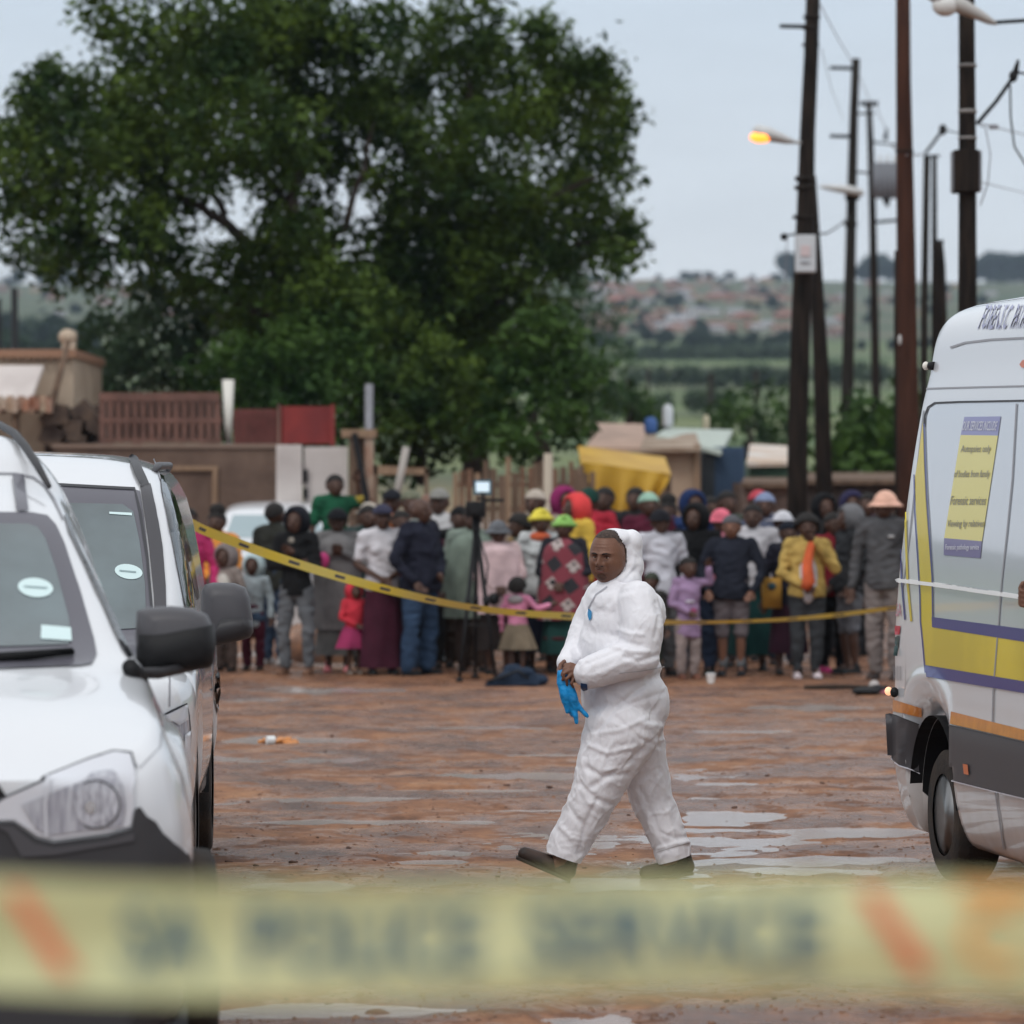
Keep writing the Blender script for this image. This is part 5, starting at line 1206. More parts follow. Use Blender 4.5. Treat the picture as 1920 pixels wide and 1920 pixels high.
        obj('trousers' if bottom == 'trousers' else 'shorts', remesh(mb, .013 * max(.7, h / 1.7), 2, disp=folds), bm_, t)
    elif bottom == 'skirt': bell('skirt', bm_, hip + .08, hem, .080 * bw, .125 * bw, 7, .06)
    elif bottom == 'short_skirt': bell('skirt', bm_, hip + .06, hem, .090 * bw, .17 * bw, 7, .07)
    # shoes
    if feet is None or True:
        for s in (1, -1):
            mb = MB(); x = s * (stance + .004)
            mb.capsule(V3(x, .022, .022), V3(x + s * .006, -.07, .016), .024 * h, .019 * h); mb.capsule(V3(x, .02, .028), V3(x, .01, .05), .024 * h, .023 * h); mb.box(V3(x + s * .003, -.022, .006), (.05 * h, .135 * h, .012 * h))
            obj('shoe', remesh(mb, .011, 1), cloth(shoe_c, .6, .1), t)
    # head wear and hair
    hm = cloth(head_c) if head not in ('short', 'bun', 'afro', 'bald', 'long', 'puffs') else M['hair']
    C_ = V3(hc.x, hc.y + .008, hc.z + .010)
    def shell(zcut, gx=1.0, gy=1.0, gz_=1.0, back=0.0, front_drop=0.0):
        """cap of hair or cloth over the skull, cut off at a slanted rim"""
        n, m_ = 24, 12; rings = []
        for j in range(m_ + 1):
            row = []
            for a in range(n):
                th = a * 2 * math.pi / n; cy = math.sin(th)
                lim = zcut + (cy * back if cy > 0 else cy * front_drop); phm = math.acos(max(-1, min(1, lim))); ph = phm * j / m_ + .02
                row.append(C_ + Vector((hr * h * .93 * gx * math.sin(ph) * math.cos(th), hr * h * 1.10 * gy * math.sin(ph) * cy, hr * h * 1.02 * gz_ * math.cos(ph))))
            rings.append(row)
        inn = [[C_ + (p - C_) * .90 for p in r] for r in rings[::-1]]
        return rings + inn
    if head in ('short', 'bun', 'long', 'puffs'): MB().loft(shell(.15, 1.03, 1.0, 1.03, -.6, -.3)).build('hair', M['hair'], t, smooth=True)
    if head == 'grey': MB().loft(shell(.15, 1.02, 1.0, 1.02, -.6, -.3)).build('hair', cloth((.2, .2, .2)), t, smooth=True)
    if head == 'bun': MB().ball(V3(0, .01, 1 + .014), (.055 * h, .05 * h, .045 * h)).build('hair_bun', M['hair'], t, smooth=True)
    if head == 'afro': MB().loft(shell(-.1, 1.3, 1.15, 1.22, -.6, -.5)).build('hair', M['hair'], t, smooth=True)
    if head == 'long':
        mb = MB()
        for s in (1, -1): mb.capsule(V3(s * hr * .82, .012, hc.z), V3(s * hr * .9, .02, sh + .0), .020 * h, .016 * h)
        mb.capsule(V3(0, .045, hc.z), V3(0, .05, sh - .01), .05 * h, .04 * h); mb.build('long_hair', M['hair'], t, smooth=True)
    if head == 'beanie': MB().loft(shell(.12, 1.05, 1.02, 1.06, -.45, -.18)).build('beanie', hm, t, smooth=True)
    if head == 'wrap':
        mb = MB().loft(shell(.10, 1.08, 1.05, 1.10, -.5, -.2)); r_ = [C_ + Vector((hr * h * 1.02 * math.cos(a), hr * h * 1.14 * math.sin(a) , hr * h * (.12 + .10 * math.sin(-a)))) for a in [k * math.pi / 12 for k in range(25)]]
        mb.tube(r_, .016 * h, 8, cap=False); mb.ball(V3(.01, -.05, hc.z + hr * 1.0), (.022 * h, .015 * h, .016 * h)); mb.build('head_wrap', hm, t, smooth=True)
    if head == 'cap':
        MB().loft(shell(.25, 1.05, 1.03, 1.08, -.1, 0)).build('cap', hm, t, smooth=True)
        mb = MB(); rr = []
        for k in range(9):
            a = math.pi + math.pi * k / 8; rr.append(k)
        o_ = [C_ + Vector((math.cos(math.pi + math.pi * k / 8) * hr * h * .85, -hr * h * .55 + math.sin(math.pi + math.pi * k / 8) * hr * h * 1.15, hr * h * .25)) for k in range(9)]
        mb.loft([[p for p in o_], [p + Vector((0, 0, .008)) for p in o_]], closed=True, cap=True); mb.build('cap_peak', hm, t)
    if head in ('bucket', 'wide', 'hat'):
        MB().loft(shell(.12, 1.07, 1.04, 1.04, 0, 0)).build('hat', hm, t, smooth=True)
        ro = {'bucket': 1.45, 'wide': 1.75, 'hat': 1.45}[head]; dz = {'bucket': -.35, 'wide': -.02, 'hat': -.08}[head]; rings = []
        for f, dd in ((1.02, 0), (ro, dz), (ro, dz - .06), (1.0, -.08)):
            rings.append([C_ + Vector((hr * h * f * math.cos(k * math.pi / 12), hr * h * f * 1.05 * math.sin(k * math.pi / 12), hr * h * (.18 + dd))) for k in range(24)])
        MB().loft(rings, cap=False).build('hat_brim', hm, t, smooth=True)
    if head == 'hood':
        mb = MB(); n = 20; rings = []
        for yy, rr, dz in ((-.058, .80, .004), (-.054, 1.0, .004), (-.02, 1.22, .006), (.03, 1.26, .004), (.07, 1.0, -.004), (.095, .4, -.012)):
            rings.append([V3(math.cos(k * 2 * math.pi / n) * hr * rr, yy * hs + (0.012 if math.sin(k * 2 * math.pi / n) < -.5 else 0), hc.z + dz + math.sin(k * 2 * math.pi / n) * hr * rr * 1.12) for k in range(n)])
        mb.loft(rings, cap=False); mb.loft([[p * 1.0 for p in rings[0]], [Vector((p.x * .93, p.y + .01 * h, (p.z - hc.z * h) * .93 + hc.z * h)) for p in rings[0]], [Vector((p.x * .98, p.y, (p.z - hc.z * h) * .98 + hc.z * h)) for p in rings[2]], [Vector((p.x * .97, p.y, (p.z - hc.z * h) * .97 + hc.z * h)) for p in rings[4]]], cap=False)
        mb.capsule(V3(0, .03, sh - .005), V3(0, .025, nk + .03), .055 * h, .05 * h); mb.build('hood', hm, t, smooth=True)
    if extra: extra(t, V3, bell, h, hc, sh, A, mb)
    return t

def X(name, m_, fn):
    def f(t, V3, bell, h, hc, sh, A, mb):
        q = MB(); fn(q, V3, h, sh, hc, A); q.build(name, m_, t, smooth=True)
    return f
def multi(*fs):
    def f(*a):
        for g_ in fs: g_(*a)
    return f
def poncho(m_, zb=.40, rt=.085, rb=.165, name='blanket', flat=.85, ztop=None):
    def f(t, V3, bell, h, hc, sh, A, mb):
        rings = []; zt_ = sh + .028; n = 56; ph = rnd.random() * 6
        for f, r in ((0, .040), (.03, .060), (.07, .098), (.12, .128), (.20, .142), (.35, .150), (.55, .5 * (.15 + rb)), (.8, rb * .99), (1.0, rb)):
            am = .06 * f; z = zt_ + (zb - zt_) * f
            rings.append([V3(math.cos(a * 2 * math.pi / n) * r * (1 + am * math.sin(a * 2 * math.pi / n * 7 + ph + f)), -.012 + math.sin(a * 2 * math.pi / n) * max(r * .72, min(r, .105)) * (1 + am * math.sin(a * 2 * math.pi / n * 7 + ph + f)), z) for a in range(n)])
        MB().loft(rings, cap=False).build(name, m_, t, smooth=True)
    return f
def plaid():
    m = bpy.data.materials.new('plaid_blanket'); m.use_nodes = True; t = m.node_tree; b = t.nodes['Principled BSDF']; b.inputs['Roughness'].default_value = .95
    co = t.nodes.new('ShaderNodeTexCoord'); mp_ = t.nodes.new('ShaderNodeMapping'); mp_.inputs['Rotation'].default_value = (0, R(38), 0); t.links.new(co.outputs['Object'], mp_.inputs[0])
    sp_ = t.nodes.new('ShaderNodeSeparateXYZ'); t.links.new(mp_.outputs[0], sp_.inputs[0])
    def band(i, f, ph, th):
        a = t.nodes.new('ShaderNodeMath'); a.operation = 'MULTIPLY_ADD'; a.inputs[1].default_value = f; a.inputs[2].default_value = ph; t.links.new(sp_.outputs[i], a.inputs[0])
        s_ = t.nodes.new('ShaderNodeMath'); s_.operation = 'SINE'; t.links.new(a.outputs[0], s_.inputs[0])
        g_ = t.nodes.new('ShaderNodeMath'); g_.operation = 'GREATER_THAN'; g_.inputs[1].default_value = th; t.links.new(s_.outputs[0], g_.inputs[0]); return g_.outputs[0]
    def mix(f, a, bb):
        m_ = t.nodes.new('ShaderNodeMix'); m_.data_type = 'RGBA'; t.links.new(f, m_.inputs[0])
        for s_, q_ in ((6, a), (7, bb)):
            if isinstance(q_, tuple): m_.inputs[s_].default_value = q_ + (1,)
            else: t.links.new(q_, m_.inputs[s_])
        return m_.outputs[2]
    def mul(a, bb):
        q_ = t.nodes.new('ShaderNodeMath'); q_.operation = 'MULTIPLY'; t.links.new(a, q_.inputs[0]); t.links.new(bb, q_.inputs[1]); return q_.outputs[0]
    x1, z1 = band(0, 22, 0, .1), band(2, 22, 0, .1); x2, z2 = band(0, 22, 3.14, .35), band(2, 22, 3.14, .35); ck = band(0, 88, 0, 0); ck2 = band(2, 88, 0, 0)
    c = mix(mul(x1, z1), (.19, .035, .05), (.022, .022, .026)); c = mix(mul(x2, z2), c, (.42, .36, .34)); c = mix(mul(mul(x2, z2), mul(ck, ck2)), c, (.10, .08, .08))
    t.links.new(c, b.inputs['Base Color']); return m
PL = plaid()
for k_ in (): pass
def patt(c1, c2, sc=14): return mat('patterned_cloth', c1, .9, c2=c2, vs=sc, bump=.3, bs=20)
G = lambda a: dict(D=a)
g_ = 'onlookers behind the police tape'
def pp(*a, **k): k.setdefault('group', g_); return person(*a, **k)
ws_ = (.55, .53, .56)
# front row, left to right (photo x, head top y, feet y)
pp('person in a magenta sweater half hidden behind the boxy car mirror', 352, 955, 1262, (.55,.01,.14), (.05,.05,.07), head='short', build=1.15, female=True)
pp('person with a high hair bun in an orange top under the left tape end', 407, 946, 1252, (.80,.28,.01), (.10,.07,.05), head='bun', build=1.12, female=True, arms=('front','front'))
pp('child in a pale beige hooded top standing before the person in orange', 423, 1022, 1262, (.33,.27,.24), (.09,.06,.05), head='hood', head_c=(.30,.25,.24), child=True, bottom='trousers', length=.42, extra=X('vest', cloth((.50,.47,.42)), lambda q,V3,h,sh,hc,A: q.ball(V3(0,-.045,sh-.12), (.075*h,.05*h,.11*h))))
pp('child in a pale blue hood, denim jacket and maroon trousers', 475, 1040, 1258, (.36,.43,.46), (.10,.012,.03), head='hood', head_c=(.45,.58,.60), child=True, length=.40, extra=X('denim_jacket', cloth((.06,.11,.19)), lambda q,V3,h,sh,hc,A: q.ball(V3(.0,.0,.46), (.115*h,.085*h,.085*h))))
pp('person seen from behind in an olive jacket and jeans by the white hatchback', 515, 945, 1248, (.040,.042,.034), (.055,.095,.17), yaw=R(150), build=1.08, head='short', shoe_c=(.5,.5,.5), arms=('front','front'))
pp('person in a black jacket, black headscarf and grey leggings', 556, 952, 1266, (.013,.013,.014), (.15,.16,.175), head='hood', head_c=(.014,.015,.022), build=.98, female=True, arms=('chest','folded'), length=.50, shoe_c=(.24,.12,.07), hem=.0, stance=.075, extra=X('necklace', cloth((.4,.36,.3)), lambda q,V3,h,sh,hc,A: q.ball(V3(-.01,-.063,sh-.02), (.02*h,.012*h,.02*h))))
pp('person in a long grey poncho dress and black brimmed hat holding something pink', 633, 950, 1262, (.23,.22,.22), (.17,.165,.16), head='wide', head_c=(.014,.014,.018), build=1.12, female=True, arms=('chest','chest'), bottom='skirt', hem=.10, shoe_c=(.75,.20,.22), extra=multi(poncho(cloth((.235,.225,.225)), .26, .09, .15, 'poncho'), X('pink_purse', cloth((.75,.04,.26)), lambda q,V3,h,sh,hc,A: q.ball(V3(-.085,-.135,.69), (.038*h,.028*h,.05*h)))))
pp('toddler in a red hooded coat and magenta skirt pointing to the right', 664, 1093, 1266, (.62,.012,.035), (.40,.02,.12), yaw=R(25), head='hood', head_c=(.68,.012,.04), child=True, bottom='short_skirt', hem=.29, build=1.25, arms=('reach','front'), length=.40, shoe_c=(.28,.22,.18))
pp('person in a dark green blanket standing behind the long grey poncho', 690, 950, 1258, (.014,.045,.040), (.02,.03,.03), D=43.5, head='short', build=1.2, extra=poncho(cloth((.012,.042,.038)), .25, .09, .15))
pp('person in a white T-shirt, navy cap and long maroon skirt', 717, 946, 1267, ws_, (.075,.012,.030), head='cap', head_c=(.055,.055,.10), female=True, build=1.12, sleeve='short', bottom='skirt', hem=.04, arms=('front','front'), length=.53)
pp('big bald person in a navy jacket and blue jeans turned to the right', 786, 936, 1268, (.020,.022,.040), (.035,.075,.15), yaw=R(55), head='bald', build=1.42, arms=('front','pocket'), stance=.085, shoe_c=(.012,.012,.014), hem=.12, length=.50, extra=X('collar', cloth((.32,.36,.33)), lambda q,V3,h,sh,hc,A: q.tube([V3(.04*math.cos(a),.01+.04*math.sin(a),sh+.045) for a in [k*math.pi/8 for k in range(17)]], .009*h, 8, cap=False)))
pp('person in a dark maroon cardigan just behind the big bald person', 752, 960, 1262, (.085,.012,.030), (.05,.02,.03), D=42.6, head='short', build=1.0, female=True)
pp('person in a burgundy top with folded arms behind the big bald person, on the right', 806, 975, 1262, (.075,.010,.028), (.02,.02,.02), D=43, head='short', female=True)
pp('person in black behind the video camera tripod', 862, 948, 1258, (.014,.014,.014), (.06,.04,.03), D=43.2, head='beanie', head_c=(.015,.015,.016), bottom='trousers')
pp('person wrapped in a long sage green blanket beside the tripod', 886, 952, 1258, (.23,.29,.24), (.07,.045,.035), D=42.0, head='short', build=1.1, extra=poncho(cloth((.24,.31,.25)), .33, .10, .17))
pp('person in a grey bucket hat with a pale pink shawl behind the tripod', 934, 973, 1262, (.60,.43,.43), (.030,.022,.020), yaw=R(8), D=41.4, head='bucket', head_c=(.17,.18,.20), female=True, build=1.15, bottom='skirt', hem=.16, arms=('front','front'), length=.52, extra=multi(poncho(cloth((.62,.44,.45)), .40, .09, .16, 'shawl'), X('black_bag', M['black'], lambda q,V3,h,sh,hc,A: q.ball(V3(-.05,-.15,.50), (.04*h,.03*h,.04*h)))))
pp('toddler seen from behind in a pink jacket and khaki skirt', 970, 1082, 1258, (.70,.22,.38), (.26,.20,.13), yaw=R(160), head='afro', child=True, build=1.2, bottom='short_skirt', hem=.28, arms=('down','reach'), length=.42, D=40.9, extra=X('grey_hood', cloth((.36,.32,.33)), lambda q,V3,h,sh,hc,A: q.ball(V3(0,.055,sh-.02), (.085*h,.05*h,.05*h))))
pp('person with dark hair in profile in a patterned teal and brown top', 975, 962, 1262, None, (.02,.02,.025), top_m=patt((.26,.15,.04),(.05,.09,.10)), D=42.6, yaw=R(-60), head='afro', female=True, bottom='skirt', hem=.1)
pp('person in a yellow headwrap with an orange scarf over a white top', 1014, 952, 1264, (.52,.54,.54), (.02,.025,.05), D=42.2, head='wrap', head_c=(.82,.68,.02), female=True, build=1.1, bottom='skirt', hem=.12, extra=X('orange_scarf', cloth((.65,.10,.02)), lambda q,V3,h,sh,hc,A: (q.ball(V3(-.01,-.03,sh+.0), (.07*h,.05*h,.035*h)),)))
pp('person in a lime green headwrap wrapped in a red plaid blanket', 1058, 964, 1266, (.03,.03,.04), (.02,.09,.08), head='wrap', head_c=(.30,.62,.12), female=True, build=1.2, bottom='skirt', hem=.12, arms=('front','front'), extra=multi(poncho(PL, .34, .10, .185), X('under_skirt_band', cloth((.12,.02,.03)), lambda q,V3,h,sh,hc,A: q.tube([V3(.13*math.cos(a),.1*math.sin(a),.22) for a in [k*math.pi/8 for k in range(17)]], .012*h, 8, cap=False))))
pp('person in a white zip jacket and black hat behind the white coverall', 1238, 952, 1270, (.56,.56,.62), (.16,.16,.165), head='hat', head_c=(.018,.018,.024), build=1.08, arms=('down','down'), length=.50)
pp('child in a dark olive hat peeping past the white coverall', 1222, 1072, 1268, (.06,.055,.05), (.04,.05,.04), head='beanie', head_c=(.055,.065,.045), child=True, D=40.7)
pp('person in a black hooded jacket, jeans and rubber boots', 1304, 946, 1272, (.011,.011,.012), (.030,.050,.10), head='hood', head_c=(.010,.010,.011), build=1.25, arms=('front','front'), length=.50, shoe_c=(.012,.016,.013), D=41.6, stance=.085, extra=X('rubber_boots', cloth((.010,.018,.013), .35, .1), lambda q,V3,h,sh,hc,A: [q.tube([V3(s*.085,.012,.02),V3(s*.085,.012,.14),V3(s*.087,.008,.21)], [.033*h,.034*h,.04*h], 14) for s in (1,-1)]))
pp('girl in a lilac printed sweater and beige trousers with one hand raised', 1290, 1046, 1276, (.40,.25,.44), (.36,.28,.26), head='puffs', child=True, build=1.08, arms=('raise','front'), length=.36, shoe_c=(.24,.09,.055), D=40.6, extra=multi(X('heart_print', cloth((.42,.05,.17)), lambda q,V3,h,sh,hc,A: q.ball(V3(.02,-.082,.56), (.03*h,.012*h,.025*h))), X('pale_print', cloth((.52,.48,.55)), lambda q,V3,h,sh,hc,A: q.ball(V3(-.01,-.082,.64), (.045*h,.012*h,.012*h)))))
pp('person in a navy puffer jacket, grey beanie and mauve shorts with bare shins', 1372, 964, 1270, (.022,.026,.042), (.17,.14,.15), head='beanie', head_c=(.13,.125,.14), build=1.25, arms=('pocket','pocket'), bottom='shorts', length=.50, shoe_c=(.014,.016,.02), skin=M['skin2'], yaw=R(-12), extra=X('socks', cloth((.17,.18,.19)), lambda q,V3,h,sh,hc,A: [q.tube([V3(s*.055,.012,.04),V3(s*.056,.010,.115)], [.026*h,.029*h], 12) for s in (1,-1)]))
pp('person in a pink brimmed hat behind the person in the navy puffer jacket', 1352, 951, 1262, (.55,.16,.22), (.05,.04,.04), D=43.4, head='bucket', head_c=(.78,.13,.20), female=True)
pp('person in a white T-shirt over a long dark teal wrap', 1412, 948, 1266, ws_, (.010,.070,.068), D=42.4, head='short', build=1.2, sleeve='short', bottom='skirt', hem=.10, length=.58, arms=('down','down'), extra=lambda t,V3,bell,h,hc,sh,A,mb: bell('wrap', cloth((.010,.075,.070)), .70, .12, .088, .125, 6, .06))
pp('person in a white floppy hat behind the dark beanie', 1468, 955, 1262, (.05,.05,.08), (.03,.03,.05), D=43.8, head='wide', head_c=(.60,.60,.64), female=True)
pp('person in a dark beanie and navy coat carrying a mustard yellow bag', 1478, 976, 1268, (.020,.020,.035), (.045,.012,.028), D=41.5, head='beanie', head_c=(.014,.018,.030), female=True, build=1.05, bottom='skirt', hem=.14, arms=('down','down'), extra=multi(X('yellow_bag', cloth((.55,.28,.02)), lambda q,V3,h,sh,hc,A: q.box(V3(-.125,-.08,.54), (.12*h,.08*h,.20*h))), X('bag_emblem', cloth((.06,.15,.20)), lambda q,V3,h,sh,hc,A: q.ball(V3(-.13,-.123,.585), (.03*h,.012*h,.025*h)))))
pp('person in a mustard cardigan over a white T-shirt, holding an orange scarf to the mouth', 1513, 962, 1270, (.50,.33,.065), (.050,.054,.060), head='afro', female=True, build=1.22, arms=('mouth','front'), length=.52, hem=.0, shoe_c=(.62,.52,.54), D=40.9, extra=multi(X('white_shirt', cloth((.62,.60,.64)), lambda q,V3,h,sh,hc,A: q.ball(V3(0,-.062,.625), (.060*h,.060*h,.165*h))), X('orange_scarf', cloth((.80,.12,.015)), lambda q,V3,h,sh,hc,A: q.tube([V3(.02,-.135,.86),V3(.005,-.14,.80),V3(-.015,-.15,.70),V3(-.005,-.15,.60),V3(-.03,-.14,.555)], [.022*h,.026*h,.034*h,.042*h,.03*h], 10)), X('blue_waistband', cloth((.03,.05,.12)), lambda q,V3,h,sh,hc,A: q.ball(V3(0,-.012,.505), (.095*h,.078*h,.03*h)))))
pp('person in a red top and black leggings with magenta shoes', 1562, 964, 1266, (.32,.012,.030), (.010,.010,.011), D=41.8, head='long', female=True, build=1.0, hem=.0, shoe_c=(.75,.03,.25), length=.50)
pp('person with a grey hood up in a charcoal jacket and grey shorts, turned left', 1594, 948, 1268, (.040,.042,.047), (.20,.21,.24), yaw=R(-70), head='hood', head_c=(.17,.17,.18), build=1.15, bottom='shorts', arms=('pocket','pocket'), length=.50, shoe_c=(.03,.032,.035), D=41.5)
pp('tall person in a peach sun hat, grey jacket and beige trousers next to the van', 1660, 917, 1272, (.105,.105,.112), (.27,.225,.21), D=40.6, H=1.93, head='bucket', head_c=(.90,.50,.36), build=1.12, length=.50, shoe_c=(.07,.05,.045), arms=('down','down'), extra=X('chest_logo', cloth((.6,.6,.6)), lambda q,V3,h,sh,hc,A: q.box(V3(.055,-.082,sh-.07), (.03*h,.012*h,.012*h))))
# people standing further back
def bk(label, px, top, c, D, **k):
    k.setdefault('arms', ('down', 'down'))
    if 'base' not in k: k['H'] = min(1.93, CZ + (HY - top) * D / F)
    return pp(label, px, top, 1250, c, k.pop('bc', (.03,.03,.035)), D=D, H=k.pop('H', None), **k)
def stand(px, D, H, lab, c):  # rubble block the back row stands on
    pass
bk('person in a bright green top raising one arm in front of the white sheet gate', 628, 892, (.010,.12,.055), 45.5, base=.38, arms=('raise','down'), build=.95, head='short', yaw=R(10), sleeve='short', extra=X('yellow_cuff', cloth((.55,.40,.03)), lambda q,V3,h,sh,hc,A: q.capsule(A[1][0].lerp(A[1][1], .75), A[1][1].lerp(A[1][2], .2), .032*h, .030*h)))
bk('person in a cream hat behind the long grey poncho', 692, 938, (.10,.09,.08), 45, head='hat', head_c=(.50,.44,.36))
bk('person in a dark cap and raspberry top behind the navy cap', 735, 917, (.25,.02,.06), 45.6, head='cap', head_c=(.02,.022,.03))
bk('person in a pale green cap and orange top behind the big bald person', 771, 913, (.75,.20,.02), 45.2, head='beanie', head_c=(.22,.23,.15))
bk('person with a reddish face peeking beside the white jacket', 802, 926, (.2,.16,.15), 46.4, head='bald', skin=M['skin2'])
bk('tall person in a white jacket and pale cap behind the big bald person', 824, 900, (.58,.57,.57), 44.5, head='cap', head_c=(.33,.32,.29), build=1.12)
bk('person in a cream knitted hat behind the yellow headwrap', 1004, 914, (.42,.33,.26), 44.8, head='afro' if False else 'beanie', head_c=(.52,.44,.36), build=1.1)
bk('person in a magenta hood behind the red hood', 1058, 906, (.16,.01,.07), 45.6, head='hood', head_c=(.34,.01,.14), build=1.1)
bk('person in a red hood and yellow jacket looking left', 1080, 932, (.80,.50,.02), 43.0, head='hood', head_c=(.75,.03,.03), yaw=R(-60), build=1.35, length=.5)
bk('person seen from behind in a scarlet jacket and dark green beanie', 1104, 908, (.48,.006,.03), 44.2, head='beanie', head_c=(.010,.060,.045), yaw=R(170), build=1.45)
bk('dark haired person in charcoal under the yellow tarpaulin', 1134, 918, (.03,.03,.035), 46.5, head='short')
bk('slim dark person under the middle of the yellow tarpaulin', 1192, 914, (.03,.03,.03), 48, head='short')
bk('person in a teal and yellow beanie and maroon jacket under the tarpaulin edge', 1216, 924, (.12,.012,.035), 45, head='beanie', head_c=(.32,.55,.42), build=1.3)
bk('person with dark hair and a turquoise top by the tarpaulin corner', 1253, 926, (.16,.40,.38), 47, head='bun')
bk('person in a royal blue hood behind the black hooded jacket', 1299, 912, (.02,.05,.17), 45.6, head='hood', head_c=(.012,.035,.13))
bk('person with grey clothes left of the dark olive one in the back', 1333, 930, (.13,.13,.14), 46.5, head='short')
bk('person with short dark hair and olive green top in the back row', 1363, 916, (.07,.09,.06), 46, head='short', build=1.1)
bk('person in a red beanie in the back row', 1422, 909, (.20,.20,.24), 46.4, head='beanie', head_c=(.60,.05,.08))
bk('person in a white and blue cap in the back row', 1434, 922, (.12,.14,.22), 45, head='beanie', head_c=(.22,.28,.45))
bk('person in a dark coat between the two dark poles', 1546, 930, (.015,.015,.017), 46, head='hood', head_c=(.012,.012,.014), build=1.3)
bk('person in a purple hood in the back row behind the grey hood', 1598, 925, (.035,.03,.09), 46.3, head='hood', head_c=(.04,.035,.10))
bk('person in a dusky pink top in the back row left of the peach hat', 1628, 930, (.14,.08,.11), 46, head='short')
bk('person in dark clothes standing in the gap behind the red top', 1546, 975, (.014,.014,.016), 43.6, head='short', H=1.7, build=1.2) if False else None

o = at(628, 0, 45.6); tag(MB().tube([o - Vector((0, 0, .1)), o + Vector((0, 0, .30)), o + Vector((0, 0, .39))], [1.0, .6, .45], 16).build('earth_mound', gm, smooth=True), 'low mound of earth under the person in the bright green top', 'mound')
# things standing or lying by the crowd
D = 40.4; o = at(886, 0, D)
t = thing('camera_tripod', 'black video camera tripod standing in front of the crowd', 'tripod', o)
hd = P(893, 985, D) - o
for fx, fy, dy in ((862, 1288, -.35), (930, 1275, -.1), (890, 1265, .5)):
    f_ = P(fx, 1280, D) - o; f_.z = 0.01; f_.y = dy
    lg = MB().tube([hd, hd.lerp(f_, .5), f_], [.025, .022, .016], 8); lg.tube([hd.lerp(f_, .45) - Vector((0,0,.02)), hd.lerp(f_, .52)], .032, 8); lg.ball(f_ + Vector((0, 0, .01)), (.04, .04, .025)); lg.build('leg', M['black'], t, smooth=True)
MB().tube([hd - Vector((0, 0, .25)), hd + Vector((0, 0, .12))], [.03, .05], 10).build('centre_column', M['black'], t, smooth=True); MB().tube([Vector((hd.x - .12, 0, .55)), Vector((hd.x + .12, 0, .55))], .01, 6).build('spreader', M['black'], t)
MB().tube([hd, P(915, 1060, D - .35) - o, P(912, 1095, D - .45) - o], .01, 8).build('pan_handle', M['black'], t, smooth=True)
c = thing('video_camera', 'black video camera with a bright monitor on top of the tripod', 'camera', o)
q = P(892, 955, D) - o
mb = MB().box(q, (.20, .34, .16)); mb.tube([q + Vector((0, -.17, .02)), q + Vector((0, -.32, .02))], [.055, .065], 16); mb.box(q + Vector((.03, 0, .11)), (.05, .26, .03)); mb.build('camera_body', M['black'], c, bevel=.008)
q2 = P(905, 914, D - .1) - o; MB().box(q2 + Vector((-.0, 0, -.07)), (.03, .03, .14)).build('monitor_arm', M['black'], c)
mt_ = MB().box(q2 + Vector((0, 0, 0)), (.18, .025, .15)).build('monitor', mat('monitor_bezel', (.05, .12, .16), .4), c, bevel=.004)
scm = bpy.data.materials.new('lit_screen'); scm.use_nodes = True; _b = scm.node_tree.nodes['Principled BSDF']; _b.inputs['Base Color'].default_value = (.5, .6, .65, 1); _b.inputs['Emission Color'].default_value = (.60, .72, .80, 1); _b.inputs['Emission Strength'].default_value = .6
MB().box(q2 + Vector((0, -.016, .005)), (.135, .006, .10)).build('screen', scm, mt_)
MB().box(P(925, 938, D) - o, (.22, .12, .03)).build('top_handle', M['black'], c)
D = ground_D(1289); o = at(962, 0, D)
t = thing('equipment_bag', 'dark blue cloth equipment bag slumped on the ground beside the tripod', 'bag', o)
mb = MB(); mb.box((.06, 0, .07), (.40, .24, .13), taper=.8); mb.box((-.17, -.02, .035), (.22, .2, .06), taper=.7); mb.ball((.0, .05, .15), (.10, .1, .07)); mb.ball((.25, .02, .06), (.10, .10, .06)); mb.ball((.12, -.05, .14), (.09, .08, .05)); mb.ball((-.08, -.06, .09), (.08, .07, .05))
obj('bag_body', remesh(mb, .012, 2, disp=None), cloth((.022, .040, .075)), t); MB().tube([(-.25, -.1, .05), (-.1, -.17, .10), (.05, -.17, .16), (.15, -.16, .08)], .012, 8).build('strap', M['black'], t, smooth=True)
D = ground_D(1283); o = at(1333, 0, D)
t = thing('paper_cup', 'white paper cup standing on the ground by the lilac girl', 'cup', o)
MB().tube([(0, 0, 0), (0, 0, .09)], [.034, .046], 16).build('cup', mat('white_paper', (.62, .60, .58), .6), t, smooth=False); MB().tube([(0, 0, .091), (0, 0, .10)], [.05, .046], 16).build('lid', mat('white_lid', (.66, .66, .66), .4), t)
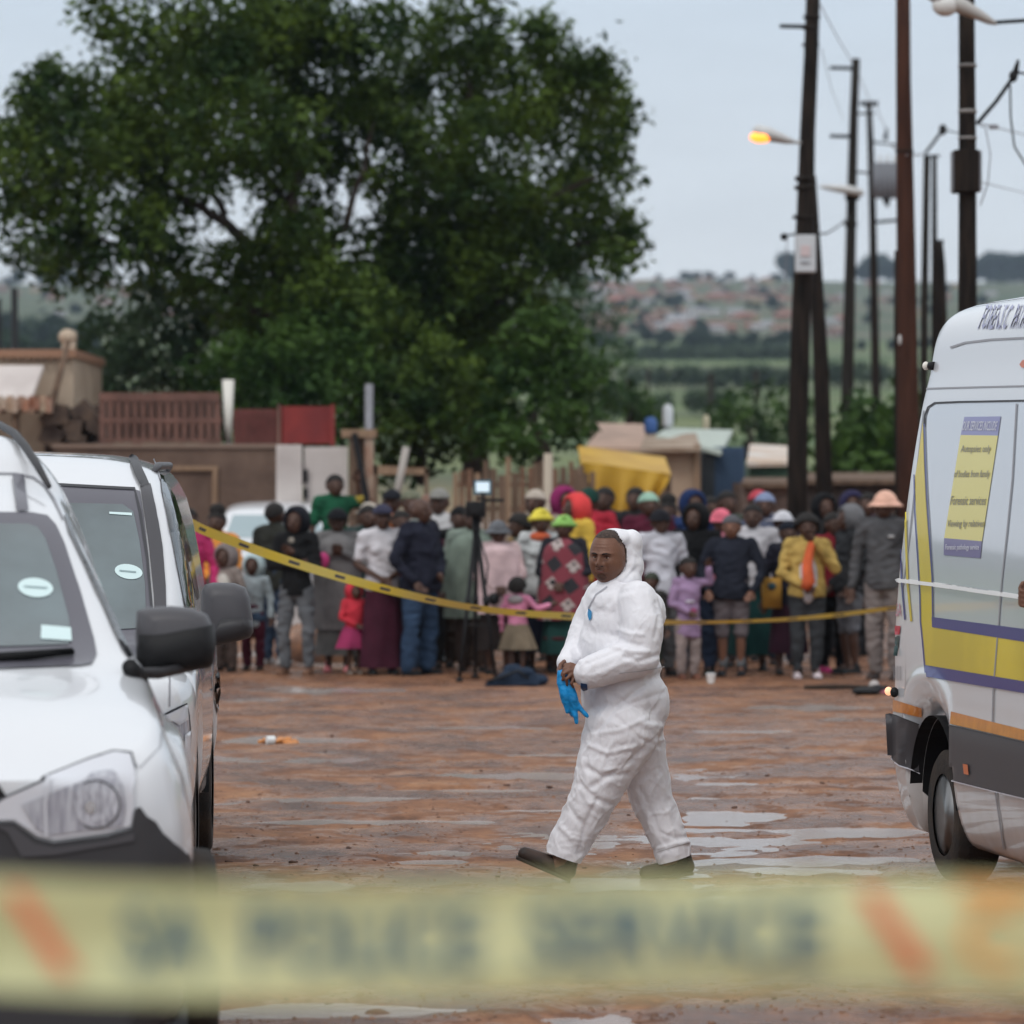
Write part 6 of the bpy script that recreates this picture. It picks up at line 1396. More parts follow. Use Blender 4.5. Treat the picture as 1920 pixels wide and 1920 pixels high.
# ------------------------------------------------------------------ litter on the ground
D = ground_D(1392); o = at(515, 0, D)
t = thing('litter_bag', 'crumpled orange plastic bag lying at the edge of a puddle on the left', 'plastic bag', o)
mb = MB()
for k in range(14): mb.ball((rnd.uniform(-.10, .16), rnd.uniform(-.08, .08), rnd.uniform(.01, .035)), (rnd.uniform(.03, .07), .05, rnd.uniform(.012, .03)), Matrix.Rotation(rnd.uniform(-.5, .5), 3, 'Y'))
obj('plastic', remesh(mb, .010, 1), mat('orange_plastic', (.50, .20, .06), .4, bump=.8, bs=22), t)
o2 = at(507, 0, D - .12); cn = MB().tube([(-.03, 0, .032), (.03, .02, .032)], .031, 14).build('drink_can', mat('can_white', (.66, .68, .68), .3, metal=.2)); cn.location = o2; tag(cn, 'small white drink can lying against the orange plastic bag', 'can')
o2 = at(610, 0, ground_D(1389)); cn = MB().box((0, 0, .02), (.12, .08, .04), taper=.7).build('mud_lump', M['bark']); cn.location = o2; tag(cn, 'dark lump at the puddle edge right of the orange plastic bag', 'stone')
D = ground_D(1308); o = at(1640, 0, D)
t = thing('litter_pile', 'small heap of black and pink rubbish on the ground beside the van corner', 'litter', o)
mb = MB(); mb.ball((-.08, 0, .03), (.14, .10, .04)).ball((.02, .05, .05), (.08, .08, .045)); obj('black_plastic', remesh(mb, .011, 1), M['black'], t)
MB().ball((.12, .0, .02), (.08, .05, .022)).build('pink_rag', cloth((.45, .12, .17)), t, smooth=True); MB().ball((.0, .06, .08), (.05, .05, .05)).build('white_paper', cloth((.5, .46, .44)), t, smooth=True)
D = ground_D(1296); o = at(1590, 0, D); cn = MB().tube([(-.42, 0, .02), (.0, .03, .025), (.38, 0, .02)], .02, 8).build('dark_stick', M['bark'], smooth=True); cn.location = o; tag(cn, 'long dark stick lying on the ground in front of the grey hooded person', 'stick')
stone = mat('red_brown_stone', (.10, .055, .04), .9, var=.3, bump=.5, bs=30)
proto = None
for k in range(230):
    y = rnd.uniform(1300, 1915); D = ground_D(y); x = rnd.uniform(420, 1740) if y < 1690 else rnd.uniform(400, 1700); p = P(x, y, D)
    if proto is None:
        mb = MB().ball((0, 0, .01), (.03, .026, .016)); mb.ball((.012, .006, .016), (.018, .02, .014)); proto = obj('stone', remesh(mb, .006, 1), stone)
        tag(proto, 'small red brown stone or clod lying on the wet earth', 'stone', 'small stones scattered over the wet ground'); c = proto
    else: c = proto.copy(); col.objects.link(c)
    s = rnd.choice([.14, .2, .25, .3, .4, .6]); c.scale = (s * rnd.uniform(.8, 1.6), s, s * .8); c.rotation_euler = (0, 0, rnd.uniform(0, 6)); c.location = (p.x, D, max(gz(p.x, D), -.02) - .002)
# trodden clods and grit: countless
mb = MB(); cr = random.Random(3)
for k in range(5200):
    y = 1285 + 640 * cr.random() ** 1.3; D = ground_D(y); p = P(cr.uniform(380, 1760), y, D)
    n_ = noise.noise(Vector((p.x * .8, D * .5, 5)))
    if n_ < -.05 and cr.random() < .8: continue
    z_ = gz(p.x, D)
    if z_ < -.008: continue
    s_ = cr.uniform(.004, .013) * (1.7 if cr.random() < .08 else 1); a_ = cr.random() * 6.28
    ca, sa = math.cos(a_) * s_, math.sin(a_) * s_; q_ = Vector((p.x, D, z_))
    mb.add([q_ + Vector(v) for v in ((ca * 1.4, sa * 1.4, -.002), (-sa, ca, -.002), (-ca * 1.4, -sa * 1.4, -.002), (sa, -ca, -.002), (ca * .4, sa * .3, s_ * .55), (-sa * .5, ca * .4, s_ * .5))],
           [(0, 1, 4), (1, 5, 4), (1, 2, 5), (2, 3, 5), (3, 4, 5), (3, 0, 4)])
tag(mb.build('mud_clods', mat('mud_clod', (.22, .115, .07), .8, c2=(.10, .054, .036), vs=3)), kind='stuff')
cn = MB().ball((0, 0, .01), (.05, .04, .03)).ball((.03, 0, .01), (.03, .03, .02)).build('clod', mat('brown_clod', (.13, .065, .045), .9, bump=.8, bs=40), smooth=True); p = P(706, 1893, ground_D(1897)); cn.location = (p.x, p.y, gz(p.x, p.y)); tag(cn, 'brown clod of earth in the puddle at the bottom of the picture', 'stone')

# ------------------------------------------------------------------ the person in the white coverall
D1 = 19.75
O = Vector(((1160 - CX) * D1 / F, D1, 0))
def Q(x, y, dy=0.0):  # photo point on the person's plane, dy metres behind it
    p = P(x, y, D1 + dy); return p - O
S = D1 / F            # metres per photo pixel
main = thing('person', 'person in a white hooded coverall walking left across the wet ground, holding blue gloves', 'person', O)
suit = bpy.data.materials.new('white_coverall'); suit.use_nodes = True; tt = suit.node_tree; b = tt.nodes['Principled BSDF']
b.inputs['Base Color'].default_value = (.70, .69, .72, 1); b.inputs['Roughness'].default_value = .62; b.inputs['Subsurface Weight'].default_value = .0; b.inputs['Sheen Weight'].default_value = .1
co = tt.nodes.new('ShaderNodeTexCoord')
def bn(scale, st, rot, dist, prev=None, strength=.6, typ='MUSGRAVE'):
    m_ = tt.nodes.new('ShaderNodeMapping'); m_.inputs['Scale'].default_value = st; m_.inputs['Rotation'].default_value = rot; tt.links.new(co.outputs['Object'], m_.inputs[0])
    n = tt.nodes.new('ShaderNodeTexNoise'); n.inputs['Scale'].default_value = scale; n.inputs['Detail'].default_value = 3; n.inputs['Distortion'].default_value = .8; tt.links.new(m_.outputs[0], n.inputs['Vector'])
    a = tt.nodes.new('ShaderNodeMath'); a.operation = 'SUBTRACT'; a.inputs[1].default_value = .5; tt.links.new(n.outputs['Fac'], a.inputs[0]); ab = tt.nodes.new('ShaderNodeMath'); ab.operation = 'ABSOLUTE'; tt.links.new(a.outputs[0], ab.inputs[0])
    bp_ = tt.nodes.new('ShaderNodeBump'); bp_.inputs['Strength'].default_value = strength; bp_.inputs['Distance'].default_value = dist; bp_.invert = True; tt.links.new(ab.outputs[0], bp_.inputs['Height'])
    if prev: tt.links.new(prev, bp_.inputs['Normal'])
    return bp_.outputs[0]
n1 = bn(6, (1.2, 1, .8), (0, R(38), 0), .04, None, .25); n2 = bn(13, (1.2, 1, .8), (0, R(-48), 0), .02, n1, .22); n3 = bn(40, (1, 1, 1), (0, 0, 0), .006, n2, .12); tt.links.new(n3, b.inputs['Normal'])

def blob(mb, chain, dy=0):
    for (x0, y0, r0, d0), (x1, y1, r1, d1) in zip(chain[:-1], chain[1:]): mb.capsule(Q(x0, y0, d0), Q(x1, y1, d1), r0 * S, r1 * S, 20)
def ell(mb, x, y, rx, rz, ry, d=0, rot=0): mb.ball(Q(x, y, d), (rx * S, ry * S, rz * S), Matrix.Rotation(R(rot), 3, 'Y'), n=28, m=18)
creases = [  # photo polylines of the real folds: (points, half width px, depth m, +ridge/-groove)
 ([(1238,1262),(1200,1290),(1150,1330),(1118,1372)], 5, -.012), ([(1232,1380),(1190,1420),(1150,1450),(1110,1475)], 5, -.010), ([(1100,1440),(1130,1456),(1175,1452)], 5, -.010), ([(1105,1398),(1140,1412),(1190,1400)], 4, .008),
 ([(1088,1470),(1120,1500),(1150,1510)], 5, -.008), ([(1180,1330),(1210,1360),(1240,1360)], 5, .007), ([(1140,1300),(1180,1320),(1240,1300)], 5, -.006), ([(1085,1245),(1088,1310),(1098,1370)], 4, -.006),
 ([(1150,1192),(1175,1205),(1200,1210)], 5, -.010), ([(1150,1212),(1185,1222),(1215,1222)], 4, .009), ([(1160,1180),(1180,1188),(1205,1190)], 4, .008), ([(1170,1232),(1200,1240),(1235,1228)], 4, -.008),
 ([(1140,1130),(1158,1112),(1185,1105)], 5, -.008), ([(1150,1150),(1142,1185),(1140,1205)], 4, -.006), ([(1230,1130),(1236,1160),(1228,1195)], 4, -.007), ([(1100,1245),(1140,1228),(1170,1215)], 4, -.006),
 ([(1105,1270),(1150,1250),(1195,1235)], 4, .005), ([(1215,1262),(1222,1300),(1218,1350)], 5, -.006), ([(1090,1110),(1098,1150),(1088,1210),(1085,1240)], 3, .005), ([(1070,1520),(1095,1550),(1100,1580)], 5, -.008),
 ([(1120,1500),(1100,1540),(1085,1600)], 4, -.008), ([(1050,1550),(1070,1570),(1098,1578)], 4, .007), ([(1200,1480),(1225,1530),(1250,1590)], 5, -.008), ([(1230,1450),(1250,1520),(1268,1580)], 4, .007), ([(1240,1560),(1265,1572),(1290,1568)], 4, -.008),
 ([(1235,1590),(1262,1584),(1294,1578)], 3, .007), ([(1190,1600 - 100),(1215,1560)], 4, -.006), ([(1155,1345),(1200,1385),(1235,1400)], 4, -.007), ([(1115,1375),(1160,1370),(1215,1345)], 4, .006), ([(1095,1425),(1085,1460),(1068,1500)], 4, .006),
 ([(1195,1065),(1172,1085),(1150,1105),(1110,1112)], 4, -.007), ([(1190,1040),(1185,1065),(1165,1090)], 3, .005)]
def wrinkle(me, amp=1.0, zlo=None):
    n_ = len(me.vertices); co_ = np.empty(n_ * 3, np.float32); me.vertices.foreach_get('co', co_); co_ = co_.reshape(-1, 3); no = np.empty(n_ * 3, np.float32); me.vertices.foreach_get('normal', no); no = no.reshape(-1, 3)
    X_ = (co_[:, 0] + O.x) / (co_[:, 1] + D1) * F + CX; Y_ = HY - (co_[:, 2] - CZ) / (co_[:, 1] + D1) * F
    d = np.zeros(n_)
    near = np.clip((-no[:, 1] + .35) * 1.5, 0, 1)
    for pts, hw, dep in creases:
        best = np.full(n_, 1e9)
        for (ax, ay), (bx, by) in zip(pts[:-1], pts[1:]):
            dx, dy_ = bx - ax, by - ay; tt_ = np.clip(((X_ - ax) * dx + (Y_ - ay) * dy_) / (dx * dx + dy_ * dy_), 0, 1)
            best = np.minimum(best, np.hypot(X_ - ax - dx * tt_, Y_ - ay - dy_ * tt_))
        d += dep * 1.0 * np.exp(-(best / (hw * 1.2)) ** 2) * near - dep * .3 * np.exp(-(best / (hw * 3.5)) ** 2) * near
    def wn(q, s, a, b_, off):
        x_, y_, z_ = float(q[0]), float(q[1]), float(q[2]); u = x_ * a + z_ * b_; v = -x_ * b_ + z_ * a
        w_ = noise.noise(Vector((x_ * 4 + off, y_ * 4, z_ * 4))) * .5
        return noise.noise(Vector((u * s * .55 + w_, y_ * s, v * s + w_ + off)))
    rg = np.array([wn(q, 9, .75, .66, 3.1) for q in co_]); rg2 = np.array([wn(q, 15, .6, -.8, 7.7) for q in co_])
    r2 = np.array([noise.noise(Vector((float(q[0]) * 15 - float(q[2]) * 9, float(q[1]) * 12, float(q[2]) * 15 + float(q[0]) * 8))) for q in co_])
    wt = np.clip((1.15 - co_[:, 2]) / .6, .42, .85); d += amp * .62 * wt * (.0105 * np.exp(-(rg / .10) ** 2) + .0060 * np.exp(-(rg2 / .10) ** 2) + .003 * np.exp(-(r2 / .12) ** 2) - .006)
    co_ += no * d[:, None]; me.vertices.foreach_set('co', co_.ravel()); me.update()
# coverall
mb = MB()
ell(mb, 1158, 1135, 56, 52, 62, 0, 12); ell(mb, 1168, 1170, 74, 62, 68); ell(mb, 1162, 1215, 76, 62, 72); ell(mb, 1165, 1255, 76, 48, 72); ell(mb, 1172, 1305, 80, 62, 76); ell(mb, 1176, 1350, 72, 60, 70); ell(mb, 1150, 1110, 36, 26, 44)
ell(mb, 1120, 1215, 36, 60, 50); ell(mb, 1215, 1150, 34, 44, 48); ell(mb, 1122, 1300, 34, 60, 44); ell(mb, 1228, 1320, 28, 50, 48)
blob(mb, [(1168,1120,46,.0),(1150,1090,30,0),(1165,1072,30,.03)])
# near leg, striding to the left, and far leg behind
blob(mb, [(1165,1370,72,-.06),(1138,1430,58,-.08),(1120,1480,48,-.09),(1093,1535,41,-.08),(1068,1580,37,-.07)])
blob(mb, [(1185,1380,62,.08),(1208,1440,46,.12),(1222,1500,40,.14),(1244,1550,37,.14),(1258,1582,35,.14)])
mb.capsule(Q(1068,1576,-.07), Q(1060,1600,-.07), 37*S, 36*S, 20); mb.capsule(Q(1258,1580,.14), Q(1261,1600,.14), 36*S, 36*S, 20)
# near arm
blob(mb, [(1195,1128,40,-.13),(1205,1175,40,-.19),(1197,1230,40,-.21),(1150,1246,34,-.24),(1105,1262,31,-.24)])
# far arm
blob(mb, [(1130,1120,34,.14),(1105,1170,34,.18),(1082,1222,28,.10),(1070,1236,23,-.02),(1062,1244,20,-.10)])
cm = remesh(mb, .0075, 12, .6, disp=wrinkle)
# open the cuffs and hems: drop faces beyond the cut planes
bm = bmesh.new(); bm.from_mesh(cm)
for pco, pno in ((Q(1058,1608,-.07), Vector((-.35, 0, -1))), (Q(1262,1612,.14), Vector((.3, 0, -1)))):
    sel = [v for v in bm.verts if (v.co - pco).dot(pno) > 0 and abs(v.co.x - pco.x) < .28 and v.co.z < .4]
    bmesh.ops.delete(bm, geom=sel, context='VERTS')
    for v in bm.verts:
        if v.is_boundary and abs(v.co.x - pco.x) < .28 and v.co.z < .4:
            k_ = (v.co - pco).dot(pno) / pno.length_squared
            if abs(k_) < .03: v.co -= pno * k_
bm.to_mesh(cm); bm.free()
obj('coverall', cm, suit, main)
cv = bpy.data.objects[main.name].children[0]
for nm, pts, w_ in (('front_flap', [(1106,1104),(1096,1145),(1086,1195),(1084,1235)], .006),):
    q = [Q(x, y, -.16) for x, y in pts]
bvm = bvh_of([cm])
def pm(name, m_, poly, off=.004, step=5, parent=main):
    inv = Matrix.Translation(-O); vs, fs = cut2d(poly, step); v3, f3 = paste(bvm, inv, vs, fs, off)
    if v3: return MB().add(v3, f3).build(name, m_, parent, smooth=True)
bluec = mat('blue_tab', (.03, .20, .40), .5)
pm('blue_zip_tab', bluec, [(1106,1140),(1112,1148),(1111,1160),(1107,1164),(1104,1152)], .008, 4); pm('blue_mark', mat('dark_blue_tab', (.02, .06, .16), .5), [(1091,1279),(1101,1281),(1102,1291),(1096,1296),(1091,1290)], .008, 4)
pm('front_seam', mat('seam_thread', (.42, .42, .46), .8), stroke([(1139,1100),(1118,1115),(1104,1140)], 2), .004, 4); pm('hem_seam', mat('seam_thread', (.46, .44, .44), .8), stroke([(1232,1598),(1262,1588),(1294,1580)], 1.6), .003, 4); 
pm('waist_gather', mat('seam_thread', (.50, .50, .53), .8), stroke([(1160,1262),(1200,1258),(1246,1250)], 1.4), .003, 4)
# hood: pushed back on the crown of the head, open round the face
mb = MB()
ell(mb, 1168, 1034, 37, 43, 34, .05, -15); ell(mb, 1184, 1018, 22, 26, 30, .05); ell(mb, 1152, 1012, 34, 22, 36, .02); ell(mb, 1178, 1062, 30, 34, 36, .05); ell(mb, 1166, 1088, 38, 28, 44, .03)
hd_ = remesh(mb, .007, 8, .6, disp=lambda me_: wrinkle(me_, .5))
hood_o = obj('hood', hd_, suit, main)
# head
HC = Q(1139, 1044, -.035); yawh = R(-23)
def headmesh():
    n, m_ = 128, 96; vs = []; fs = []
    Wd, Dp, Ht = .0870, .102, .133
    def g(x, y, cx, cy, sx, sy): return math.exp(-((x - cx) / sx) ** 2 - ((y - cy) / sy) ** 2)
    for j in range(m_ + 1):
        ph = math.pi * (j + .0) / m_; ph = min(max(ph, .01), math.pi - .01)
        for i in range(n):
            th = 2 * math.pi * i / n
            x, y, z = math.sin(ph) * math.cos(th), math.sin(ph) * math.sin(th), math.cos(ph)
            # squarer skull, full cheeks, rounded heavy jaw
            sx = 1.0 + (.06 if z < 0 else 0) * math.sin(math.pi * min(1, -z)) if z < 0 else 1.0
            X1 = x * Wd * sx; Y1 = y * Dp; Z1 = z * Ht
            if z < -.2:
                f = (-z - .2) / .8; X1 *= 1 - .10 * f * f; Y1 = Y1 * (1 - .12 * f) - .010 * f
            if y > 0: Y1 *= 1.04
            if y < 0:
                d = 0; fx, fz = X1, Z1; front = min(1, -y * 1.6)
                d -= .026 * g(fx, fz, 0, -.026, .0125, .017) + .020 * g(fx, fz, 0, -.006, .0085, .026)          # nose tip and bridge
                for s in (1, -1):
                    d -= .013 * g(fx, fz, s * .0155, -.030, .009, .009)      # wings of the nose
                    d += .013 * g(fx, fz, s * .031, .005, .017, .010)        # eye sockets
                    d -= .009 * g(fx, fz, s * .028, .024, .024, .008)        # brow
                    d -= .010 * g(fx, fz, s * .046, -.022, .022, .022)       # cheek
                    d += .0045 * g(fx, fz, s * .030, -.045, .006, .018)      # fold beside the mouth
                    d += .004 * g(fx, fz, s * .018, -.018, .006, .010)
                d -= .010 * g(fx, fz, 0, -.060, .026, .014)                   # mouth mound
                d -= .006 * g(fx, fz, 0, -.0535, .022, .0045); d -= .007 * g(fx, fz, 0, -.0675, .019, .0055); d += .0075 * g(fx, fz, 0, -.0600, .022, .0026)
                d -= .010 * g(fx, fz, 0, -.095, .022, .014); d += .005 * g(fx, fz, 0, -.080, .020, .006)
                d += .0015 * math.sin(fz * 420) * g(fx, fz, 0, .058, .04, .016) # forehead lines
                Y1 += d * front
            vs.append((X1, Y1, Z1))
    for j in range(m_):
        for i in range(n): fs.append((j * n + i, (j + 1) * n + i, (j + 1) * n + (i + 1) % n, j * n + (i + 1) % n))
    return vs, fs
vs, fs = headmesh()
Rh = Matrix.Rotation(yawh, 3, 'Z') @ Matrix.Rotation(R(4), 3, 'X') @ Matrix.Rotation(R(2), 3, 'Y')
mb = MB().add([HC + Rh @ Vector(v) for v in vs], fs)
# ears, neck
for s in (1, -1): mb.ball(HC + Rh @ Vector((s * .080, .008, -.006)), (.010, .020, .032), Rh)
mb.capsule(HC + Vector((.018, .02, -.07)), Q(1160, 1112, .0), .058, .062, 24)
# both hands and forearms belong to the body
def fing(mb, pts, r0=.0095, r1=.0075):
    pts = [Vector(p) for p in pts]
    for i in range(len(pts) - 1):
        a = r0 + (r1 - r0) * i / (len(pts) - 1); c = r0 + (r1 - r0) * (i + 1) / (len(pts) - 1); mb.capsule(pts[i], pts[i + 1], a, c, 10)
hb = MB()
# near (left) hand: comes out of the near cuff, fingers curled down round the gloves
w0 = Q(1102, 1262, -.24)
hb.capsule(Q(1130, 1256, -.24), w0, .030, .028); hb.capsule(w0, Q(1082, 1262, -.235), .028, .032); hb.capsule(Q(1084, 1256, -.235), Q(1070, 1258, -.23), .026, .024); hb.capsule(Q(1086, 1270, -.235), Q(1074, 1272, -.23), .026, .022)
fing(hb, [Q(1070,1250,-.245), Q(1058,1254,-.25), Q(1053,1266,-.235)]); fing(hb, [Q(1069,1257,-.255), Q(1057,1263,-.262), Q(1055,1275,-.245)]); fing(hb, [Q(1071,1265,-.258), Q(1062,1273,-.268), Q(1063,1284,-.250)]); fing(hb, [Q(1076,1272,-.255), Q(1071,1281,-.262), Q(1075,1289,-.248)], .0088, .007)
fing(hb, [Q(1082,1250,-.225), Q(1070,1245,-.235), Q(1059,1247,-.24)], .0115, .009)
# far (right) hand: knuckles showing under the far cuff, holding the glove wrist
hb.capsule(Q(1074, 1232, .0), Q(1060, 1246, -.12), .028, .029); hb.capsule(Q(1060, 1246, -.12), Q(1053, 1256, -.15), .030, .026)
for k, (dx, dz) in enumerate(((0, 0), (1.5, 5), (3, 10), (5, 15))): fing(hb, [Q(1050 + dx, 1250 + dz, -.165 + k * .004), Q(1046 + dx, 1259 + dz, -.19), Q(1051 + dx, 1266 + dz, -.21)], .0092, .0075)
fing(hb, [Q(1058, 1240, -.16), Q(1050, 1247, -.195), Q(1050, 1256, -.215)], .011, .009)
# the body under the suit (slim) so head and hands are one continuous figure
blob(hb, [(1160,1100,24,0),(1165,1160,44,0),(1165,1230,50,0),(1172,1320,54,0)])
blob(hb, [(1160,1125,28,0),(1200,1140,24,-.12),(1200,1230,18,-.2),(1140,1254,14,-.24),(1102,1262,12,-.24)]); blob(hb, [(1150,1125,26,0),(1115,1150,22,.15),(1092,1218,15,.12),(1072,1234,12,.0),(1064,1242,11,-.09)])
blob(hb, [(1165,1340,44,-.04),(1122,1480,28,-.09),(1063,1600,18,-.07),(1040,1622,16,-.07)]); blob(hb, [(1185,1340,42,.05),(1222,1500,26,.14),(1266,1600,17,.14),(1250,1622,15,.14)])
hb.capsule(HC + Vector((.018, .02, -.07)), Q(1160, 1112, .0), .056, .055, 24); hb.ball(HC + Vector((0, .01, 0)), (.06, .07, .09))
bd = remesh(hb, .0055, 1, .4)
hm_ = mb.mesh('head', []); bm = bmesh.new(); bm.from_mesh(bd); bm.from_mesh(hm_); bm.to_mesh(bd); bm.free()
bd.polygons.foreach_set('use_smooth', [True] * len(bd.polygons))
body = obj('body', bd, M['skin2'], main)
def hp(x, z, out=0.0):  # point on the face surface: ray from the front
    a = HC + Rh @ Vector((x, -.3, z)); d = (Rh @ Vector((0, 1, 0))).normalized(); h = bvh_head.ray_cast(a, d); return (h[0] - d * out) if h[0] else HC + Rh @ Vector((x, -.1, z))
bvh_head = BVHTree.FromPolygons([Vector(v) for v in mb.v], mb.f)
e_ = MB()
for s in (1, -1): e_.ball(hp(s * .031, .004, -.0075), (.0125, .0125, .0115))
e_.build('eyes', M['eye'], body, smooth=True)
e_ = MB()
for s in (1, -1): c_ = hp(s * .031, .004, -.0075); e_.ball(c_ + Rh @ Vector((0, -.0085, 0)), (.0058, .0058, .0058))
e_.build('irises', M['iris'], body, smooth=True)
def face_sheet(name, m_, poly, off, step=.006, parent=body):
    vs, fs = cut2d(poly, step); MB().add([hp(x, z, off) for x, z in vs], fs).build(name, m_, parent, smooth=True)
lid = mat('eyelid', (.095, .040, .026), .5)
for s in (1, -1):
    face_sheet('upper_eyelid', lid, [(s*.015,.006),(s*.022,.0125),(s*.031,.0150),(s*.041,.0125),(s*.048,.005),(s*.041,.0068),(s*.031,.0082),(s*.022,.0070)], .0062, .003)
    face_sheet('lower_eyelid', lid, [(s*.016,.002),(s*.024,-.0025),(s*.031,-.0035),(s*.040,-.002),(s*.046,.002),(s*.040,-.008),(s*.031,-.010),(s*.022,-.008)], .0045, .003)
    face_sheet('eyebrow', M['hair'], [(s*.012,.022),(s*.020,.027),(s*.033,.029),(s*.048,.024),(s*.052,.019),(s*.040,.0225),(s*.025,.021),(s*.014,.0175)], .0012, .004)
    face_sheet('nostril', M['hair'], [(s*.0145+.0055*math.cos(a*math.pi/5), -.0385+.0028*math.sin(a*math.pi/5)) for a in range(10)], .0008, .003)
face_sheet('upper_lip', M['lip'], [(-.023,-.0590),(-.010,-.0525),(0,-.0540),(.010,-.0525),(.023,-.0590),(.010,-.0588),(-.010,-.0588)], .0008, .004)
face_sheet('lower_lip', M['lip'], [(-.021,-.0620),(-.010,-.0615),(.010,-.0615),(.021,-.0620),(.012,-.0700),(0,-.0725),(-.012,-.0700)], .0008, .004)
face_sheet('teeth', mat('teeth', (.35, .30, .26), .3), [(-.014,-.0592),(.014,-.0592),(.012,-.0612),(-.012,-.0612)], .0003, .004)
face_sheet('goatee', M['beard'], [(-.020,-.078),(-.012,-.079),(0,-.081),(.012,-.079),(.020,-.078),(.026,-.094),(.018,-.106),(0,-.112),(-.018,-.106),(-.026,-.094)], .0010, .006)
face_sheet('moustache', M['beard'], [(-.026,-.056),(-.020,-.047),(0,-.045),(.020,-.047),(.026,-.056),(.012,-.051),(0,-.0525),(-.012,-.051)], .0008, .005)
# close cropped hair
rings = []
for j in range(14):
    row = []
    for i in range(40):
        th = i * 2 * math.pi / 40; lim = .74 if math.sin(th) < -.5 else (.74 - (math.sin(th) + .5) * .9 if math.sin(th) < .3 else -.10)
        ph = math.acos(lim) * j / 13 + .01; row.append(HC + Rh @ Vector((.0870 * math.sin(ph) * math.cos(th), (.1075 if math.sin(th) > 0 else .1045) * math.sin(ph) * math.sin(th), .1355 * math.cos(ph))))
    rings.append(row)
MB().loft(rings, cap=False).build('cropped_hair', M['stubble'], main, smooth=True)
# trim the hood away from the face
bm = bmesh.new(); bm.from_mesh(hd_); toc = Vector((0, 0, 1))
fwd = (Rh @ Vector((0, -1, 0))).normalized(); a0 = HC - fwd * .004
kill = []
for v in bm.verts:
    q = Rh.transposed() @ (v.co - HC)
    lim = .004 + .020 * max(0, (q.z - .03) / .1) - (.0 if q.z > -.05 else .02)
    inside = (q.x / .088) ** 2 + (q.y / .108) ** 2 + (q.z / .138) ** 2 < 1.0
    if (q.y < -.035 - .25 * (-q.z if q.z < 0 else 0) * 0 and abs(q.x) < .1 and q.z > -.13 and q.z < .125) or inside: kill.append(v)
bmesh.ops.delete(bm, geom=kill, context='VERTS'); bm.to_mesh(hd_); bm.free()
sol = hood_o.modifiers.new('cloth', 'SOLIDIFY'); sol.thickness = .004; sol.offset = -1
# shoes
shm = mat('black_shoe', (.014, .012, .011), .6, c2=(.05, .03, .022), vs=10)
def shoe(heel, toe, lift, dyy):
    """heel and toe in photo pixels"""
    h0 = Q(*heel, dyy); t0 = Q(*toe, dyy); m_ = MB(); mid = h0.lerp(t0, .5)
    up = Vector((0, 0, 1)); f = (t0 - h0).normalized(); nrm = Vector((-f.z, 0, f.x)); nrm = nrm if nrm.z > 0 else -nrm
    m_.capsule(h0 + nrm * .035 + f * .03, h0.lerp(t0, .45) + nrm * .034, .042, .040, 16); m_.capsule(h0.lerp(t0, .4) + nrm * .032, t0 + nrm * .028 - f * .035, .046, .036, 16); m_.capsule(h0 + nrm * .05 + f * .035, h0 + nrm * .11 + f * .045, .042, .042, 16)
    o_ = obj('shoe', remesh(m_, .008, 1), shm, main)
    sl = MB(); rot = Matrix((( f.x, 0, nrm.x), (0, 1, 0), (f.z, 0, nrm.z)))
    sl.box(mid + nrm * -.002, ((t0 - h0).length, .088, .016), rot); sl.build('sole', M['rubber'], o_, bevel=.006)
shoe((1070, 1650), (968, 1606), 0, -.07); shoe((1300, 1636), (1200, 1648), 0, .14)
# the pair of blue gloves hanging from the hands
gl = thing('gloves', 'pair of bright blue rubber gloves hanging from the hands of the person in the coverall', 'gloves', O)
mb = MB()
def gch(pts):
    for (x0, y0, r0, d0), (x1, y1, r1, d1) in zip(pts[:-1], pts[1:]): mb.capsule(Q(x0, y0, d0), Q(x1, y1, d1), r0 * S, r1 * S, 12)
gch([(1052,1262,8,-.21),(1054,1282,10,-.215),(1060,1305,11,-.215),(1066,1322,9,-.21)]); gch([(1062,1272,8,-.225),(1068,1292,10,-.225),(1074,1312,10,-.225),(1078,1325,9,-.22)])
gch([(1060,1310,6,-.215),(1062,1325,5,-.215),(1064,1334,3.5,-.215)]); gch([(1070,1318,7,-.22),(1075,1330,5.5,-.22),(1080,1345,5,-.22),(1081,1354,4,-.22)]); gch([(1078,1316,7,-.225),(1088,1328,5,-.225),(1097,1338,4,-.225),(1101,1343,3,-.225)]); gch([(1068,1320,6,-.20),(1071,1334,5,-.2),(1073,1341,3.5,-.2)])
def flat(me_):
    for v in me_.vertices:
        v.co += v.normal * noise.noise(v.co * 26) * .004
obj('glove', remesh(mb, .0048, 1, .5, disp=flat), mat('blue_nitrile', (.010, .24, .56), .38, var=.25, vs=18, bump=.4, bs=45), gl)

# ------------------------------------------------------------------ hand and arm at the right edge
D2 = 18.0; O2 = Vector(((1975 - CX) * D2 / F, D2, 0)); m2 = thing('person', 'person beyond the right edge whose brown hand reaches into view in front of the van', 'person', O2)
def Q2(x, y, d=0): return P(x, y, D2 + d) - O2
hb = MB(); hx = Q2(1930, 1118)
for k in range(4): fing(hb, [Q2(1919, 1100 + k * 9), Q2(1912, 1103 + k * 9, -.02), Q2(1914, 1108 + k * 9, -.04), Q2(1922, 1110 + k * 9, -.045)], .0105, .009)
fing(hb, [Q2(1928, 1095), Q2(1918, 1093, -.02), Q2(1914, 1098, -.03)], .012, .010)
hb.capsule(Q2(1922, 1106), Q2(1924, 1128), .026, .026); hb.capsule(Q2(1928, 1115), Q2(1942, 1125), .032, .027); hb.capsule(Q2(1942, 1125), Q2(2010, 1190), .030, .040); hb.capsule(Q2(2010, 1190), Q2(2035, 1085, .05), .048, .058)
bc = Q2(2085, 1000, .1)
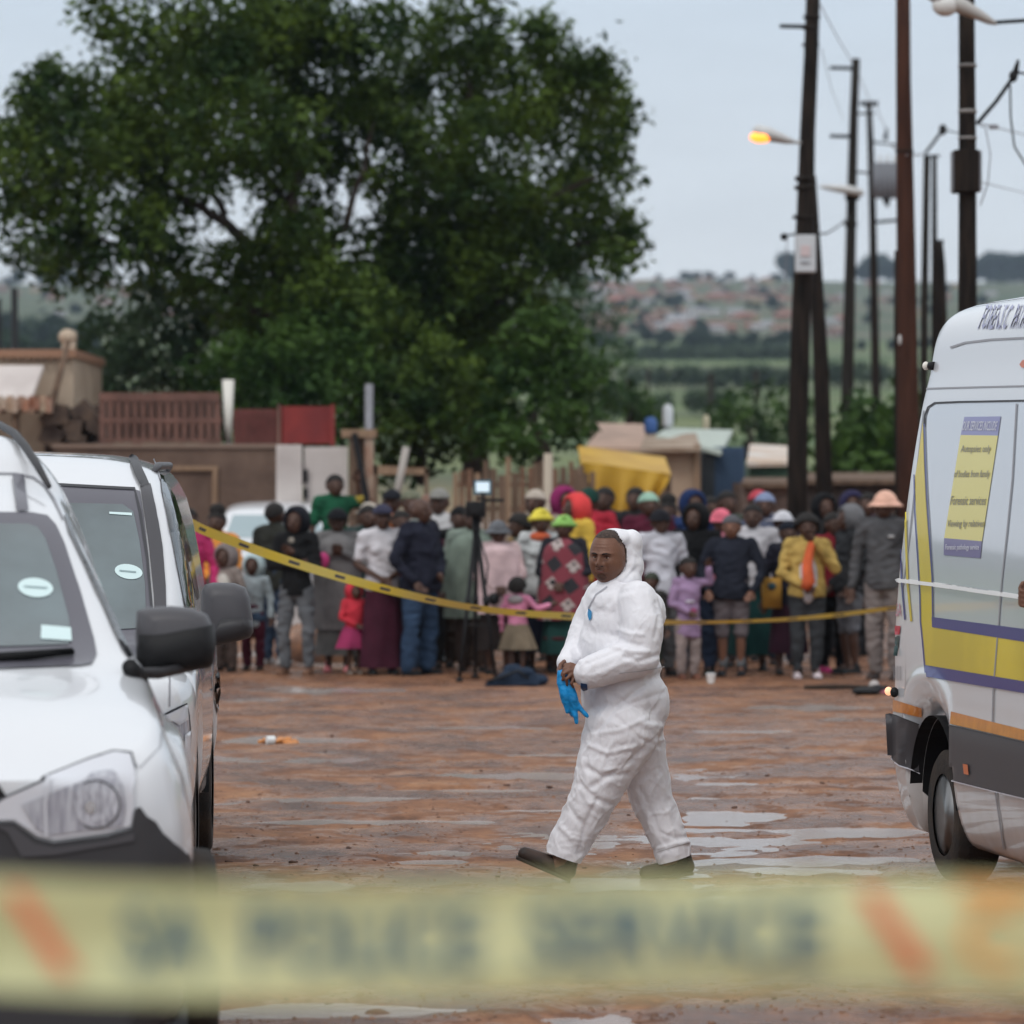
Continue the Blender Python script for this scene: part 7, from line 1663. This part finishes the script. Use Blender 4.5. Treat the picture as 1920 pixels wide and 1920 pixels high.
for zz, wx, wy in ((.78, .15, .12), (.95, .16, .13), (1.12, .155, .12), (1.28, .17, .12), (1.40, .17, .10)): hb.ball((bc.x, .1, zz), (wx, wy, .12))
hb.capsule((bc.x, .1, 1.42), (bc.x, .08, 1.56), .055, .055); hb.ball((bc.x, .06, 1.64), (.075, .095, .12)); hb.capsule((bc.x, -.03, 1.63), (bc.x, -.05, 1.61), .012, .016)
hb.capsule((bc.x - .14, .1, 1.42), Q2(2035, 1085, .05), .058, .055); hb.capsule((bc.x + .15, .1, 1.42), (bc.x + .24, .1, 1.12), .055, .042); hb.capsule((bc.x + .24, .1, 1.12), (bc.x + .22, .02, .86), .04, .03); hand(hb, (bc.x + .22, .02, .84), (0, 0, -1), 1.0, -1)
for s in (1, -1): hb.capsule((bc.x + s * .09, .1, .85), (bc.x + s * .11, .08, .48), .085, .055); hb.capsule((bc.x + s * .11, .08, .48), (bc.x + s * .11, .1, .08), .052, .036); hb.capsule((bc.x + s * .11, .1, .06), (bc.x + s * .12, -.06, .035), .035, .03)
obj('body', remesh(hb, .007, 1), M['skin2'], m2)
mb = MB()
for zz, wx, wy in ((.85, .17, .14), (.95, .175, .145), (1.12, .17, .135), (1.28, .185, .135), (1.40, .18, .115)): mb.ball((bc.x, .1, zz), (wx, wy, .12))
mb.capsule((bc.x - .14, .1, 1.42), Q2(2035, 1085, .05), .07, .068); mb.capsule((bc.x + .15, .1, 1.42), (bc.x + .23, .1, 1.16), .07, .06)
obj('shirt', remesh(mb, .013, 2), cloth((.05, .07, .12)), m2)
mb = MB(); mb.ball((bc.x, .1, .84), (.17, .14, .1))
for s in (1, -1): mb.capsule((bc.x + s * .09, .1, .85), (bc.x + s * .11, .08, .48), .10, .075); mb.capsule((bc.x + s * .11, .08, .48), (bc.x + s * .11, .1, .12), .072, .062)
obj('trousers', remesh(mb, .013, 2), cloth((.03, .03, .04)), m2)
for s in (1, -1): mb = MB().capsule((bc.x + s * .11, .12, .04), (bc.x + s * .13, -.10, .035), .045, .038); obj('shoe', remesh(mb, .01, 1), shm, m2)
MB().ball((bc.x, .07, 1.67), (.08, .10, .105)).build('hair', M['hair'], m2, smooth=True)

# ------------------------------------------------------------------ police tape
def ribbon(pts, wd, twist, nseg=40, thick=.0):
    rows = []; L_ = [Vector(p) for p in pts]; n = len(L_)
    tq = np.linspace(0, n - 1, nseg); xs_ = [mono(range(n), [p[k] for p in L_], tq) for k in range(3)]
    C3 = [Vector((xs_[0][i], xs_[1][i], xs_[2][i])) for i in range(nseg)]
    l = []; r = []
    for i, c in enumerate(C3):
        d = (C3[min(i + 1, nseg - 1)] - C3[max(0, i - 1)]).normalized(); a = twist(tq[i])
        up = Vector((0, 0, 1)); up = (up - d * up.dot(d)).normalized(); sd = d.cross(up); u = up * math.cos(a) + sd * math.sin(a)
        l.append(c + u * wd / 2); r.append(c - u * wd / 2)
    return l, r
tapem = mat('yellow_tape', (.85, .68, .07), .4, c2=(.70, .62, .20), vs=.9, bump=.2, bs=6); tapeb = mat('tape_blue_print', (.06, .07, .10), .5); tapeo = mat('tape_orange_print', (.75, .30, .04), .4)
Dm = lambda x: float(np.interp(x, [355, 760, 1090, 1260, 1690], [26, 30, 33, 34.5, 38]))
pts = [TAPE_A] + [P(x, y, Dm(x)) for x, y in ((368,987),(450,1020),(560,1058),(660,1088),(760,1114),(860,1135),(960,1148),(1060,1155),(1160,1162),(1260,1167),(1360,1166),(1460,1162),(1560,1154),(1680,1140))] + [P(1700, 1137, 45.6)]
l, r = ribbon(pts, .064, lambda q: .25 + .055 * q + .22 * math.sin(q * 1.3), 160)
t = thing('police_tape', 'yellow police tape strung across in front of the crowd from the white cars', 'barrier tape')
MB().loft([l, r], closed=False, cap=False).build('tape', tapem, t, smooth=True)
mb = MB(); mo = MB()
for a in range(12, 156, 9):
    for mb_, i0, i1 in ((mb, a, a + 2), (mo, a + 3, a + 8)):
        if a % 18 and mb_ is mo: continue
        L1 = [l[i].lerp(r[i], .34) + Vector((0, -.004, 0)) for i in range(i0, min(i1, 159) + 1)]; R1 = [l[i].lerp(r[i], .66) + Vector((0, -.004, 0)) for i in range(i0, min(i1, 159) + 1)]
        MB().loft([L1, R1], closed=False, cap=False).build('dark_print' if mb_ is mb else 'orange_print', tapeb if mb_ is mb else tapeo, t)
# foreground tape, far out of focus
Dt = 3.4
ft_ = bpy.data.materials.new('pale_yellow_tape'); ft_.use_nodes = True; b = ft_.node_tree.nodes['Principled BSDF']; b.inputs['Base Color'].default_value = (.66, .67, .36, 1); b.inputs['Roughness'].default_value = .35; b.inputs['Alpha'].default_value = .86
t = thing('police_tape', 'wide blurred yellow police tape with blue and red print right in front of the camera', 'barrier tape')
zt, zb = P(0, 1650, Dt).z, P(0, 1868, Dt).z
mb = MB(); xs_ = np.linspace(-5, 5, 141)
yy = lambda x: Dt + .012 * math.sin(x * 9) + .006 * math.sin(x * 23)
def zz(x): return -.004 * x + .0025 * math.sin(x * 7) + .004 * x * x
mb.loft([[(x, yy(x) + .004 * math.sin(f * 6 + x * 5), zt + (zb - zt) * f + zz(x)) for x in xs_] for f in np.linspace(0, 1, 7)], closed=False, cap=False); mb.build('tape', ft_, t, smooth=True)
tb = mat('tape_blue', (.02, .095, .17), .5); tr_ = mat('tape_red', (.72, .15, .07), .5); to_ = mat('tape_orange', (.78, .38, .12), .5)
def ft3(vs, fs, name, m_): MB().add([(lambda p: (p.x, yy(p.x) - .012, p.z + zz(p.x)))(P(x, y, Dt)) for x, y in vs], fs).build(name, m_, t)
for s, x0, x1 in (('SA', 236, 384), ('POLICE', 470, 905), ('SERVICE', 992, 1545)): ft3(*text2d(s, x0, 1692, x1, 1812, 0), 'blue_lettering', tb)
for off in (0, 1600): ft3([(8 + off, 1672), (44 + off, 1672), (150 + off, 1822), (108 + off, 1822)], [(0, 1, 2, 3)], 'red_slash', tr_)
ft3(*text2d('C', 1800, 1690, 1905, 1812, 0), 'orange_lettering', to_); ft3([(1790, 1655), (1990, 1655), (1990, 1680), (1800, 1680)], [(0, 1, 2, 3)], 'orange_band', to_)
for s, x0, x1 in (('CRIME', -420, -40), ('SA', 2010, 2158), ('POLICE', 2244, 2680)): ft3(*text2d(s, x0, 1692, x1, 1812, 0), 'blue_lettering', tb)

# ------------------------------------------------------------------ haze
HAZE = 0.00013
if HAZE:
    hm2 = bpy.data.materials.new('haze'); hm2.use_nodes = True; tt = hm2.node_tree; tt.nodes.remove(tt.nodes['Principled BSDF'])
    pv_ = tt.nodes.new('ShaderNodeVolumePrincipled'); pv_.inputs['Color'].default_value = (.66, .80, 1.0, 1); pv_.inputs['Density'].default_value = HAZE; pv_.inputs['Anisotropy'].default_value = .0
    tt.links.new(pv_.outputs[0], tt.nodes['Material Output'].inputs['Volume'])
    x0, x1, y0, y1, z0, z1 = -900, 900, -70, 2350, -25, 160
    mb = MB().box(((x0 + x1) / 2, (y0 + y1) / 2, (z0 + z1) / 2), (x1 - x0, y1 - y0, z1 - z0)); tag(mb.build('haze', hm2), kind='stuff')
bpy.data.scenes.remove(tmp_scene)
